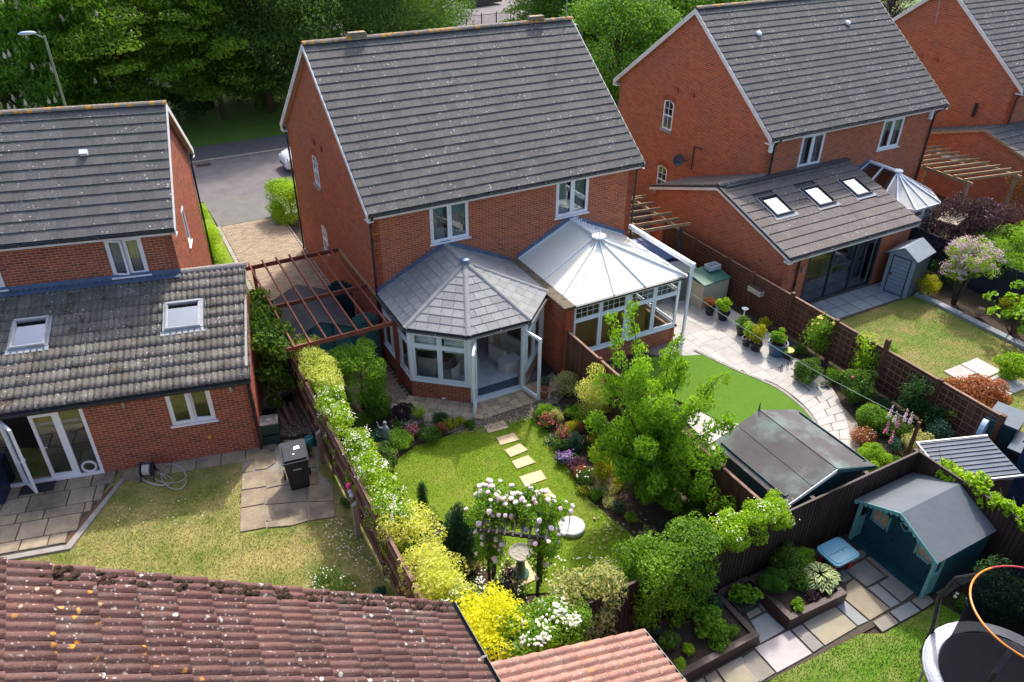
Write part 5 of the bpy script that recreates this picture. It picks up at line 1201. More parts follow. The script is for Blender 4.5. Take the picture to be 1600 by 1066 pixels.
for y in (-.06, -hw+.02):
    MB().box(-.02, .05, y-.035, y+.035, 0, 1.17).build('porch_post', TEALP, PH)
    r_ = MB(); r_.box(.05, pr_-.01, y-.02, y+.02, .62, .68).box(.05, pr_-.01, y-.02, y+.02, .06, .11); r_.build('railing', TEALP, PH)
    for i in range(4): x = .085+i*.066; MB().box(x, x+.035, y-.01, y+.01, .11, .62).build('baluster', TEALP, PH)
MB().bar((pr_-.02, -hw+.02, .02), (pr_-.02, -hw+.02, 1.15), .04, .04).build('porch_post', TEALP, PH)
def pwin(y, z, s, h, diamond=False):
    m = MB(); q = .035
    if diamond:
        pts = [Vector((0, 0, s)), Vector((0, s, 0)), Vector((0, 0, -s)), Vector((0, -s, 0))]
        for i in range(4): m.bar(pts[i], pts[(i+1) % 4], q, .025)
        f_ = m.build('window_frame', TEALP, PH, Matrix.Translation((pr_-.03, y, z))); MB().box(-.008, -.004, -s*.55, s*.55, -s*.55, s*.55).build('pane', DARK, f_, Matrix.Rotation(PI/4, 4, 'X'))
    else:
        m.box(-.02, .0, -s, s, h-q, h+q).box(-.02, 0, -s, s, -h-q, -h+q).box(-.02, 0, -s-q, -s+q, -h-q, h+q).box(-.02, 0, s-q, s+q, -h-q, h+q).box(-.015, 0, -.012, .012, -h, h)
        f_ = m.build('window_frame', TEALP, PH, Matrix.Translation((pr_-.015, y, z))); MB().box(-.006, -.002, -s+q, s-q, -h+q, h-q).build('pane', simple('peach_blind', (.42, .26, .16), (.55, .4, .25), 8, .8), f_)
pwin(-.42, .86, .2, .19); pwin(-hw/2, 1.12, .13, .13, True); pwin(-hw+.42, .86, .2, .19)
d_ = MB().box(pr_-.02, pr_-.013, -hw/2-.26, -hw/2+.26, .05, 1.0).build('door', TEALD, PH); MB().box(pr_-.04, pr_-.021, -hw/2+.16, -hw/2+.2, .5, .56).build('handle', BLK, d_)
# grey plastic tool shed by the folding doors
TS = thing('tool_shed', 'grey plastic tool shed with a dark-framed door beside the folding glass doors', 'shed', (17.86, -4.10), math.atan2(-.93, .20))
TG = simple('grey_plastic', (.22, .27, .34), (.19, .23, .30), 2, .5); w_ = .97; d = 1.2
m = MB(); m.slab([(0, 0, 0), (w_, 0, 0), (w_, 0, 1.55), (w_/2, 0, 1.86), (0, 0, 1.55)], (0, .03, 0)); m.build('front_wall', TG, TS)
MB().slab([(0, d, 0), (w_, d, 0), (w_, d, 1.55), (w_/2, d, 1.86), (0, d, 1.55)], (0, -.03, 0)).build('back_wall', ANTH, TS)
for x in (0, w_-.03): MB().box(x, x+.03, .03, d-.03, 0, 1.55).build('side_wall', simple('dark_grey_plastic', (.10, .12, .15), None, 3, .5), TS)
m = MB()
for x0, x1, z0, z1 in ((.14, .18, .04, 1.5), (w_-.18, w_-.14, .04, 1.5), (.18, w_-.18, .04, .08), (.18, w_-.18, 1.46, 1.5)): m.box(x0, x1, -.02, -.001, z0, z1)
m.build('door_frame', ANTH, TS); dd = MB().box(.18, w_-.18, -.012, -.002, .08, 1.46).build('door', TG, TS)
for i in range(9): MB().box(.19, w_-.19, -.015, -.0122, .12+i*.15, .13+i*.15).build('door_groove', ANTH, dd)
MB().box(.2, .27, -.05, -.016, .75, .82).build('handle', BLK, dd)
for s in (-1, 1): MB().slab([(w_/2, -.1, 1.88), (w_/2+s*.58, -.1, 1.52), (w_/2+s*.58, d+.08, 1.52), (w_/2, d+.08, 1.88)], (0, 0, .03)).build('roof_sheet', simple('pale_grey_plastic', (.27, .31, .35), None, 3, .5), TS)
# metal-roofed store
MS = thing('garden_store', 'small dark timber store with a ribbed pale metal roof in the right corner', 'store', (9.72, -11.72), -.42)
m = MB(); MB().box(0, 1.55, -1.25, 0, 0, 1.3).build('body', FEND, MS)
for i in range(11): MB().box(-.012, 0, -1.25+i*.114, -1.25+i*.114+.105, .02, 1.28).build('board', FENW if i % 3 == 0 else FENB, MS)
RF = MB().slab([(-.1, .1, 1.36), (-.1, -1.35, 1.36), (1.65, -1.35, 1.50), (1.65, .1, 1.50)], (0, 0, .012)).build('roof_sheet', simple('pale_zinc', (.13, .15, .20), (.10, .12, .16), 2, .7, spec=.15), MS)
for i in range(10): y = -1.28+i*.145; MB().slab([(-.08, y, 1.375), (-.08, y+.028, 1.375), (1.63, y+.028, 1.515), (1.63, y, 1.515)], (0, 0, .022)).build('rib', ANTH, RF)
m = MB(); m.slab([(-.12, .12, 1.34), (-.12, .08, 1.34), (1.67, .08, 1.48), (1.67, .12, 1.48)], (0, 0, .06)).slab([(-.12, -1.33, 1.34), (-.12, -1.37, 1.34), (1.67, -1.37, 1.48), (1.67, -1.33, 1.48)], (0, 0, .06)).box(-.12, -.08, -1.33, .08, 1.34, 1.40); m.build('roof_edge', MET, MS)
BSH = thing('garden_shed', 'dark blue shed side at the right edge behind the bins', 'shed', (11.5, -14.6), -.1); MB().box(0, 2, 0, 1.6, 0, 1.65).build('body', simple('navy_timber', (.012, .035, .11), (.01, .03, .08), 4, .55), BSH); MB().box(-.06, 2.06, -.06, 1.66, 1.66, 1.7).build('roof_sheet', FELT, BSH)
for i in range(12): MB().box(-.012, 0, .0, 1.6, .05+i*.13, .05+i*.13+.12).build('board', simple('navy_board', (.014, .04, .13), (.01, .03, .09), 4, .55) if i == 0 else bpy.data.materials['navy_board'], BSH)
SB = thing('upturned_paddling_board', 'pale grey-blue rounded board leaning on end behind the metal-roofed store', 'board', (11.75, -12.0), .3)
m = MB(); o_ = [(.33*math.cos(t), .62*abs(math.sin(t))**.8+.95 if math.sin(t) >= 0 else 0) for t in [i*PI/12 for i in range(13)]]; m.slab([(x, 0, z) for x, z in o_]+[(-.33, 0, 0), (.33, 0, 0)], (0, .12, .0)); m.build('board', simple('pale_blue_plastic', (.34, .44, .55), (.28, .38, .5), 2, .35), SB)
for i, (x, y, s, lb) in enumerate(((12.85, -11.9, 1.25, 'tall dark green bin-like store beside the pale leaning board at the right edge'), (12.6, -12.75, .95, 'black lidded water butt below the tall dark store at the right edge'))):
    t = thing('storage_bin', lb, 'bin', (x, y), .3); MB().box(-.45, .45, -.35, .35, 0, s).build('body', simple('dark_store%d' % i, (.015, .05, .055) if i == 0 else (.02, .02, .024), None, 4, .5), t); MB().box(-.48, .48, -.38, .38, s, s+.05).build('lid', simple('dark_lid%d' % i, (.06, .09, .12), None, 4, .35), t)
# blue tarpaulined store and cream box in the passage
t = thing('storage_box', 'dark blue garden storage box against the trellis behind the white post', 'box', (10.55, .9), 0); MB().box(-.75, .75, -1.0, .7, 0, 1.05).build('body', simple('royal_blue', (.01, .05, .17), (.01, .04, .13), 3, .5), t); MB().slab([(-.8, -1.05, 1.06), (.8, -1.05, 1.06), (.8, .75, 1.16), (-.8, .75, 1.16)], (0, 0, .04)).build('lid', simple('royal_blue_lid', (.012, .06, .2), None, 3, .4), t)
t = thing('storage_box', 'cream garden storage box with a sloping green lid beside the white post', 'box', (11.55, -1.75), .05); MB().box(-.6, .6, -.42, .42, 0, .95).build('body', simple('cream_plastic', (.5, .45, .33), (.43, .39, .29), 3, .5), t); MB().slab([(-.64, -.46, .96), (.64, -.46, .96), (.64, .46, 1.12), (-.64, .46, 1.12)], (0, 0, .04)).build('lid', simple('green_lid', (.03, .14, .10), None, 3, .4), t)
t = thing('plastic_tub', 'clear shallow plastic tub on the green lid of the cream storage box', 'tub', (11.85, -1.55, 1.14)); m = MB(); m.box(-.25, .25, -.16, .16, 0, .02).box(-.25, .25, -.16, -.14, .02, .16).box(-.25, .25, .14, .16, .02, .16).box(-.25, -.23, -.14, .14, .02, .16).box(.23, .25, -.14, .14, .02, .16); m.build('tub', simple('frosted_plastic', (.45, .52, .54)), t)
t = thing('trampette', 'small round hoop-rimmed trampette leaning on the stores beyond the white post', 'trampette', (11.0, -.9, 1.05), 0); MB().lathe([(0, 0), (.52, 0), (.52, .015), (0, .016)], n=24).build('mat', simple('grey_mesh', (.16, .2, .2)), t); m = MB(); m.tube([(.55*math.cos(i*PI/12), .55*math.sin(i*PI/12), .01) for i in range(25)], .02, 6, False); m.build('rim', simple('mauve_rim', (.25, .18, .32)), t); MB().box(-.48, .48, -.48, .48, -1.05, -.02).build('stand', simple('grey_green_box', (.12, .17, .15)), t)
t = single(MB().box(-.12, .12, -.08, .08, 0, .14), 'toy', simple('yellow_plastic', (.75, .5, .02)), 'small yellow plastic toy lying behind the glazed conservatory roof', 'toy', M=T(10.1, -.35, 1.3)); MB().box(-.5, .5, -.5, .5, -1.3, -.01).build('crate', simple('grey_crate', (.14, .17, .17)), t)

# ================================================================ foliage kit
def unit(a): return a/np.maximum(np.linalg.norm(a, axis=1, keepdims=True), 1e-9)
def sub(c, r, k, rs, seed=0, up=.15, flat=.8):
    "k smaller clumps scattered over an ellipsoid"
    g = np.random.default_rng(seed+101); d = unit(g.normal(size=(k, 3))+[0, 0, up]); q = g.uniform(.45, .95, (k, 1)); o = []
    for v, t, s in zip(d, q, g.uniform(.7, 1.25, k)):
        p = np.array(c)+v*t*np.array(r); o.append((p[0], p[1], max(p[2], rs*.5), rs*s, rs*s, rs*s*flat))
    return o
def boxcl(x0, x1, y0, y1, z0, z1, k, rs, seed=0):
    "clumps over the top and sides of a hedge block"
    g = np.random.default_rng(seed+7); o = []
    for i in range(k):
        x, y, z = g.uniform(x0, x1), g.uniform(y0, y1), g.uniform(z0, z1); f = g.random()
        if f < .38: z = z1
        elif f < .56: x = x0
        elif f < .70: x = x1
        elif f < .93: y = y0
        s = rs*g.uniform(.65, 1.25); o.append((x, y, max(z-s*.5, s*.4), s, s, s*.85))
    return o
def sample(cl, n, g, inner=.25, fill=.6):
    c = np.array(cl); wgt = (c[:, 3]*c[:, 4]+c[:, 4]*c[:, 5]+c[:, 3]*c[:, 5]); idx = g.choice(len(c), n, p=wgt/wgt.sum())
    d = unit(g.normal(size=(n, 3))); r = np.where(g.random(n) < inner, g.uniform(.3, .85, n), g.uniform(.82, 1.08, n))[:, None]
    p = c[idx, :3]+d*c[idx, 3:6]*r; nn = unit(d/c[idx, 3:6])
    ok = p[:, 2] > .015; return p[ok], nn[ok]
def leaves_arrays(p, nn, size, asp, g, droop=.3, sv=.35, fold=.18, upb=.35, quad=False):
    n = len(p); nn = unit(nn+g.normal(size=(n, 3))*.55+[0, 0, upb]); t = unit(np.cross(nn, g.normal(size=(n, 3)))); t[:, 2] -= droop; t = unit(t); s = unit(np.cross(nn, t)); nn = np.cross(t, s)
    L = (size*g.uniform(1-sv, 1+sv, n))[:, None]; W = L*asp
    V = np.stack([p-t*L*.5, p+s*W*.5+nn*W*fold-t*L*.08, p+t*L*.5-nn*L*.06, p-s*W*.5+nn*W*fold-t*L*.08], 1).reshape(-1, 3)
    b = (np.arange(n)*4)[:, None]; Fm = np.concatenate([b+[0, 2, 1], b+[0, 3, 2]], 0)
    return V, Fm
def foliage(par, cl, n, size, mat, asp=.5, seed=1, name='foliage', inner=.25, kind='stuff', M=Matrix(), **kw):
    g = np.random.default_rng(seed); p, nn = sample(cl, n, g, inner); V, Fm = leaves_arrays(p, nn, size, asp, g, **kw)
    return obj(name, mesh_np(name, V, Fm), mat, par, M, kind)
def blooms(par, cl, n, size, mat, seed=5, name='flowers', top=.25, petals=5, clus=1, spread=.05):
    g = np.random.default_rng(seed); p, nn = sample(cl, n*6, g, 0); ok = nn[:, 2] > top-1+.4*0; s = nn[:, 2]+g.normal(size=len(nn))*.25 > top; p, nn = p[s][:n], nn[s][:n]
    if clus > 1:
        k = len(p); p = np.repeat(p, clus, 0)+g.normal(size=(k*clus, 3))*spread*[1, 1, .6]; nn = np.repeat(nn, clus, 0)
    n = len(p)
    if n == 0: return
    p = p+nn*size*.4; nn = unit(nn+[0, 0, .5]); a = unit(np.cross(nn, g.normal(size=(n, 3)))); b = np.cross(nn, a); sz = (size*g.uniform(.75, 1.25, n))[:, None]
    ring = [p+(a*math.cos(2*PI*i/6)+b*math.sin(2*PI*i/6))*sz*.5*(1.0 if i % 2 else .8)+nn*sz*.05 for i in range(6)]
    V = np.stack([p+nn*sz*.28]+ring+[p-nn*sz*.2], 1).reshape(-1, 3); base = (np.arange(n)*8)[:, None]
    Fm = np.concatenate([base+[0, 1+i, 1+(i+1) % 6] for i in range(6)]+[base+[7, 1+(i+1) % 6, 1+i] for i in range(6)], 0)
    return obj(name, mesh_np(name, V, Fm), mat, par, Matrix(), 'stuff')
def stems(par, pts, mat=None, name='stem', n=6):
    m = MB()
    for q in pts: m.tube(q[0], q[1], n)
    return m.build(name, mat or TRUNK, par, smooth=True)
def blades(par, cx, cy, r, n, h, w_, mat, seed=1, z=0, arch=.6, name='blades'):
    "a tuft of long arching strap leaves"
    g = np.random.default_rng(seed); V = []; Fm = []
    for i in range(n):
        a = g.uniform(0, 2*PI); L = h*g.uniform(.7, 1.15); out = g.uniform(.3, 1)*arch; b = len(V); s = np.array([-math.sin(a), math.cos(a), 0])*w_/2; d = np.array([math.cos(a), math.sin(a), 0])
        for k, t in enumerate((0, .4, .75, 1)):
            p = np.array([cx, cy, z])+d*(r*.3+L*out*t**1.6)+np.array([0, 0, L*(t-.45*out*t**2.4)]); q = s*(1-.85*t); V += [p-q, p+q]
        for k in range(3): Fm.append((b+2*k, b+2*k+1, b+2*k+3, b+2*k+2))
    return obj(name, mesh_np(name, V, Fm), mat, par, Matrix(), 'stuff')
def shrub(label, px, py, w_, h, mat, n=900, size=.05, asp=.5, name='shrub', cat='shrub', d=None, flowers=None, k=14, rs=.3, group=None, z=0, stem=True, world=None, seed=None, **kw):
    p = P(px, py, z) if world is None else Vector(world); seed = seed or int(abs(p.x*37+p.y*91))+3; d = d or w_
    t = thing(name, label, cat, (p.x, p.y, z), rnd.uniform(0, 6), group)
    cl = [(0, 0, h*.45, w_*.34, d*.34, h*.42)]+sub((0, 0, h*.5), (w_*.5*(1-rs*.5), d*.5*(1-rs*.5), h*.5*(1-rs*.4)), k, rs*max(w_, h)*.5, seed)
    foliage(t, cl, n, size, mat, asp, seed, **kw)
    if stem: stems(t, [([(0, 0, 0), (rnd.uniform(-.1, .1)*w_, rnd.uniform(-.1, .1)*w_, h*.6)], [.02, .008])])
    for f in (flowers or []): blooms(t, cl, *f[:3], seed=seed+3, **(f[3] if len(f) > 3 else {}))
    return t, cl

# ================================================================ hedge along the left fence
HG = thing('hedge', 'golden variegated hedge section nearest the pergola on the left fence', 'hedge', (-2.45, -1.6, 0)); cl = boxcl(-.38, .12, -1.55, .75, .6, 2.15, 66, .24, 2); foliage(HG, cl, 15000, .06, L_YEL, .5, 2); foliage(HG, cl, 2600, .06, L_BRI, .5, 3)
stems(HG, [([(0, y, 0), (0, y+.1, 1.8)], [.04, .02]) for y in (-1.6, -.8, 0, .6)])
HW = thing('hedge', 'white-flowering middle section of the hedge on the left fence', 'hedge', (-2.5, -5.6, 0)); cl = boxcl(-.38, .05, -2.8, 2.35, .5, 2.05, 130, .21, 4); foliage(HW, cl, 23000, .055, L_LIM, .5, 4); foliage(HW, cl, 6000, .055, L_MID, .5, 6)
blooms(HW, cl, 200, .036, F_WHT, 8, top=.35, clus=9, spread=.05); stems(HW, [([(0, y, 0), (.1, y+.1, 1.7)], [.04, .02]) for y in (-2.4, -1.2, 0, 1.2, 2)])
HY = thing('hedge', 'bulging pale yellow variegated section at the lower end of the hedge', 'hedge', (-2.42, -9.55, 0)); cl = boxcl(-.38, .32, -1.15, 1.25, .4, 1.9, 72, .27, 9); foliage(HY, cl, 18000, .062, L_YEL, .5, 9); foliage(HY, cl, 2200, .06, L_GOL, .5, 12); stems(HY, [([(0, y, 0), (0, y, 1.7)], [.05, .02]) for y in (-1, 0, 1)])
t, cl = shrub('white-flowered clump where the pale yellow hedge meets the golden bush', 0, 0, 1.2, 2.0, L_MID, 5000, .055, world=(-2.35, -10.75), flowers=[(60, .05, F_WHT, dict(clus=10, top=.2))], k=22); 
GB = thing('shrub', 'bright golden leafy shrub in the bottom left corner of the garden', 'shrub', (-2.3, -11.45, 0)); cl = sub((0.05, .0, 1.3), (.78, .65, .75), 46, .27, 5)+boxcl(-.5, .75, -.8, .35, .7, 2.0, 36, .24, 8); foliage(GB, cl, 17000, .065, L_GOL, .48, 5); stems(GB, [([(0, 0, 0), (.1, 0, 1.4)], [.05, .02])])
RW = thing('rose_shrub', 'white rambling rose in full bloom on top of the dark bottom fence', 'rose', (-1.55, -11.95, 0)); cl = boxcl(-.55, .95, -.48, .2, 1.1, 1.95, 56, .22, 11); foliage(RW, cl, 12500, .055, L_BRI, .55, 11); blooms(RW, cl, 46, .065, F_WHT, 12, top=.1, clus=13, spread=.07); stems(RW, [([(0, .2, 0), (.2, 0, 1.7)], [.03, .015])])
EU = thing('shrub', 'cream-edged variegated evergreen shrub beside the bird bath at the bottom fence', 'shrub', (-.1, -11.85, 0)); cl = sub((-.05, .0, 1.55), (1.0, .6, .5), 60, .26, 13)+[(0, 0, .7, .6, .5, .6)]; foliage(EU, cl, 10500, .085, L_CRM, .42, 13); foliage(EU, cl, 2500, .08, L_MID, .42, 14); stems(EU, [([(0, 0, 0), (.1, 0, 1.2)], [.05, .02]), ([(0, 0, 0), (-.3, 0, 1.2)], [.04, .02])])
IV = thing('ivy', 'dense mid-green climber tumbling over the bottom fence beside the cherry tree', 'climber', (1.8, -12.0, 0)); cl = boxcl(-.85, .8, -.3, .55, .1, 2.15, 110, .24, 15)+boxcl(-.95, .3, -.36, -.2, .1, 1.95, 40, .2, 35); foliage(IV, cl, 24000, .058, L_BRI, .6, 15); foliage(IV, cl, 6000, .055, L_MID, .6, 16); stems(IV, [([(0, 0, 0), (.1, 0, 1.8)], [.05, .02])])
IC = thing('climber', 'light green white-specked climber capping the bottom fence near the big shed', 'climber', (3.6, -12.0, 0)); cl = boxcl(-.7, 1.05, -.16, .3, 1.6, 2.1, 50, .18, 17); foliage(IC, cl, 11000, .055, L_LIM, .55, 17); blooms(IC, cl, 45, .04, F_WHT, 19, top=.1, clus=4); stems(IC, [([(0, .2, 0), (.1, 0, 1.7)], [.04, .02])])
GBK = thing('hedge', 'tall square bright green hedge block beside the pergola and the side gate', 'hedge', (-1.45, -2.15, 0)); cl = boxcl(-.48, .48, -.6, .5, .1, 2.0, 60, .24, 21); foliage(GBK, cl, 14000, .058, L_BRI, .6, 21); stems(GBK, [([(0, 0, 0), (.1, 0, 1.7)], [.05, .02])])
CRP = thing('creeper', 'broad-leaved creeper filling the gap between the left extension and the pergola', 'climber', (-3.45, .2, 0)); cl = boxcl(-.35, .4, -1.6, 1.7, .6, 2.35, 44, .3, 22); foliage(CRP, cl, 4200, .14, L_MID, .6, 22, droop=.6); foliage(CRP, cl, 900, .13, L_BRI, .6, 23); stems(CRP, [([(0, 0, 0), (.1, 0, 2)], [.04, .02])])

# ================================================================ cherry tree
CT = thing('cherry_tree', 'young upright cherry tree with glossy drooping leaves at the edge of the lawn', 'tree', (3.75, -8.75, 0))
g = np.random.default_rng(44); br = []; cl = []
tips = [P(985, 478, 4.7), P(958, 505, 4.2), P(1052, 530, 3.9), P(1075, 570, 3.6), P(1128, 585, 3.2), P(1000, 560, 4.0), P(940, 590, 3.2), P(1095, 640, 3.1), P(1140, 660, 2.7), P(1120, 720, 2.3), P(925, 650, 2.4), P(985, 600, 3.4), P(1040, 620, 3.4), P(960, 680, 2.2), P(1010, 700, 2.5), P(1070, 700, 2.3), P(1050, 580, 3.4), P(1090, 750, 1.7), P(1030, 770, 1.4), P(975, 740, 1.6), P(1130, 780, 1.3), P(930, 700, 1.7), P(1010, 640, 3.0), P(1060, 660, 2.8), P(1000, 780, .9), P(1060, 790, .9)]
org = Vector((3.75, -8.75, 0))
for i, q in enumerate(tips):
    l = q-org; z0 = .35+.25*(i % 4); st = Vector((0, 0, z0)); mid = st.lerp(l, .55)+Vector((0, 0, .12*l.z)); br.append(([st, mid, l], [.035, .02, .006]))
    for tt in (.35, .55, .7, .82, .92, 1.0):
        p = (st.lerp(mid, tt/.55) if tt < .55 else mid.lerp(l, (tt-.55)/.45)); r = .33-.14*tt+(.0 if i > 4 else -.03)
        cl.append((p.x+g.normal()*.08, p.y+g.normal()*.08, max(.2, p.z+g.normal()*.06), r, r, r*1.15))
foliage(CT, cl, 17000, .115, L_CHE, .42, 31, droop=.75, inner=.4, upb=.15, fold=.25)
foliage(CT, [(0, 0, 1.2, .8, .7, .9), (.1, .1, .8, .9, .8, .7)], 2600, .12, L_MID, .45, 32, droop=.6)
stems(CT, br, name='branches'); MB().tube([(0, 0, 0), (.02, 0, .5), (0, .03, 1.3)], [.07, .055, .04], 8).build('trunk', TRUNK, CT)
t, cl = shrub('yellow variegated privet on the middle fence behind the cherry tree', 0, 0, .85, 2.0, L_YEL, 7500, .05, world=(4.2, -5.75), k=26, d=1.0)

# ================================================================ rose arch
AR = thing('garden_arch', 'dark wooden rose arch with slatted top standing at the lower end of the lawn', 'arch', (-.62, -9.85, 0), math.atan2(-.75, .95))
AW = simple('dark_arch_wood', (.035, .032, .034), (.06, .05, .045), 6, .7)
for x in (-.52, .52):
    for y in (-.3, .3): MB().bar((x, y, 0), (x, y, 1.95), .06, .06).build('post', AW, AR)
    for i in range(5): MB().bar((x, -.3, .3+i*.35), (x, .3, .3+i*.35), .02, .02).build('rung', AW, AR)
    MB().bar((x, 0, .25), (x, 0, 1.8), .02, .02).build('rung', AW, AR)
for y in (-.33, .33): MB().bar((-.75, y, 2.0), (.75, y, 2.0), .045, .09).build('beam', AW, AR)
for i in range(9): x = -.66+i*.165; MB().bar((x, -.45, 2.07), (x, .45, 2.07), .035, .045).build('slat', AW, AR)
RO = thing('climbing_rose', 'climbing rose with blush and white blooms smothering the wooden arch', 'rose', (-.62, -9.85, 0), math.atan2(-.75, .95))
cl = sub((-.6, .2, 2.15), (.55, .5, .42), 30, .2, 3)+sub((.2, .3, 2.15), (.75, .45, .38), 36, .19, 4)+sub((.62, 0, 1.7), (.28, .4, .5), 16, .17, 6)+sub((-.55, -.05, 1.35), (.26, .38, .55), 20, .17, 7)+sub((.55, 0, 1.25), (.26, .38, .5), 14, .16, 8)
foliage(RO, cl, 17000, .06, L_BRI, .55, 41, inner=.35); stems(RO, [([(-.5, 0, 0), (-.55, .1, 1.9)], [.02, .01]), ([(.5, 0, 0), (.6, .1, 1.9)], [.02, .01])], n=5)
g = np.random.default_rng(71); p, nn = sample(cl, 900, g, 0); rm = MB().lathe([(0, -.5), (.3, -.42), (.48, -.1), (.5, .15), (.36, .36), (.3, .28), (.2, .42), (.12, .34), (0, .44)], n=8).me('rose_bloom', True)
ok = [i for i in range(len(p)) if nn[i][2] > -.15 and (nn[i][1] < .6 or nn[i][2] > .5)][:170]
for j, i in enumerate(ok):
    s = g.uniform(.08, .135); v = Vector(nn[i]); obj('rose_bloom', rm, F_PNK, RO, Matrix.Translation(Vector(p[i])+v*.05) @ (v+Vector((0, 0, .4))).to_track_quat('Z', 'Y').to_matrix().to_4x4() @ Matrix.Diagonal((s, s, s*.8, 1)))
# ================================================================ conifers
def conifer(label, x, y, h, r, mat, n, size, k=30, cat='conifer', seed=1, narrow=False):
    t = thing('conifer', label, cat, (x, y, 0)); g = np.random.default_rng(seed); cl = []
    for i in range(k):
        f = (i+.5)/k; z = h*(.06+.9*f); rr = r*((1-f)**.6 if not narrow else min(1, 2.2*(1-f)**.5)*(.8 if f < .1 else 1)); a = i*2.4; q = .5*rr if not narrow else .25*rr
        s = max(.05, .5*rr); cl.append((q*math.cos(a), q*math.sin(a), z, s+.02, s+.02, s*(1.2 if not narrow else 2.2)))
    foliage(t, cl, n, size, mat, .28, seed, droop=-.5, upb=.6); stems(t, [([(0, 0, 0), (0, 0, h*.9)], [.04, .01])]); return t
conifer('narrow dark pencil conifer standing by the lower left edge of the lawn', -1.56, -6.95, 1.15, .17, L_DRK, 4200, .045, 26, seed=3, narrow=True)
conifer('dark bushy conifer between the pale yellow hedge and the rose arch', -1.32, -8.5, 1.75, .62, lm('leaves_conifer', (.008, .035, .02), (.015, .06, .032), (.035, .10, .05)), 9000, .075, 40, seed=4)
t, cl = shrub('low spreading blue-green juniper at the left rim of the lawn', 655, 835, 1.3, .4, L_BLU, 3200, .05, .25, k=20, d=.7)
t, cl = shrub('small blue-green juniper between the pencil conifer and the dark conifer', 690, 850, .55, .35, L_BLU, 1400, .05, .25, k=10)
def tuft(label, px, py, h, n, mat, w_=.03, seed=1, world=None, arch=.7, r=.1):
    p = P(px, py) if world is None else Vector((*world, 0)); t = thing('strap_leaved_plant', label, 'plant', (p.x, p.y, 0)); blades(t, 0, 0, r, n, h, w_, mat, seed, arch=arch); return t
tuft('cream-striped arching strap-leaved plant behind the left foot of the arch', 742, 892, .55, 110, L_CRM, .03, 3)
tuft('yellow-green arching strap-leaved plant by the conservatory gravel edge', 705, 672, .40, 90, L_YG, .028, 5)
tuft('lime upright strap-leaved plant near the sandstone paving left of the lawn', 655, 655, .45, 80, L_LIM, .035, 6)

# ================================================================ left border
BORD = [('leafy dark green shrub in the corner below the hedge block', 590, 652, .95, .75, L_MID, 2200, .07), ('near-black purple-leaved shrub beside the garden figurine', 628, 655, .7, .5, L_PUR, 1500, .06), ('rounded mid-green perennial clump at the top left rim of the lawn', 670, 688, .75, .5, L_MID, 2400, .045),
        ('feathery bright green clump in front of the garden figurine', 625, 698, .85, .45, L_BRI, 2600, .045), ('tall mid-green shrub between hedge and lawn, left side', 603, 735, .85, .85, L_MID, 3400, .06), ('blue-green hosta-like plant beside the figurine', 592, 690, .5, .35, L_BLU, 420, .14),
        ('dark low ground-cover at the upper left rim of the lawn', 690, 660, .7, .3, L_DRK, 1500, .045), ('small green plant at the tip of the gravel strip', 735, 668, .45, .22, L_MID, 700, .05), ('bronze-tinged low plant under the small juniper', 700, 868, .4, .2, L_RED, 500, .05)]
for lb, px, py, w_, h, m_, n, s in BORD: shrub(lb, px, py, w_, h, m_, n, s)
shrub('pink-flowered heuchera left of the rounded perennial clump', 645, 680, .5, .32, L_RED, 900, .06, flowers=[(40, .035, F_MAG, dict(clus=3))])
# ================================================================ right border beside the cherry tree
shrub('fresh green leafy plant by the open right-hand door', 852, 655, .75, .5, L_BRI, 1800, .065)
shrub('white-variegated airy shrub against the middle fence by the terracotta pots', 885, 618, .9, .95, L_CRM, 2600, .05)
shrub('red-flowered perennial at the upper right rim of the lawn', 852, 668, .5, .45, L_MID, 900, .05, flowers=[(46, .04, F_RED, dict(clus=4, top=.2))])
shrub('silvery-leaved plant behind the red perennial', 868, 660, .55, .45, L_CRM, 1300, .045)
shrub('bright green spreading plant under the white-variegated shrub', 905, 655, .9, .4, L_BRI, 1500, .08)
shrub('coral-flowered perennial beside the little blue conifer', 878, 690, .5, .45, L_MID, 900, .05, flowers=[(44, .04, F_RED, dict(clus=4, top=.2))])
shrub('olive mossy mound between the coral perennial and the privet', 895, 672, .6, .3, L_YG, 1700, .03)
conifer('little blue-green conifer in the right border', *tuple(P(898, 702))[:2], .6, .3, L_BLU, 2600, .05, 18, seed=8)
shrub('purple-flowered clump at the narrow part of the right border', 882, 722, .5, .3, L_MID, 900, .05, flowers=[(50, .04, F_PUR, dict(clus=4))])
shrub('dark plum-leaved heuchera below the purple flowers', 902, 735, .6, .3, lm('leaves_plum', (.08, .02, .06), (.16, .05, .11), (.25, .12, .18)), 1300, .055)
shrub('white daisy-flowered plant at the foot of the golden shrub', 915, 755, .7, .35, L_MID, 1700, .045, flowers=[(26, .05, F_WHT, dict(clus=1))])
shrub('golden yellow upright shrub left of the cherry tree', 938, 752, .62, 1.15, L_YG, 3800, .055, d=.6)
shrub('cream-edged ground cover where the border meets the cherry tree', 945, 770, .7, .3, L_CRM, 1500, .045)
shrub('dark red-brown shrub between the cherry tree and the big shed', 1110, 800, .9, 1.1, L_RED, 2200, .06)
shrub('rusty-leaved shrub under the lower right branches of the cherry tree', 1085, 815, .9, .8, L_MID, 2000, .06)
shrub('low shrub at the bottom of the lawn beside the climber', 1000, 880, .7, .6, L_DRK, 1500, .055)
shrub('white-flowering ground cover beneath the rose arch', 800, 925, 1.0, .25, L_MID, 1400, .045, flowers=[(60, .035, F_WHT, dict(clus=2))])
shrub('dark red grassy plant behind the white rambling rose', 795, 935, .5, 1.1, L_PUR, 900, .05)
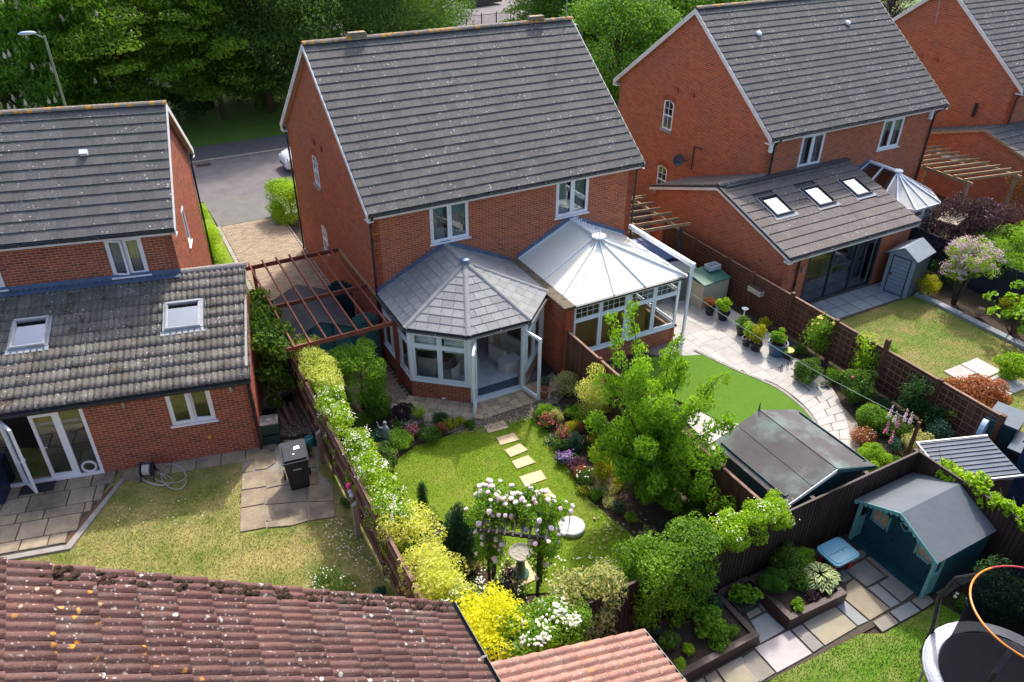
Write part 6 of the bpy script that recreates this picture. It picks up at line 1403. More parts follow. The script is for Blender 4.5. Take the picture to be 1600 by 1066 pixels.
FILL = [(622, 668), (640, 645), (660, 672), (690, 676), (718, 664), (612, 712), (598, 700), (590, 720), (608, 752), (622, 776), (640, 808), (670, 820), (700, 838), (715, 850), (600, 765),
        (862, 690), (872, 702), (884, 706), (896, 722), (905, 745), (918, 770), (930, 780), (950, 792), (968, 800), (890, 690), (912, 700), (925, 715), (905, 675), (930, 690), (915, 665), (872, 650), (868, 640), (890, 650), (920, 640), (945, 690), (955, 720), (965, 760), (985, 815), (1010, 838), (1040, 830), (1060, 845)]
REFS = {'the pencil conifer': (662, 800), 'the garden figurine': (604, 692), 'the gravel strip': (712, 652), 'the hedge block': (585, 640), 'the little blue-green conifer': (898, 702), 'the purple flowers': (882, 722), 'the golden upright shrub': (938, 745), 'the red-flowered perennial': (852, 668), 'the cherry trunk': (1010, 790), 'the rose arch': (780, 860), 'the variegated privet': (945, 640), 'the lower climber': (1050, 860)}
TONES = ['mid-green', 'bright green', 'glossy green', 'blue-green', 'yellow-green', 'dark green', 'cream-edged', 'reddish']; USED = set()
for i, (px, py) in enumerate(FILL):
    order = sorted(REFS, key=lambda k: (REFS[k][0]-px)**2+(REFS[k][1]-py)**2); tone = TONES[(i*5) % 8]
    for k_ in order:
        dx, dy = px-REFS[k_][0], py-REFS[k_][1]; side = ('right of' if dx > 0 else 'left of') if abs(dx) > abs(dy) else ('below' if dy > 0 else 'above')
        lb = 'low %s border plant %s %s' % (tone, side, k_)
        if lb not in USED: break
    USED.add(lb)
    shrub(lb, px, py, rnd.uniform(.32, .6), rnd.uniform(.14, .4), [L_MID, L_BRI, L_MID, L_BLU, L_YG, L_DRK, L_CRM, L_RED][(i*5) % 8], 620, rnd.uniform(.035, .06), name='border_plant', cat='plant', group='low border plants', k=8, flowers=[(14, .03, [F_WHT, F_MAG, F_PUR, F_YEL][i % 4], dict(clus=2))] if i % 5 == 0 else None)
# small plants in the left garden
shrub('leafy weed growing round the concrete fence spur by the wheelie bin', 478, 715, .4, .5, L_MID, 900, .06)
shrub('white-flowered shrub low against the near house gable', 520, 925, 1.1, .5, L_MID, 2400, .05, flowers=[(24, .04, F_WHT, dict(clus=3))])
shrub('blue-green leafy weed beside the near roof and the fence', 592, 935, .35, .35, L_BLU, 500, .06)
shrub('low weedy patch at the foot of the left fence', 545, 790, .5, .25, L_MID, 800, .05)
shrub('fern-like plant beside the recycling boxes', 492, 655, .4, .4, L_MID, 500, .08)

# ================================================================ raised beds and their plants
def bed(label, corners, h=.34, w_=.13):
    t = thing('raised_bed', label, 'raised bed'); n = len(corners)
    for i in range(n):
        a, b = Vector((*corners[i], 0)), Vector((*corners[(i+1) % n], 0)); d = (b-a).normalized(); s = Vector((-d.y, d.x, 0))*w_
        if i % 2 == 0: a, b = a, b
        else: a, b = a+d*w_, b-d*w_
        for k in (0, 1): MB().slab([a+Vector((0, 0, k*h/2+.002)), b+Vector((0, 0, k*h/2+.002)), b+s+Vector((0, 0, k*h/2+.002)), a+s+Vector((0, 0, k*h/2+.002))], (0, 0, h/2-.006)).build('sleeper', SLEEP, t)
    c = sum((Vector((*q, 0)) for q in corners), Vector())/n; MB().prism([(c.x+(q[0]-c.x)*.97, c.y+(q[1]-c.y)*.93) for q in corners], .05, h-.07).build('soil', SOIL, t); return t
def cc(l, z=.34):
    q = [tuple(P(x, y, z))[:2] for x, y in l]
    return q if sum(a[0]*b[1]-b[0]*a[1] for a, b in zip(q, q[1:]+q[:1])) > 0 else q[::-1]
bed('dark timber raised bed with a bushy currant plant, left of the two by the fence', [(1.02, -13.42), (3.03, -13.42), (3.03, -12.2), (.9, -12.2)])
bed('dark timber raised bed with hosta and herbs, nearer the play table', [(3.84, -13.45), (5.42, -13.52), (5.42, -12.2), (3.84, -12.2)])
t = single(MB().bar((3.03, -12.22, .26), (3.84, -12.22, .26), .12, .16), 'sleeper', SLEEP, 'dark timber sleeper joining the two raised beds along the fence', 'sleeper')
Z = .28
shrub('bushy currant plant filling the middle of the left raised bed', 1108, 985, .8, .42, L_BRI, 2100, .095, asp=.8, z=Z, k=22)
shrub('rounded dark-leaved plant at the left corner of the left raised bed', 1045, 1008, .5, .3, L_MID, 700, .09, asp=.7, z=Z)
shrub('small lime plant near the front edge of the left raised bed', 1075, 1020, .28, .25, L_LIM, 260, .07, z=Z); shrub('low lime cushion in the front corner of the left raised bed', 1062, 1040, .35, .15, L_LIM, 900, .03, z=Z)
shrub('pale blue-green tuft at the back of the left raised bed', 1117, 945, .35, .25, L_BLU, 700, .05, z=Z); shrub('blue-green tuft at the left end of the left raised bed', 1025, 990, .3, .2, L_BLU, 400, .05, z=Z)
shrub('small bright plant at the right end of the left raised bed', 1140, 990, .45, .2, L_BRI, 700, .045, z=Z)
t = thing('planter', 'black square planter of strawberries between the two raised beds', 'planter', (3.42, -12.5, 0)); MB().box(-.3, .3, -.24, .24, 0, .26).build('pot', BLK, t)
shrub('strawberry plants overflowing the black planter between the raised beds', 0, 0, .72, .28, L_BRI, 1000, .085, asp=.8, world=(3.42, -12.5, .24), z=.24)
shrub('feathery dark green mound in the right raised bed', 1208, 920, .75, .5, lm('leaves_fennel', (.03, .10, .01), (.06, .18, .015), (.10, .26, .03)), 6500, .07, asp=.12, z=Z)
shrub('tall leafy green plant against the fence in the right raised bed', 1222, 890, .9, .7, L_MID, 2600, .06, z=Z)
shrub('leafy green filler between the fennel-like mound and the hosta', 1240, 915, .7, .45, L_MID, 1800, .055, z=Z); shrub('bright leafy herb at the fence end of the right raised bed', 1250, 882, .6, .45, L_BRI, 1500, .06, z=Z); shrub('spreading green herb along the near edge of the left raised bed', 1120, 1010, .5, .2, L_BRI, 900, .05, z=Z); shrub('mid-green herb at the far side of the left raised bed', 1085, 945, .6, .3, L_MID, 1200, .06, z=Z)
shrub('low black-grey leaved plant beside the hosta', 1270, 935, .4, .15, L_PUR, 500, .05, z=Z); shrub('small green rosette at the near corner of the right raised bed', 1245, 950, .35, .2, L_BRI, 500, .06, z=Z)
HS = thing('hosta', 'yellow-edged hosta with broad leaves spilling over the right raised bed', 'hosta', tuple(P(1278, 908, Z)))
HL1 = simple('hosta_edge', (.55, .52, .16), (.62, .58, .25), 3, .5); HL2 = simple('hosta_centre', (.06, .15, .05), (.09, .2, .06), 6, .5)
hv = MB(); N_ = 7
for i in range(N_): t_ = i/(N_-1); w_ = .5*math.sin(PI*min(1, t_*.93+.05))**.8*.62; z = .28*math.sin(t_*PI*.8)-.1*t_; hv.v += [(-w_, t_, z+abs(w_)*.25), (-w_*.6, t_, z+.03), (0, t_, z), (w_*.6, t_, z+.03), (w_, t_, z+abs(w_)*.25)]
for i in range(N_-1):
    for j in range(4): hv.f.append((i*5+j, i*5+j+1, i*5+j+6, i*5+j+5))
hm = hv.me('leaf', True); hm.materials.append(HL1); hm.materials.append(HL2)
for i, p_ in enumerate(hm.polygons): p_.material_index = 1 if i % 4 in (1, 2) else 0
for i in range(84):
    a = i*2.4; f = (i/84)**.5; s = rnd.uniform(.13, .2); obj('leaf', hm, None, HS, T(.30*f*math.cos(a), .26*f*math.sin(a), .30-.16*f, a-PI/2) @ Matrix.Rotation(-.2-.35*f+.3, 4, 'X') @ Matrix.Diagonal((s, s*1.1, s, 1)))

# ================================================================ garden objects
# birdbath
t = thing('bird_bath', 'green pedestal bird bath with a pale bowl full of petals behind the arch', 'bird bath', tuple(P(813, 898))); GG = simple('glazed_green', (.10, .20, .14), (.08, .16, .12), 4, .4)
MB().lathe([(.2, .03), (.2, .07), (.13, .12), (.10, .3), (.09, .52), (.12, .6)], n=16).build('pedestal', GG, t, smooth=False)
MB().lathe([(.08, .6), (.22, .66), (.27, .72), (.25, .735), (.19, .69), (0, .68)], n=20).build('bowl', CONC, t); MB().box(-.3, .3, -.3, .3, 0, .03).build('base_slab', STEP, t)
g = np.random.default_rng(5); m = MB()
for i in range(40): a, r = g.uniform(0, 6.3), .2*g.random()**.5; m.lathe([(.012, 0), (0, .01)], (r*math.cos(a), r*math.sin(a), .70), 5)
for i in range(60): a, r = g.uniform(0, 6.3), .25+.6*g.random(); m.lathe([(.014, 0), (0, .01)], (r*math.cos(a)-.2, r*math.sin(a)+.1, .012), 5)
m.build('petals', F_WHT, t, kind='stuff')
t = thing('stone_disc', 'round white stone disc with a small upright pin on the lower lawn', 'disc', tuple(P(893, 826))); MB().lathe([(.31, 0), (.32, .02), (.32, .10), (.30, .12), (0, .125)], n=28).build('disc', simple('pale_stone', (.60, .59, .56), (.5, .49, .47), 5, .8), t); MB().tube([(0, .1, .12), (0, .1, .42)], .014, 6).lathe([(.03, 0), (.03, .03), (0, .04)], (0, .1, .42), 8).build('pin', BLK, t)
# wheelie bin
t = thing('wheelie_bin', 'black wheelie bin with white stickers on its lid, standing on the paved pad', 'bin', tuple(P(468, 755)), -.12)
b0, b1 = (.22, .26), (.29, .35); m = MB(); vs = [(-b0[0], -b0[1], .03), (b0[0], -b0[1], .03), (b0[0], b0[1], .03), (-b0[0], b0[1], .03), (-b1[0], -b1[1], .98), (b1[0], -b1[1], .98), (b1[0], b1[1], .98), (-b1[0], b1[1], .98)]
m.add(vs, [(0, 3, 2, 1), (4, 5, 6, 7), (0, 1, 5, 4), (1, 2, 6, 5), (2, 3, 7, 6), (3, 0, 4, 7)]); m.box(-.31, .31, -.37, .37, .95, .99); m.box(-.2, .2, -.30, -.27, .2, .55); m.build('body', BLK, t)
LID = simple('bin_lid', (.014, .02, .032), (.010, .015, .024), 3, .5, spec=.25); m = MB(); m.slab([(-.32, -.40, 1.0), (.32, -.40, 1.0), (.32, .38, 1.05), (-.32, .38, 1.05)], (0, 0, .02)).slab([(-.27, -.34, 1.022), (.27, -.34, 1.022), (.25, .28, 1.062), (-.25, .28, 1.062)], (0, 0, .045)).bar((-.28, .42, 1.03), (.28, .42, 1.03), .035, .035); m.build('lid', LID, t)
MB().slab([(.0, .0, 1.091), (.16, .02, 1.092), (.15, .14, 1.10), (.02, .12, 1.099)], (0, 0, .002)).build('sticker', WHP, t); MB().lathe([(.03, 0), (0, .003)], (-.02, -.14, 1.084), 10).build('sticker', WHP, t)
MB().box(-.1, .1, -.364, -.352, .74, .78).build('label_plate', simple('grey_print', (.4, .4, .42)), t)
for x in (-.31, .31): MB().lathe([(.0, -.025), (.12, -.025), (.12, .025), (0, .025)], n=16).build('wheel', BLK, t, Matrix.Translation((x, .30, .12)) @ Matrix.Rotation(PI/2, 4, 'Y'))
# hose and reel
t = thing('hose_reel', 'black hose reel with pale hose beside the wall of the left extension', 'hose reel', tuple(P(234, 745)), -.4)
m = MB()
for x in (-.16, .16): m.tube([(x, -.2, 0), (x, 0, .45), (x, .2, 0)], .018, 6).lathe([(0, 0)], n=3) if False else m.tube([(x, -.2, 0), (x, 0, .45), (x, .2, 0)], .018, 6)
m.tube([(-.16, 0, .45), (.16, 0, .45)], .02, 6); m.build('stand', BLK, t)
for x in (-.13, .13): MB().lathe([(0, -.01), (.19, -.01), (.19, .01), (0, .01)], n=18).build('flange', BLK, t, Matrix.Translation((x, 0, .26)) @ Matrix.Rotation(PI/2, 4, 'Y'))
HOS = simple('pale_hose', (.50, .48, .44), None, 5, .5); MB().lathe([(.11, -.11), (.16, -.09), (.15, -.03), (.165, .03), (.16, .09), (.11, .11)], n=18).build('coil', HOS, t, Matrix.Translation((0, 0, .26)) @ Matrix.Rotation(PI/2, 4, 'Y'))
m = MB(); pts = [P(331, 676, .66)-Vector((0, .06, 0)), P(334, 690, .4), P(331, 706, .08), P(318, 716, .02), P(290, 722, .02), P(262, 727, .02), P(244, 735, .02)]
def smooth(pts, k=5):
    o = []; n = len(pts)
    for i in range(n-1):
        p0, p1, p2, p3 = pts[max(i-1, 0)], pts[i], pts[i+1], pts[min(i+2, n-1)]
        for j in range(k): t = j/k; o.append(.5*((2*p1)+(p2-p0)*t+(2*p0-5*p1+4*p2-p3)*t*t+(3*p1-p0-3*p2+p3)*t**3))
    return o+[pts[-1]]
m.tube(smooth(pts), .014, 5)
for cx, cy, rx, ry, k in ((262, 740, 28, 15, .5), (268, 745, 20, 20, 1.1), (240, 748, 24, 10, 2.0), (228, 745, 24, 14, 3)):
    m.tube([P(cx+rx*math.cos(a)+k*3, cy+ry*math.sin(a+k*.2), .02+.008*k) for a in [i*2*PI/22 for i in range(22)]], .011, 5)
tag(m.build('garden_hose', HOS), 'pale garden hose looped on the paving below the left extension window', 'hose')
# recycling boxes, tubs in the gap
GB_ = simple('dark_green_box', (.015, .05, .045), (.01, .035, .03), 4, .45); GL_ = simple('grey_box_lid', (.17, .165, .16), (.12, .12, .12), 4, .5)
for i, (px, py, z, lb) in enumerate(((427, 690, 0, 'lowest green recycling box of the stack by the left extension corner'), (427, 690, .36, 'upper green recycling box with a pale lid, by the left extension corner'), (422, 648, 0, 'further green recycling box behind the stack at the extension corner'))):
    p = P(px, py); t = thing('recycling_box', lb, 'box', (p.x-.02, p.y+.05, z), LA, None); MB().prism([(-.24, -.2), (.24, -.2), (.24, .2), (-.24, .2)], 0, .33).box(-.27, .27, -.23, .23, .29, .33).build('box', GB_, t)
    if i: MB().box(-.26, .26, -.22, .22, .332, .36).build('lid', GL_, t)
t = thing('litter_tray', 'blue-grey upturned plastic tray on the gravel between extension and fence', 'tray', (*tuple(P(446, 625))[:2], .3), .3); MB().box(-.28, .28, -.2, .2, 0, .12).build('tray', simple('slate_blue_plastic', (.10, .13, .18), None, 3, .4), t); MB().box(-.2, .2, -.13, .13, -.3, -.01).build('box', BLK, t)
t = thing('bucket', 'black bucket with a round lid in the shade by the left fence', 'bucket', tuple(P(452, 605))); MB().lathe([(.14, 0), (.19, .34), (.2, .35)], n=16).build('bucket', BLK, t); MB().lathe([(.2, .36), (.2, .38), (0, .39)], n=16).build('lid', simple('slate_lid', (.12, .14, .17)), t)
for i in range(3):
    p = P(440+i*12, 655); m = MB().bar((p.x, p.y-.4, .03+i*.02), (p.x-.05, p.y+.5, .3), .09, .03); single(m, 'timber_offcut', FENW, ['left', 'middle', 'right'][i]+' of the three timber offcuts leaning in the gap behind the recycling boxes', 'timber')
t = thing('watering_can', 'turquoise watering can by the fence spur near the wheelie bin', 'watering can', tuple(P(485, 695))); TQ_ = simple('turquoise_can', (.06, .26, .28), None, 3, .4)
MB().lathe([(.13, 0), (.14, .2), (.12, .26), (.06, .27)], n=14).build('body', TQ_, t); MB().tube([(.1, 0, .08), (.28, 0, .28)], [.025, .015], 6).build('spout', TQ_, t); MB().tube([(-.12, 0, .08), (-.2, 0, .2), (-.08, 0, .3), (.05, 0, .27)], .014, 6).build('handle', TQ_, t)
t = thing('hanging_ornament', 'pink, red and pale ball flower ornament hung on the left fence', 'ornament', tuple(P(545, 762, 1.35)))
for (dx, dz, r, c_) in ((0, .06, .07, (.7, .06, .25)), (.0, -.05, .055, (.65, .15, .12)), (.08, -.06, .06, (.45, .55, .65)), (.17, -.10, .06, (.5, .5, .5))): MB().lathe([(0, -r), (r*.7, -r*.7), (r, 0), (r*.7, r*.7), (0, r)], (0, -dx, dz), 10).build('ball', simple('ball_%d' % int(dx*100+dz*1000), c_), t, smooth=True)
t = thing('doormat', 'dark doormat on the paving below the left extension doors', 'doormat', tuple(P(60, 762, .04)), LA); MB().box(-.38, .38, -.2, .2, 0, .015).build('mat', simple('dark_mat', (.035, .035, .04), None, 30, .95, bump=.6), t)
t = thing('storage_box', 'navy blue garden box cut by the left edge of the photograph', 'box', (-10.62, -1.2), LA); MB().box(-.3, .28, -.5, .5, 0, .85).build('body', simple('navy_plastic', (.012, .025, .07), None, 3, .45), t)
# figurine
t = thing('garden_figurine', 'grey draped stone figurine with raised arm and pale base stones in the left border', 'statue', tuple(P(604, 692))); SG = simple('weathered_stone', (.30, .31, .32), (.2, .22, .25), 9, .85)
MB().lathe([(.12, 0), (.13, .05), (.10, .12), (.115, .3), (.08, .42), (.09, .52), (.05, .58), (.035, .6)], n=12).build('body', SG, t, smooth=True); MB().lathe([(0, -.07), (.05, -.03), (.055, .02), (.03, .06), (0, .07)], (0, 0, .67), 10).build('head', SG, t, smooth=True)
MB().tube([(-.06, 0, .52), (-.17, 0, .6), (-.2, .02, .78)], [.03, .025, .015], 6).build('arm', SG, t); MB().tube([(.06, 0, .5), (.13, -.06, .36)], [.028, .018], 6).build('arm', SG, t)
for i in range(5): MB().lathe([(.0, 0), (.1, .01), (.08, .07), (0, .09)], (.15+.1*i, -.05+.08*(i % 2), 0), 7).build('stone', simple('pale_rock', (.4, .36, .32), (.3, .27, .24), 8, .9) if i == 0 else bpy.data.materials['pale_rock'], t)
# pots by the open door
for i, (px, py, c_, lb) in enumerate(((851, 607, (.06, .13, .07), 'green glazed flower pot by the open right door leaf, the further one'), (850, 622, (.32, .12, .07), 'terracotta flower pot by the open right door leaf, the nearer one'))):
    p = P(px, py); t = thing('flower_pot', lb, 'flower pot', (p.x, p.y, .03)); pm = simple('pot_%d' % i, c_, None, 4, .5); MB().lathe([(.10, 0), (.15, .26), (.165, .26), (.165, .30), (.14, .30), (.13, .24), (0, .22)], n=18).build('pot', pm, t); MB().lathe([(.135, .235), (0, .24)], n=12).build('soil', SOIL, t)
# potted plants on the next patio
POTS = [(1108, 492, .17, .30, BLK, 'pink-plumed plant in a black pot nearest the cream box', L_RED, .5, .4, 700, .05), (1129, 500, .2, .30, BLK, 'broad lime-leaved plant in a black pot, second from the cream box', L_LIM, .6, .55, 260, .13), (1157, 524, .17, .28, BLK, 'small leafy plant in a black pot beside the pale candle stand', L_MID, .5, .45, 500, .06),
        (1166, 540, .17, .26, BLK, 'thin-stemmed shrub in a labelled black pot in front of the trellis', L_LIM, .45, .55, 500, .06), (1180, 548, .19, .28, BLK, 'loose yellow-green shrub in the black pot nearest the washing line', L_YG, .7, .75, 700, .07), (1212, 555, .30, .46, simple('blue_glaze', (.07, .13, .22), (.05, .10, .17), 3, .35), 'spreading green shrub in the big blue glazed pot', L_BRI, .75, .45, 900, .07),
        (1229, 560, .16, .28, simple('olive_pot', (.06, .045, .03), None, 3, .5), 'empty brown pot with a bright green rim beside the round shrub', None, 0, 0, 0, 0)]
for px, py, r, h, pm, lb, lf, w_, ph, n, s in POTS:
    p = P(px, py); t = thing('potted_plant' if lf else 'flower_pot', lb, 'potted plant' if lf else 'flower pot', (p.x, p.y, .03)); MB().lathe([(r*.72, 0), (r, h-.05), (r*1.08, h-.05), (r*1.08, h), (r*.92, h), (r*.9, h-.06), (0, h-.07)], n=20).build('pot', pm, t)
    if lf:
        MB().lathe([(r*.9, h-.06), (0, h-.05)], n=12).build('soil', SOIL, t); cl = [(0, 0, h+ph*.4, w_*.3, w_*.3, ph*.35)]+sub((0, 0, h+ph*.5), (w_*.42, w_*.42, ph*.42), 9, .12, int(px)); foliage(t, cl, n*2, s, lf, .5, int(px)); stems(t, [([(0, 0, h-.05), (.03, .02, h+ph*.6)], [.014, .006])])
    else: MB().lathe([(r*1.10, h-.02), (r*1.12, h+.02), (r*.9, h+.02)], n=20).build('rim', simple('lime_rim', (.45, .5, .12)), t)
t = thing('candle_stand', 'pale slender plant stand with a round top among the pots', 'stand', tuple(P(1160, 505))); MB().lathe([(.1, 0), (.04, .06), (.025, .5), (.1, .56), (.12, .58), (0, .585)], n=12).build('stand', WHP, t)
t = thing('hanging_trough', 'cream hanging trough planter on the trellis above the pots', 'trough', (TX-.17, -3.35, .92)); MB().slab([(-.1, -.3, 0), (.1, -.3, 0), (.1, .3, 0), (-.1, .3, 0)], (0, 0, .17)).build('trough', simple('cream_metal', (.48, .43, .33), (.4, .36, .28), 6, .6), t); MB().box(-.08, .08, -.28, .28, .171, .178).build('soil', SOIL, t)
for y in (-.31, .31): MB().tube([(-.09, y, .1), (-.09, y*1.05, .24), (.09, y*1.05, .24), (.09, y, .1)], .008, 5).build('handle', BLK, t)
t = thing('plant_stand', 'small black metal hoop stand on the path below the green-rimmed pot', 'stand', tuple(P(1223, 578)));
for dx in (-.12, .14): m = MB().tube([(dx, -.02, 0), (dx, 0, .18), (dx+.04, .03, .22), (dx+.08, .02, .18), (dx+.08, 0, 0)], .010, 5); m.build('hoop', BLK, t)
m = MB(); pts = [Vector((8.95, -3.66, 1.95)).lerp(Vector((9.95, -11.2, 1.65)), i/16)-Vector((0, 0, .18*math.sin(PI*i/16))) for i in range(17)]; m.tube(pts, .0065, 5); tag(m.build('washing_line', simple('pale_cord', (.35, .52, .42))), 'pale green washing line stretched from the white post across the patio garden', 'washing line')
single(MB().bar((10.0, -11.3, 0), (10.0, -11.3, 1.7), .07, .07), 'line_post', FENB, 'short brown post holding the far end of the washing line', 'post')
# shrubs of that garden
shrub('round glossy shrub beside the green-rimmed pot', 1256, 595, 1.0, .85, L_MID, 4200, .06); shrub('tall glossy camellia against the trellis, further down', 1333, 625, 1.25, 1.15, L_MID, 5200, .07, flowers=[(3, .09, F_RED)]); shrub('small purple-flowered plant between the two glossy shrubs', 1290, 605, .35, .2, L_MID, 400, .05, flowers=[(12, .04, F_PUR)])
shrub('bright green spreading mound at the bend of the path', 1357, 665, 1.15, .7, L_BRI, 4400, .06); shrub('pinkish heather-like mound below the bright green one', 1345, 690, .9, .4, L_RED, 2600, .04, flowers=[(60, .03, F_PNK)])
shrub('flat-topped golden green cushion beside the big shed roof', 1362, 735, 1.0, .75, lm('leaves_golden_green', (.18, .34, .01), (.30, .48, .015), (.42, .58, .03)), 9000, .045); shrub('grassy undergrowth between the cushion and the bottom fence', 1385, 745, 1.2, .4, L_YG, 1800, .06)
shrub('grey-green loose shrub in front of the small metal-roofed store', 1430, 710, 1.0, .7, L_CRM, 2600, .05); shrub('yellow-green shrub behind the metal-roofed store', 1470, 668, 1.1, 1.1, L_LIM, 3600, .05); shrub('blue-green rosemary-like shrub left of the metal-roofed store', 1460, 690, 1.0, .8, L_BLU, 2600, .045)
shrub('red and coral tinted photinia in front of the bottom right trellis', 1510, 650, 2.1, 1.45, L_RED, 8500, .085, k=34, rs=.2, d=1.6); shrub('dark climber on the trellis beside the lupins', 1415, 655, .8, 1.5, L_DRK, 3400, .06); shrub('fresh lime bush at the right edge above the dark stores', 1575, 590, 1.1, 1.0, L_LIM, 2600, .08)
LU, cl = shrub('pink and cream flower spikes of lupins above deep green leaves', 1402, 680, 1.0, .5, L_MID, 2600, .07, name='lupin', cat='lupin')
for i, (px, py, ht_, c_) in enumerate(((1387, 665, .95, F_MAG), (1395, 680, .8, F_MAG), (1405, 655, 1.05, F_MAG), (1393, 640, 1.2, F_PNK), (1417, 645, 1.25, F_PNK), (1425, 650, 1.0, F_PNK), (1400, 650, 1.0, F_PNK))):
    p = P(px, py, ht_*.8)-LU.matrix_local.translation if False else P(px, py, ht_*.8)-TM[LU.name].translation; p = TM[LU.name].to_3x3().inverted() @ p; g_ = [(p.x, p.y, p.z-.25+.045*j, .035-.0035*j, .035-.0035*j, .025) for j in range(9)]; blooms(LU, g_, 70, .035, c_, 50+i, 'flower_spike', top=-2); MB().tube([(p.x*.6, p.y*.6, .2), (p.x, p.y, p.z-.2)], .008, 5).build('stem', STEMG, LU)
t, cl = shrub('yellow climbing rose on the trellis fence', 0, 0, 1.0, 1.9, L_BRI, 2400, .065, name='climbing_rose', cat='rose', world=(TX-.2, -6.3), k=20, d=.8, inner=.4)
g = np.random.default_rng(17); p, nn = sample(cl, 400, g, 0); sel = [i for i in range(len(p)) if nn[i][2] > 0 and p[i][2] > .9][:14]; ymesh = rm.copy(); ymesh.materials.clear()
for i in sel: v = Vector(nn[i]); s = g.uniform(.07, .11); obj('rose_bloom', ymesh, F_YEL, t, Matrix.Translation(Vector(p[i])+v*.05) @ v.to_track_quat('Z', 'Y').to_matrix().to_4x4() @ Matrix.Diagonal((s, s, s*.8, 1)))
for i in range(3): shrub(['leafy shoots of a garden plant poking over the trellis, upper', 'lime shoots above the trellis beside the worn lawn', 'dark leafy growth at the trellis foot beside the photinia'][i], 0, 0, [.6, .8, .7][i], [1.6, 1.75, 1.0][i], [L_BRI, L_LIM, L_DRK][i], 1300, .08, world=[(TX+.3, -8.3), (TX-.1, -7.9), (TX-.3, -10.6)][i])
# play table
t = thing('play_table', 'pale blue plastic play table with red legs beside the playhouse', 'table', (6.02, -12.68, 0), .0); PB_ = simple('sky_blue_plastic', (.20, .48, .60), (.17, .42, .54), 2, .35)
m = MB(); o_ = []; 
for (sx, sy, a0) in ((1, 1, 0), (-1, 1, PI/2), (-1, -1, PI), (1, -1, 3*PI/2)):
    for k_ in range(5): a = a0+k_*PI/8; o_.append((sx*.26+.12*math.cos(a), sy*.20+.12*math.sin(a)))
m.prism(o_, .44, .49); m.build('tabletop', PB_, t); MB().prism([(x*.86, y*.86) for x, y in o_], .4901, .505).build('lid', PB_, t); MB().prism([(-.3, -.01), (.3, -.01), (.3, .0), (-.3, .0)], .505, .509).build('groove', TEALD, t); MB().box(.08, .11, -.05, -.02, .506, .512).build('badge', simple('green_badge', (.02, .2, .08)), t)
for x in (-.26, .26):
    for y in (-.2, .2): MB().lathe([(.045, 0), (.035, .44)], (x, y, 0), 8).build('leg', simple('red_plastic', (.5, .02, .04)) if (x < 0 and y < 0) else bpy.data.materials['red_plastic'], t)

for i, (x, y) in enumerate([(11.9, -5.9), (11.7, -7.5), (11.9, -9.2), (11.3, -9.3), (10.6, -10.6), (9.9, -11.2), (11.2, -11.2), (8.6, -11.6), (12.0, -4.2), (9.2, -11.7), (10.9, -9.9), (11.95, -8.0)]): shrub('low %s plant at %s' % (['mid-green', 'bright green', 'dark', 'yellow-green', 'blue-green'][i % 5], ['the trellis foot below the yellow rose', 'the trellis foot beside the camellia', 'the trellis foot near the lupins', 'the back of the bed beside the lupins', 'the foot of the metal-roofed store', 'the back fence left of the metal-roofed store', 'the corner by the photinia', 'the back fence right of the big shed', 'the trellis foot beside the blue pot', 'the back fence beyond the golden cushion', 'the middle of the bed before the lupins', 'the trellis foot under the tall post'][i]), 0, 0, rnd.uniform(.45, .8), rnd.uniform(.25, .6), [L_MID, L_BRI, L_DRK, L_YG, L_BLU][i % 5], 1000, .05, name='border_plant', cat='plant', group='low plants below the trellis', world=(x, y), k=9)
# ================================================================ trampoline
TC = Vector((6.0, -16.5, .72)); TR = 1.35; TP = thing('trampoline', 'round trampoline with silver pads, black safety net and orange hoop at the bottom right', 'trampoline', (TC.x, TC.y, 0))
PADM = simple('silver_pad', (.36, .39, .44), (.27, .30, .35), 3, .35, bump=.5); m = MB(); NN = 48
for i in range(NN):
    a, b = 2*PI*i/NN, 2*PI*(i+1)/NN; r1, r2 = TR, TR-.24; z = .735+.012*(i % 2)
    m.add([(r1*math.cos(a), r1*math.sin(a), .70), (r1*math.cos(b), r1*math.sin(b), .70), ((r1-.02)*math.cos(b), (r1-.02)*math.sin(b), .75), ((r1-.02)*math.cos(a), (r1-.02)*math.sin(a), .75), (r2*math.cos(a), r2*math.sin(a), .735+.008*math.sin(i*1.7)), (r2*math.cos(b), r2*math.sin(b), .735+.008*math.sin((i+1)*1.7))], [(0, 1, 2, 3), (3, 2, 5, 4)])
m.build('edge_pad', PADM, TP, smooth=True); MB().lathe([(TR-.23, .715), (TR-.5, .712), (0, .708)], n=48).build('jumping_mat', simple('black_mat', (.045, .05, .062), (.06, .065, .075), 3, .7), TP)
MB().tube([(TR*math.cos(2*PI*i/36), TR*math.sin(2*PI*i/36), .69) for i in range(37)], .025, 6, False).build('frame', MET, TP)
def net_mat():
    m, n, o = nodes('black_net'); t = n.nodes.new('ShaderNodeBsdfTransparent'); d = n.nodes.new('ShaderNodeBsdfDiffuse'); d.inputs[0].default_value = (.012, .014, .02, 1); mx = n.nodes.new('ShaderNodeMixShader'); mx.inputs[0].default_value = .74
    n.links.new(t.outputs[0], mx.inputs[1]); n.links.new(d.outputs[0], mx.inputs[2]); n.links.new(mx.outputs[0], o.inputs[0]); return m
NET = net_mat(); m = MB(); rn = TR-.26; rt = 1.10; HT = 2.6; ox, oy = .0, .0
for i in range(NN+1):
    a = 2*PI*i/NN
    for k_, (f, z) in enumerate(((0, .72), (.25, 1.1), (.6, 1.7), (1, HT))): r = rn+(rt-rn)*f-.07*math.sin(PI*f); m.v.append((r*math.cos(a), r*math.sin(a), z))
for i in range(NN):
    for k_ in range(3): m.f.append((i*4+k_, i*4+4+k_, i*4+5+k_, i*4+1+k_))
m.build('safety_net', NET, TP, smooth=True)
ho = MB(); 
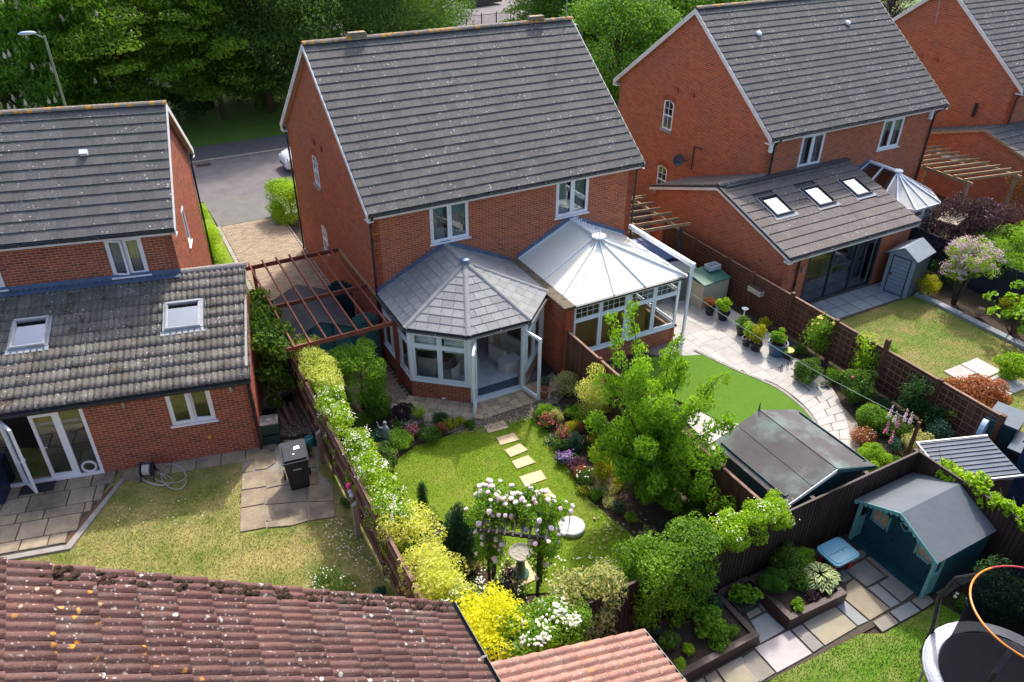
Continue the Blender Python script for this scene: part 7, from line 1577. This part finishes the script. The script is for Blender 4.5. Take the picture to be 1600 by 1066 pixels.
ring = [(rt*math.cos(2*PI*i/60), rt*math.sin(2*PI*i/60), HT) for i in range(61)]
for a0, a1, c_ in ((0, 13, (.5, .04, .05)), (13, 36, (.75, .24, .02)), (36, 48, (.5, .06, .05)), (48, 60, (.7, .22, .02))): MB().tube(ring[a0:a1+1], .019, 8, True).build('hoop', simple('hoop_%d' % a0, c_, None, 3, .4), TP)
q_ = P(1460, 990, .72)-TC; PA_ = math.atan2(q_.y, q_.x)
for k_ in range(4):
    a = 2*PI*k_/4+PA_; c_, s_ = math.cos(a), math.sin(a); MB().tube([(1.38*c_, 1.38*s_, .05), (1.38*c_, 1.38*s_, .8), (1.50*c_, 1.50*s_, 1.6), (1.38*c_, 1.38*s_, 2.25), (rt*c_, rt*s_, HT)], .045, 8).build('pole', BLK, TP)
for k_ in range(6): a = 2*PI*k_/6+.3; MB().tube([(1.33*math.cos(a), 1.33*math.sin(a), .68), (1.33*math.cos(a), 1.33*math.sin(a), .0)], .022, 6).build('leg', MET, TP)
shrub('dark bushy shrub seen through the trampoline net', 0, 0, 1.6, 1.3, L_DRK, 5200, .07, world=(8.05, -15.2)); shrub('brighter leafy shrub behind the trampoline net at the right edge', 0, 0, 1.1, 1.0, L_MID, 2600, .07, world=(8.2, -16.1)); shrub('small white-flowered plant at the corner of the playhouse', 0, 0, .4, .35, L_MID, 600, .05, world=(7.55, -14.75), flowers=[(6, .09, F_WHT)])
# vine on the corner fence
VN = thing('climber', 'lime-leaved vine trailing along the top of the dark corner fence', 'climber', (8.95, -13.6, 0)); cl = [(rnd.uniform(-.05, .25), y, 1.72+rnd.uniform(-.15, .2), .16, .2, .16) for y in np.arange(-1.3, 1.0, .11)]; foliage(VN, cl, 1500, .13, L_LIM, .75, 61, droop=.4, inner=.4); stems(VN, [([(.1, y, 1.6), (.15, y+.3, 2.05)], [.01, .005]) for y in np.arange(-1.2, .9, .3)], n=5)

# ================================================================ plants of the right-hand garden
def stemmed(label, x, y, crown, n, size, mat, legs, name='shrub_tree', cat='tree', flowers=None, k=24, rs=.3, r=(1, 1, .8), seed=1, asp=.5, **kw):
    t = thing(name, label, cat, (x, y, 0)); c = (0, 0, crown); cl = sub(c, r, k, rs, seed)+[(0, 0, crown, r[0]*.55, r[1]*.55, r[2]*.55)]
    foliage(t, cl, n, size, mat, asp, seed, inner=.35, **kw); g = np.random.default_rng(seed); q = []
    for i in range(legs):
        a = i*2*PI/legs+.3; q.append(([(.06*math.cos(a), .06*math.sin(a), 0), (.22*math.cos(a)*r[0], .22*math.sin(a)*r[1], crown*.55), (.5*math.cos(a)*r[0], .5*math.sin(a)*r[1], crown+r[2]*.3)], [.035, .028, .012]))
    stems(t, q, name='stems')
    for f in (flowers or []): blooms(t, cl, *f[:3], seed=seed+5, **(f[3] if len(f) > 3 else {}))
    return t
p = P(1525, 340, 2.2); stemmed('dark purple-leaved elder in front of the far white conservatory', p.x, p.y, 1.9, 14000, .085, L_PUR, 4, k=34, rs=.42, r=(1.8, 1.5, 1.15), seed=3, flowers=[(40, .07, F_LIL, dict(clus=2, top=.5))], droop=.5)
p = P(1490, 474); stemmed('pale pink flowering lilac on several bare stems beside the grey tool shed', p.x, p.y, 1.75, 6000, .06, L_LIM, 6, k=30, rs=.27, r=(.95, .95, .72), seed=7, flowers=[(420, .05, F_LIL, dict(clus=7, spread=.05, top=-.3)), (160, .045, F_WHT, dict(clus=3, top=-.2))])
p = P(1578, 395, 1.4); stemmed('large bright green laurel at the right edge behind the lilac', p.x, p.y, 1.35, 15000, .085, L_BRI, 3, k=44, rs=.42, r=(1.5, 1.5, 1.15), seed=9)
shrub('rounded olive-green bush at the corner of the grey tool shed', 0, 0, .95, .95, L_YG, 4200, .045, world=(19.0, -5.25)); shrub('dark glossy bush behind the grey tool shed', 0, 0, 1.3, 1.1, L_DRK, 2600, .06, world=(20.3, -4.9)); shrub('rounded olive bush in the shade under the laurel', 0, 0, 1.1, .9, L_YG, 3000, .05, world=(20.2, -7.6))
p = P(1588, 490, .9); t = thing('fig_tree', 'young fig with large lobed leaves reaching in from the right edge', 'tree', (p.x+.2, p.y, 0)); cl = [(rnd.uniform(-1.3, .4), rnd.uniform(-.7, .7), rnd.uniform(.5, 1.7), .2, .2, .14) for _ in range(22)]; foliage(t, cl, 330, .21, L_BRI, .8, 5, droop=.4, inner=.5); stems(t, [([(0, 0, 0), (q[0]*.5, q[1]*.5, q[2]*.6), q[:3]], [.03, .02, .01]) for q in cl[:9]])
shrub('peach-tinted shrub at the right edge in front of the low garage', 0, 0, 1.2, 2.6, lm('leaves_peach', (.35, .2, .06), (.6, .38, .14), (.7, .55, .25)), 2600, .09, world=tuple(P(1598, 275, 2.0))[:2])
F7 = thing('fence', 'dark navy painted fence behind the lilac in the right-hand garden', 'fence'); NV = simple('navy_fence', (.02, .028, .05), (.015, .02, .038), 3, .7); close_board(F7, (20.75, -2.9), (20.75, -11.5), 5, 1.45, NV, -1, (.3, 1.2), True, NV)
polyslab('soil_bed', [(18.9, -4.6), (20.7, -3.6), (20.7, -11), (18.95, -11)], -.012, SOIL)
t = single(MB().lathe([(.14, 0), (.17, .1), (.13, .25), (0, .3)], n=7), 'rock', simple('tan_rock', (.30, .20, .11), (.22, .15, .09), 6, .9), 'tan boulder at the foot of the lilac behind the grey kerb', 'rock', M=T(*tuple(P(1530, 492, .1))))
t = single(MB().box(-.7, .7, -.35, .35, 2.05, 2.1), 'table_board', simple('weathered_board', (.40, .31, .24), (.33, .26, .2), 4, .8), 'pale weathered board lying flat between the far pergola and the purple elder', 'board', M=T(*tuple(P(1490, 340, 2.08))[:2], 0, .3))
for x in (-.6, .6): MB().box(x-.03, x+.03, -.03, .03, 0, 2.04).build('leg', OAK, t)

# ================================================================ the street: bushes, car, lamps, manhole
def blockbush(label, x0, x1, y0, y1, h, n, mat, seed):
    t = thing('clipped_bush', label, 'bush', ((x0+x1)/2, (y0+y1)/2, 0)); hx, hy = (x1-x0)/2, (y1-y0)/2; cl = boxcl(-hx*.75, hx*.75, -hy*.8, hy*.8, .1, h, 60, .3, seed)+[(0, y, h*.45, hx*.85, hx*.85, h*.5) for y in ((0,) if hy < 1 else (-hy*.6, -hy*.2, hy*.2, hy*.6))]; foliage(t, cl, n, .07, mat, .55, seed); stems(t, [([(0, 0, 0), (0, 0, h*.8)], [.05, .02])])
blockbush('clipped bright green bush beside the drive at the middle house', -.45, 1.2, 11.8, 13.4, 1.5, 16000, L_LIM, 3); blockbush('long clipped bright hedge beside the left house gable', -4.35, -3.15, 9.2, 13.9, 1.35, 15000, L_LIM, 5)
CAR = thing('parked_car', 'small white hatchback parked in the street, nose just visible past the house', 'car', (3.35, 18.75, -.005), PI+.02); CW = simple('white_car_paint', (.78, .79, .80), None, 2, .22, spec=.6)
secs = [(1.82, .52, .30, .50, .52), (1.78, .70, .22, .62, .66), (1.6, .79, .20, .72, .78), (1.15, .82, .20, .82, .93), (.75, .83, .20, .90, 1.0), (.15, .83, .20, .94, 1.40), (-.5, .83, .20, .94, 1.47), (-1.2, .82, .20, .94, 1.42), (-1.6, .80, .22, .92, 1.1), (-1.78, .72, .28, .8, .88)]
m = MB(); body = []
for x, hw_, zb, zm, zt in secs:
    top = hw_*(.92 if zt-zm < .2 else .72)
    ring = [(-hw_*.9, zb), (-hw_, zb+.12), (-hw_, zm-.05), (-hw_*.97, zm), (-top, zt-.05), (-top*.7, zt), (top*.7, zt), (top, zt-.05), (hw_*.97, zm), (hw_, zm-.05), (hw_, zb+.12), (hw_*.9, zb)]
    m.v += [(x, y, z) for y, z in ring]
n = 12
for i in range(len(secs)-1):
    for j in range(n): a, b = i*n+j, i*n+(j+1) % n; m.f.append((a, a+n, b+n, b))
m.f += [tuple(range(n)), tuple(range((len(secs)-1)*n, len(secs)*n))[::-1]]; m.build('body', CW, CAR, smooth=True)
GK = simple('dark_car_glass', (.01, .012, .015), None, 2, .08, spec=.8)
MB().slab([(.80, -.66, 1.005), (.80, .66, 1.005), (.20, .56, 1.385), (.20, -.56, 1.385)], (.02, 0, .02)).build('windscreen', GK, CAR)
for s in (-1, 1):
    MB().slab([(.55, s*.80, .99), (-1.35, s*.80, .99), (-1.15, s*.62, 1.36), (.12, s*.62, 1.36)], (0, s*.03, .01)).build('side_window', GK, CAR); h_ = MB().lathe([(0, -.02), (.11, -.01), (.13, .02), (0, .05)], n=12).build('headlight', simple('headlamp', (.25, .28, .3), None, 2, .1), CAR, Matrix.Translation((1.70, s*.56, .62)) @ Matrix.Rotation(PI/2-.5, 4, 'Y') @ Matrix.Diagonal((1, 1.3, 1, 1)))
    for x in (1.12, -1.1):
        w_ = MB().lathe([(.0, -.1), (.29, -.1), (.31, -.05), (.31, .05), (.29, .1), (0, .1)], n=20).build('tyre', BLK, CAR, Matrix.Translation((x, s*.74, .31)) @ Matrix.Rotation(PI/2, 4, 'X')); MB().lathe([(.2, .101*-s), (.0, .11*-s)], n=14).build('rim', MET, w_)
    MB().box(.55, .72, s*.86-.06, s*.86+.06, .95, 1.06).build('wing_mirror', CW, CAR)
MB().box(1.80, 1.835, -.4, .4, .30, .44).build('grille', BLK, CAR); MB().slab([(1.825, -.25, .46), (1.825, .25, .46), (1.815, .25, .54), (1.815, -.25, .54)], (.012, 0, 0)).build('number_plate', WHP, CAR)
def lamp_post(label, px, py, z, dx, hd=1):
    p = P(px, py, z); t = thing('street_lamp', label, 'street lamp', (p.x, p.y, 0)); GRN = bpy.data.materials.get('green_lamp_post') or simple('green_lamp_post', (.22, .27, .18), None, 3, .6)
    MB().tube([(0, 0, 0), (0, 0, 1.2), (0, 0, 1.25), (0, 0, z-.1)], [.09, .09, .055, .045], 10).build('column', GRN, t); MB().tube([(0, 0, z-.2), (dx*.3, 0, z+.0)], .03, 6).build('bracket', GRN, t)
    MB().lathe([(0, -.03), (.14, -.02), (.17, .03), (.1, .09), (0, .1)], (dx*.55, 0, z+.02), 12, 2.0, .8).build('lantern', simple('lantern_%d' % px, (.5, .6, .68), None, 2, .3), t, smooth=True)
lamp_post('green street lamp in front of the horse chestnut at the upper left', 68, 52, 7.6, -1); lamp_post('street lamp whose head shows just past the ridge end of the middle house', 910, 40, 5.6, -1)
p = P(318, 258); t = thing('manhole_cover', 'dark iron manhole cover in the street near the kerb', 'manhole', (p.x, p.y, -.003)); MB().box(-.35, .35, -.2, .2, 0, .008).build('cover', simple('rusty_iron', (.07, .045, .04), None, 9, .7, metal=.5), t)

# ================================================================ trees along the street
def tree_proto(name, label, cat, mat, h, r, n, size, seed, flat=.55, droop=.35, group=None, trunk=.18, asp=.55, layers=70, rs=.19):
    t = thing(name, label, cat, (0, 0, 0), 0, group); g = np.random.default_rng(seed); cl = []; q = []
    for i in range(layers):
        f = g.uniform(0, 1)**.85; z = h*(.2+.78*f); prof = math.sin(PI*min(1, (f*.86+.12)))**.55; a = g.uniform(0, 2*PI); rad = r*prof*g.uniform(.45, 1.05)
        s = rs*r*g.uniform(.7, 1.35); cl.append((rad*math.cos(a), rad*math.sin(a), z, s*1.35, s*1.35, s*flat))
        if i % 4 == 0: q.append(([(0, 0, max(.8, z*.55)), (rad*.5*math.cos(a), rad*.5*math.sin(a), z*.85), (rad*.9*math.cos(a), rad*.9*math.sin(a), z)], [trunk*.4, trunk*.22, .02]))
    cl += [(0, 0, h*.5, r*.45, r*.45, h*.25), (0, 0, h*.75, r*.35, r*.35, h*.18)]
    foliage(t, cl, n, size, mat, asp, seed, 'crown', inner=.3, droop=droop); stems(t, q, name='limbs', n=5); MB().tube([(0, 0, 0), (.05, 0, h*.3), (0, .05, h*.7)], [trunk, trunk*.75, trunk*.3], 9).build('trunk', TRUNK, t, smooth=True); return t, cl
T1, c1 = tree_proto('horse_chestnut', 'horse chestnut with upright cream flower candles at the upper left corner', 'tree', lm('chestnut_leaves', (.035, .11, .012), (.09, .23, .02), (.17, .36, .04), sc=.5), 11, 4.6, 17000, .34, 1, .7, .9, asp=.34, layers=80, rs=.17)
g = np.random.default_rng(9); p, nn = sample(c1, 1500, g, 0); k_ = nn[:, 2] > .1; p = p[k_][:340]; m = MB()
for v in p: m.lathe([(.07, 0), (.085, .08), (.05, .2), (0, .34)], tuple(v), 6)
m.build('flower_candles', simple('cream_candle', (.62, .55, .44), (.5, .42, .34), 9, .8), T1, kind='stuff')
T2, _ = tree_proto('broadleaf_tree', 'bright layered maple-like tree over the street, left of centre', 'tree', L_TR1, 9.5, 4.2, 22000, .20, 2, .38, .3, layers=95, rs=.17)
T3, _ = tree_proto('broadleaf_tree', 'dull green feathery tree close behind the middle house ridge, left end', 'tree', L_TR2, 10, 4.4, 24000, .17, 3, .9, .6, layers=80, rs=.2)
T4, _ = tree_proto('broadleaf_tree', 'dense rounded green tree filling the gap between the middle and right houses', 'tree', lm('tree_leaves_bright', (.04, .11, .012), (.10, .24, .022), (.20, .40, .04), sc=.5), 7.5, 4.0, 24000, .17, 4, .8, .3, layers=90, rs=.18)
TREES = 'broadleaf trees along the street'
def put(src, px, py, z, s, lb, rz, first=False, at=None):
    p = P(px, py, z*s) if at is None else Vector((*at, 0)); M = T(p.x, p.y, 0, rz) @ Matrix.Diagonal((s, s, s, 1))
    if first: src.matrix_local = M; TM[src.name] = M; src['label'] = lb or src['label']; return src
    return copy_tree(src, M, lb, TREES)
put(T1, 45, 85, 5.6, 1.0, None, 0, True, (-9.6, 28.6)); put(T1, -70, 120, 5.6, .95, 'second horse chestnut cut by the left edge of the photograph', 2, False, (-15.5, 29.5))
put(T2, 205, 90, 5.0, .95, 'bright layered tree immediately right of the horse chestnut', .5, True, (-4.3, 28.7)); put(T2, 330, 95, 5.0, .95, 'bright layered tree above the parked car and street', 2.4, False, (.6, 29.0)); put(T2, 120, 55, 5, 1.0, 'layered tree half hidden behind the horse chestnut', 4, False, (-7, 34))
put(T3, 450, 85, 5.2, .9, 'dull feathery tree touching the left end of the middle ridge', 0, True, (5.2, 28.8)); put(T3, 520, 35, 5.2, 1.0, 'dull feathery tree rising behind the left third of the middle ridge', 1.2, False, (9.5, 30.5)); put(T3, 610, 20, 5.2, 1.0, 'dark tree behind the centre of the middle ridge', 2.9); put(T4, 655, 25, 3.7, .85, 'bright-edged tree just left of the gap showing the car park', 1)
put(T2, 858, 20, 4.5, .8, 'yellow-green tree right of the gap showing the car park', 1.7); put(T3, 905, 20, 5, .9, 'dark tree behind the right end of the middle ridge', .6); put(T4, 965, 105, 3.4, .95, None, 0, True); put(T4, 1030, 60, 3.7, 1.0, 'rounded green tree behind the left gable of the right house', 2.2); put(T4, 950, 35, 3.7, 1.1, 'tall green tree behind the street lamp past the ridge end', 4)
p = P(1395, 12, 3); TPU, _ = tree_proto('broadleaf_tree', 'small near-black purple tree between the two right-hand houses', 'tree', L_PUR, 5.5, 2.4, 5000, .16, 6, layers=40); put(TPU, 1392, 10, 3, 1.0, None, 0, True)
GAP = (712, 792)
bk_ = [(60, -20), (190, 10), (300, 15), (400, 20), (250, -30), (350, -30), (470, -30), (560, -35), (600, -50), (-40, 20), (1000, -10), (1080, -20), (880, -30), (900, -45), (1160, -30)]
for i, (px, py) in enumerate(bk_): put([T3, T2, T4][i % 3], px, py, 5, 1.15, ['back-row tree, number %d from the left edge' % i, ''][0] if False else ['back-row tree whose top leaves the frame above the horse chestnut', 'back-row tree above the left layered tree', 'back-row tree above the street gap', 'back-row tree above the parked car', 'farther back-row tree over the left layered tree', 'farther back-row tree over the street gap', 'farther tree over the left end of the middle ridge', 'farther tree over the left third of the middle ridge', 'farther tree over the middle of the ridge', 'back-row tree at the left edge beyond the chestnuts', 'back-row tree above the gap between middle and right houses', 'back-row tree above the apex of the right gable', 'farther tree beyond the aerial mast', 'farther tree right of the car park gap', 'farther tree hidden behind the ridge of the right house'][i], i*1.3)
shr = [(150, 175), (230, 185), (300, 190), (380, 160), (90, 170), (430, 165)]
for i, (px, py) in enumerate(shr): shrub(['undergrowth shrub beneath the horse chestnut lamp', 'undergrowth shrub left of the street gap', 'undergrowth shrub in the middle of the street gap', 'undergrowth shrub beyond the parked car', 'undergrowth shrub behind the left ridge', 'undergrowth shrub against the middle house gable'][i], px, py, 3.4, 2.6, [L_DRK, L_TR2][i % 2], 4200, .17, k=20, z=0)
CP = thing('parked_vehicle', 'dark vehicle in the far car park seen through the tree gap', 'car', tuple(P(752, 8)), .2); MB().prism([(-2.2, -.85), (2.1, -.9), (2.25, 0), (2.1, .9), (-2.2, .85)], .25, .8).build('body', GK, CP); MB().slab([(-1.6, -.75, .8), (1.0, -.75, .8), (1.0, .75, .8), (-1.6, .75, .8)], (0, 0, .5)).build('cabin', GK, CP)

# ================================================================ grass blades, petals
def grass(name, poly, dens, h, mat, z, seed):
    g = np.random.default_rng(seed); xs = [p[0] for p in poly]; ys = [p[1] for p in poly]; A = (max(xs)-min(xs))*(max(ys)-min(ys)); n = int(A*dens); x = g.uniform(min(xs), max(xs), n); y = g.uniform(min(ys), max(ys), n); c = np.zeros(n, bool); j = len(poly)-1
    for i in range(len(poly)):
        (xi, yi), (xj, yj) = poly[i], poly[j]; hit = ((yi > y) != (yj > y)) & (x < (xj-xi)*(y-yi)/((yj-yi) or 1e-9)+xi); c ^= hit; j = i
    x, y = x[c], y[c]; n = len(x); a = g.uniform(0, 2*PI, n); L = h*g.uniform(.4, 1.3, n); b = g.uniform(0, 2*PI, n); lean = L*g.uniform(.2, .8, n); w_ = .007
    P0 = np.stack([x-w_*np.cos(a), y-w_*np.sin(a), np.full(n, z)], 1); P1 = np.stack([x+w_*np.cos(a), y+w_*np.sin(a), np.full(n, z)], 1); P2 = np.stack([x+lean*np.cos(b), y+lean*np.sin(b), z+L], 1)
    V = np.stack([P0, P1, P2], 1).reshape(-1, 3); o = obj(name, mesh_np(name, V, (np.arange(n)*3)[:, None]+[0, 1, 2]), mat, None, Matrix(), 'stuff'); return o
LL_ = [LL(-8, -2.75), LL(-4.35, -2.76), LL(-3.45, -.62), LL(-.75, -.62), (-5.05, -3.1), (-5.45, -5.5), (-3.6, -5.85), (-3.1, -4.7), (-3.05, -3.3), (-3.05, -12.5), (-9.5, -12.5), (-11, -4)]
grass('grass', LL_, 2200, .026, GR_L, .0, 1); grass('grass', LAWN, 2600, .016, GR_M, .005, 2); grass('grass', RLAWN, 900, .022, GR_R, 0, 3); grass('grass', BLAWN, 2200, .030, GR_B, 0, 4)
def litter(name, poly, n, size, mat, seed):
    g = np.random.default_rng(seed); m = MB(); xs = [p[0] for p in poly]; ys = [p[1] for p in poly]; k = 0
    while k < n:
        x, y = g.uniform(min(xs), max(xs)), g.uniform(min(ys), max(ys))
        if inpoly(x, y, poly): k += 1; s = size*g.uniform(.6, 1.5); a = g.uniform(0, 6); z = g.uniform(.03, .05); m.add([(x+s*math.cos(a+q), y+s*math.sin(a+q), z+(.3*s if q < 2 else 0)) for q in (0, 1.6, 3.1, 4.7)], [(0, 1, 2), (0, 2, 3)])
    m.build(name, mat, kind='stuff')
litter('daisies', G2([(520, 800), (600, 870), (620, 930), (560, 900), (500, 840)]), 160, .014, F_WHT, 3); litter('fallen_petals', G2([(700, 860), (880, 870), (980, 860), (960, 900), (820, 930), (720, 920)]), 130, .018, F_WHT, 4)
litter('fallen_leaves', G2([(930, 790), (1010, 800), (1010, 870), (920, 860)]), 70, .03, simple('dry_leaf', (.35, .27, .12), (.2, .25, .06), 9, .8), 5); litter('fallen_petals', G2([(165, 780), (400, 740), (390, 800), (180, 840)]), 60, .012, F_WHT, 6)
litter('gravel_stones', [(-4.15, -2.3), (-3.05, -2.6), (-3.0, .5), (-3.9, .5)], 900, .022, simple('pebble', (.38, .33, .28), (.25, .18, .14), 20, .8), 7); litter('gravel_stones', [(-.7, -2.75), (.3, -3.75), (1.6, -4.22), (3.4, -4.22), (4.4, -3.75), (4.4, -4.1), (3.6, -4.55), (2.6, -4.85), (1.2, -4.72), (.6, -4.5), (-.2, -4.0), (-1, -3.1)], 1600, .018, bpy.data.materials['pebble'], 8)
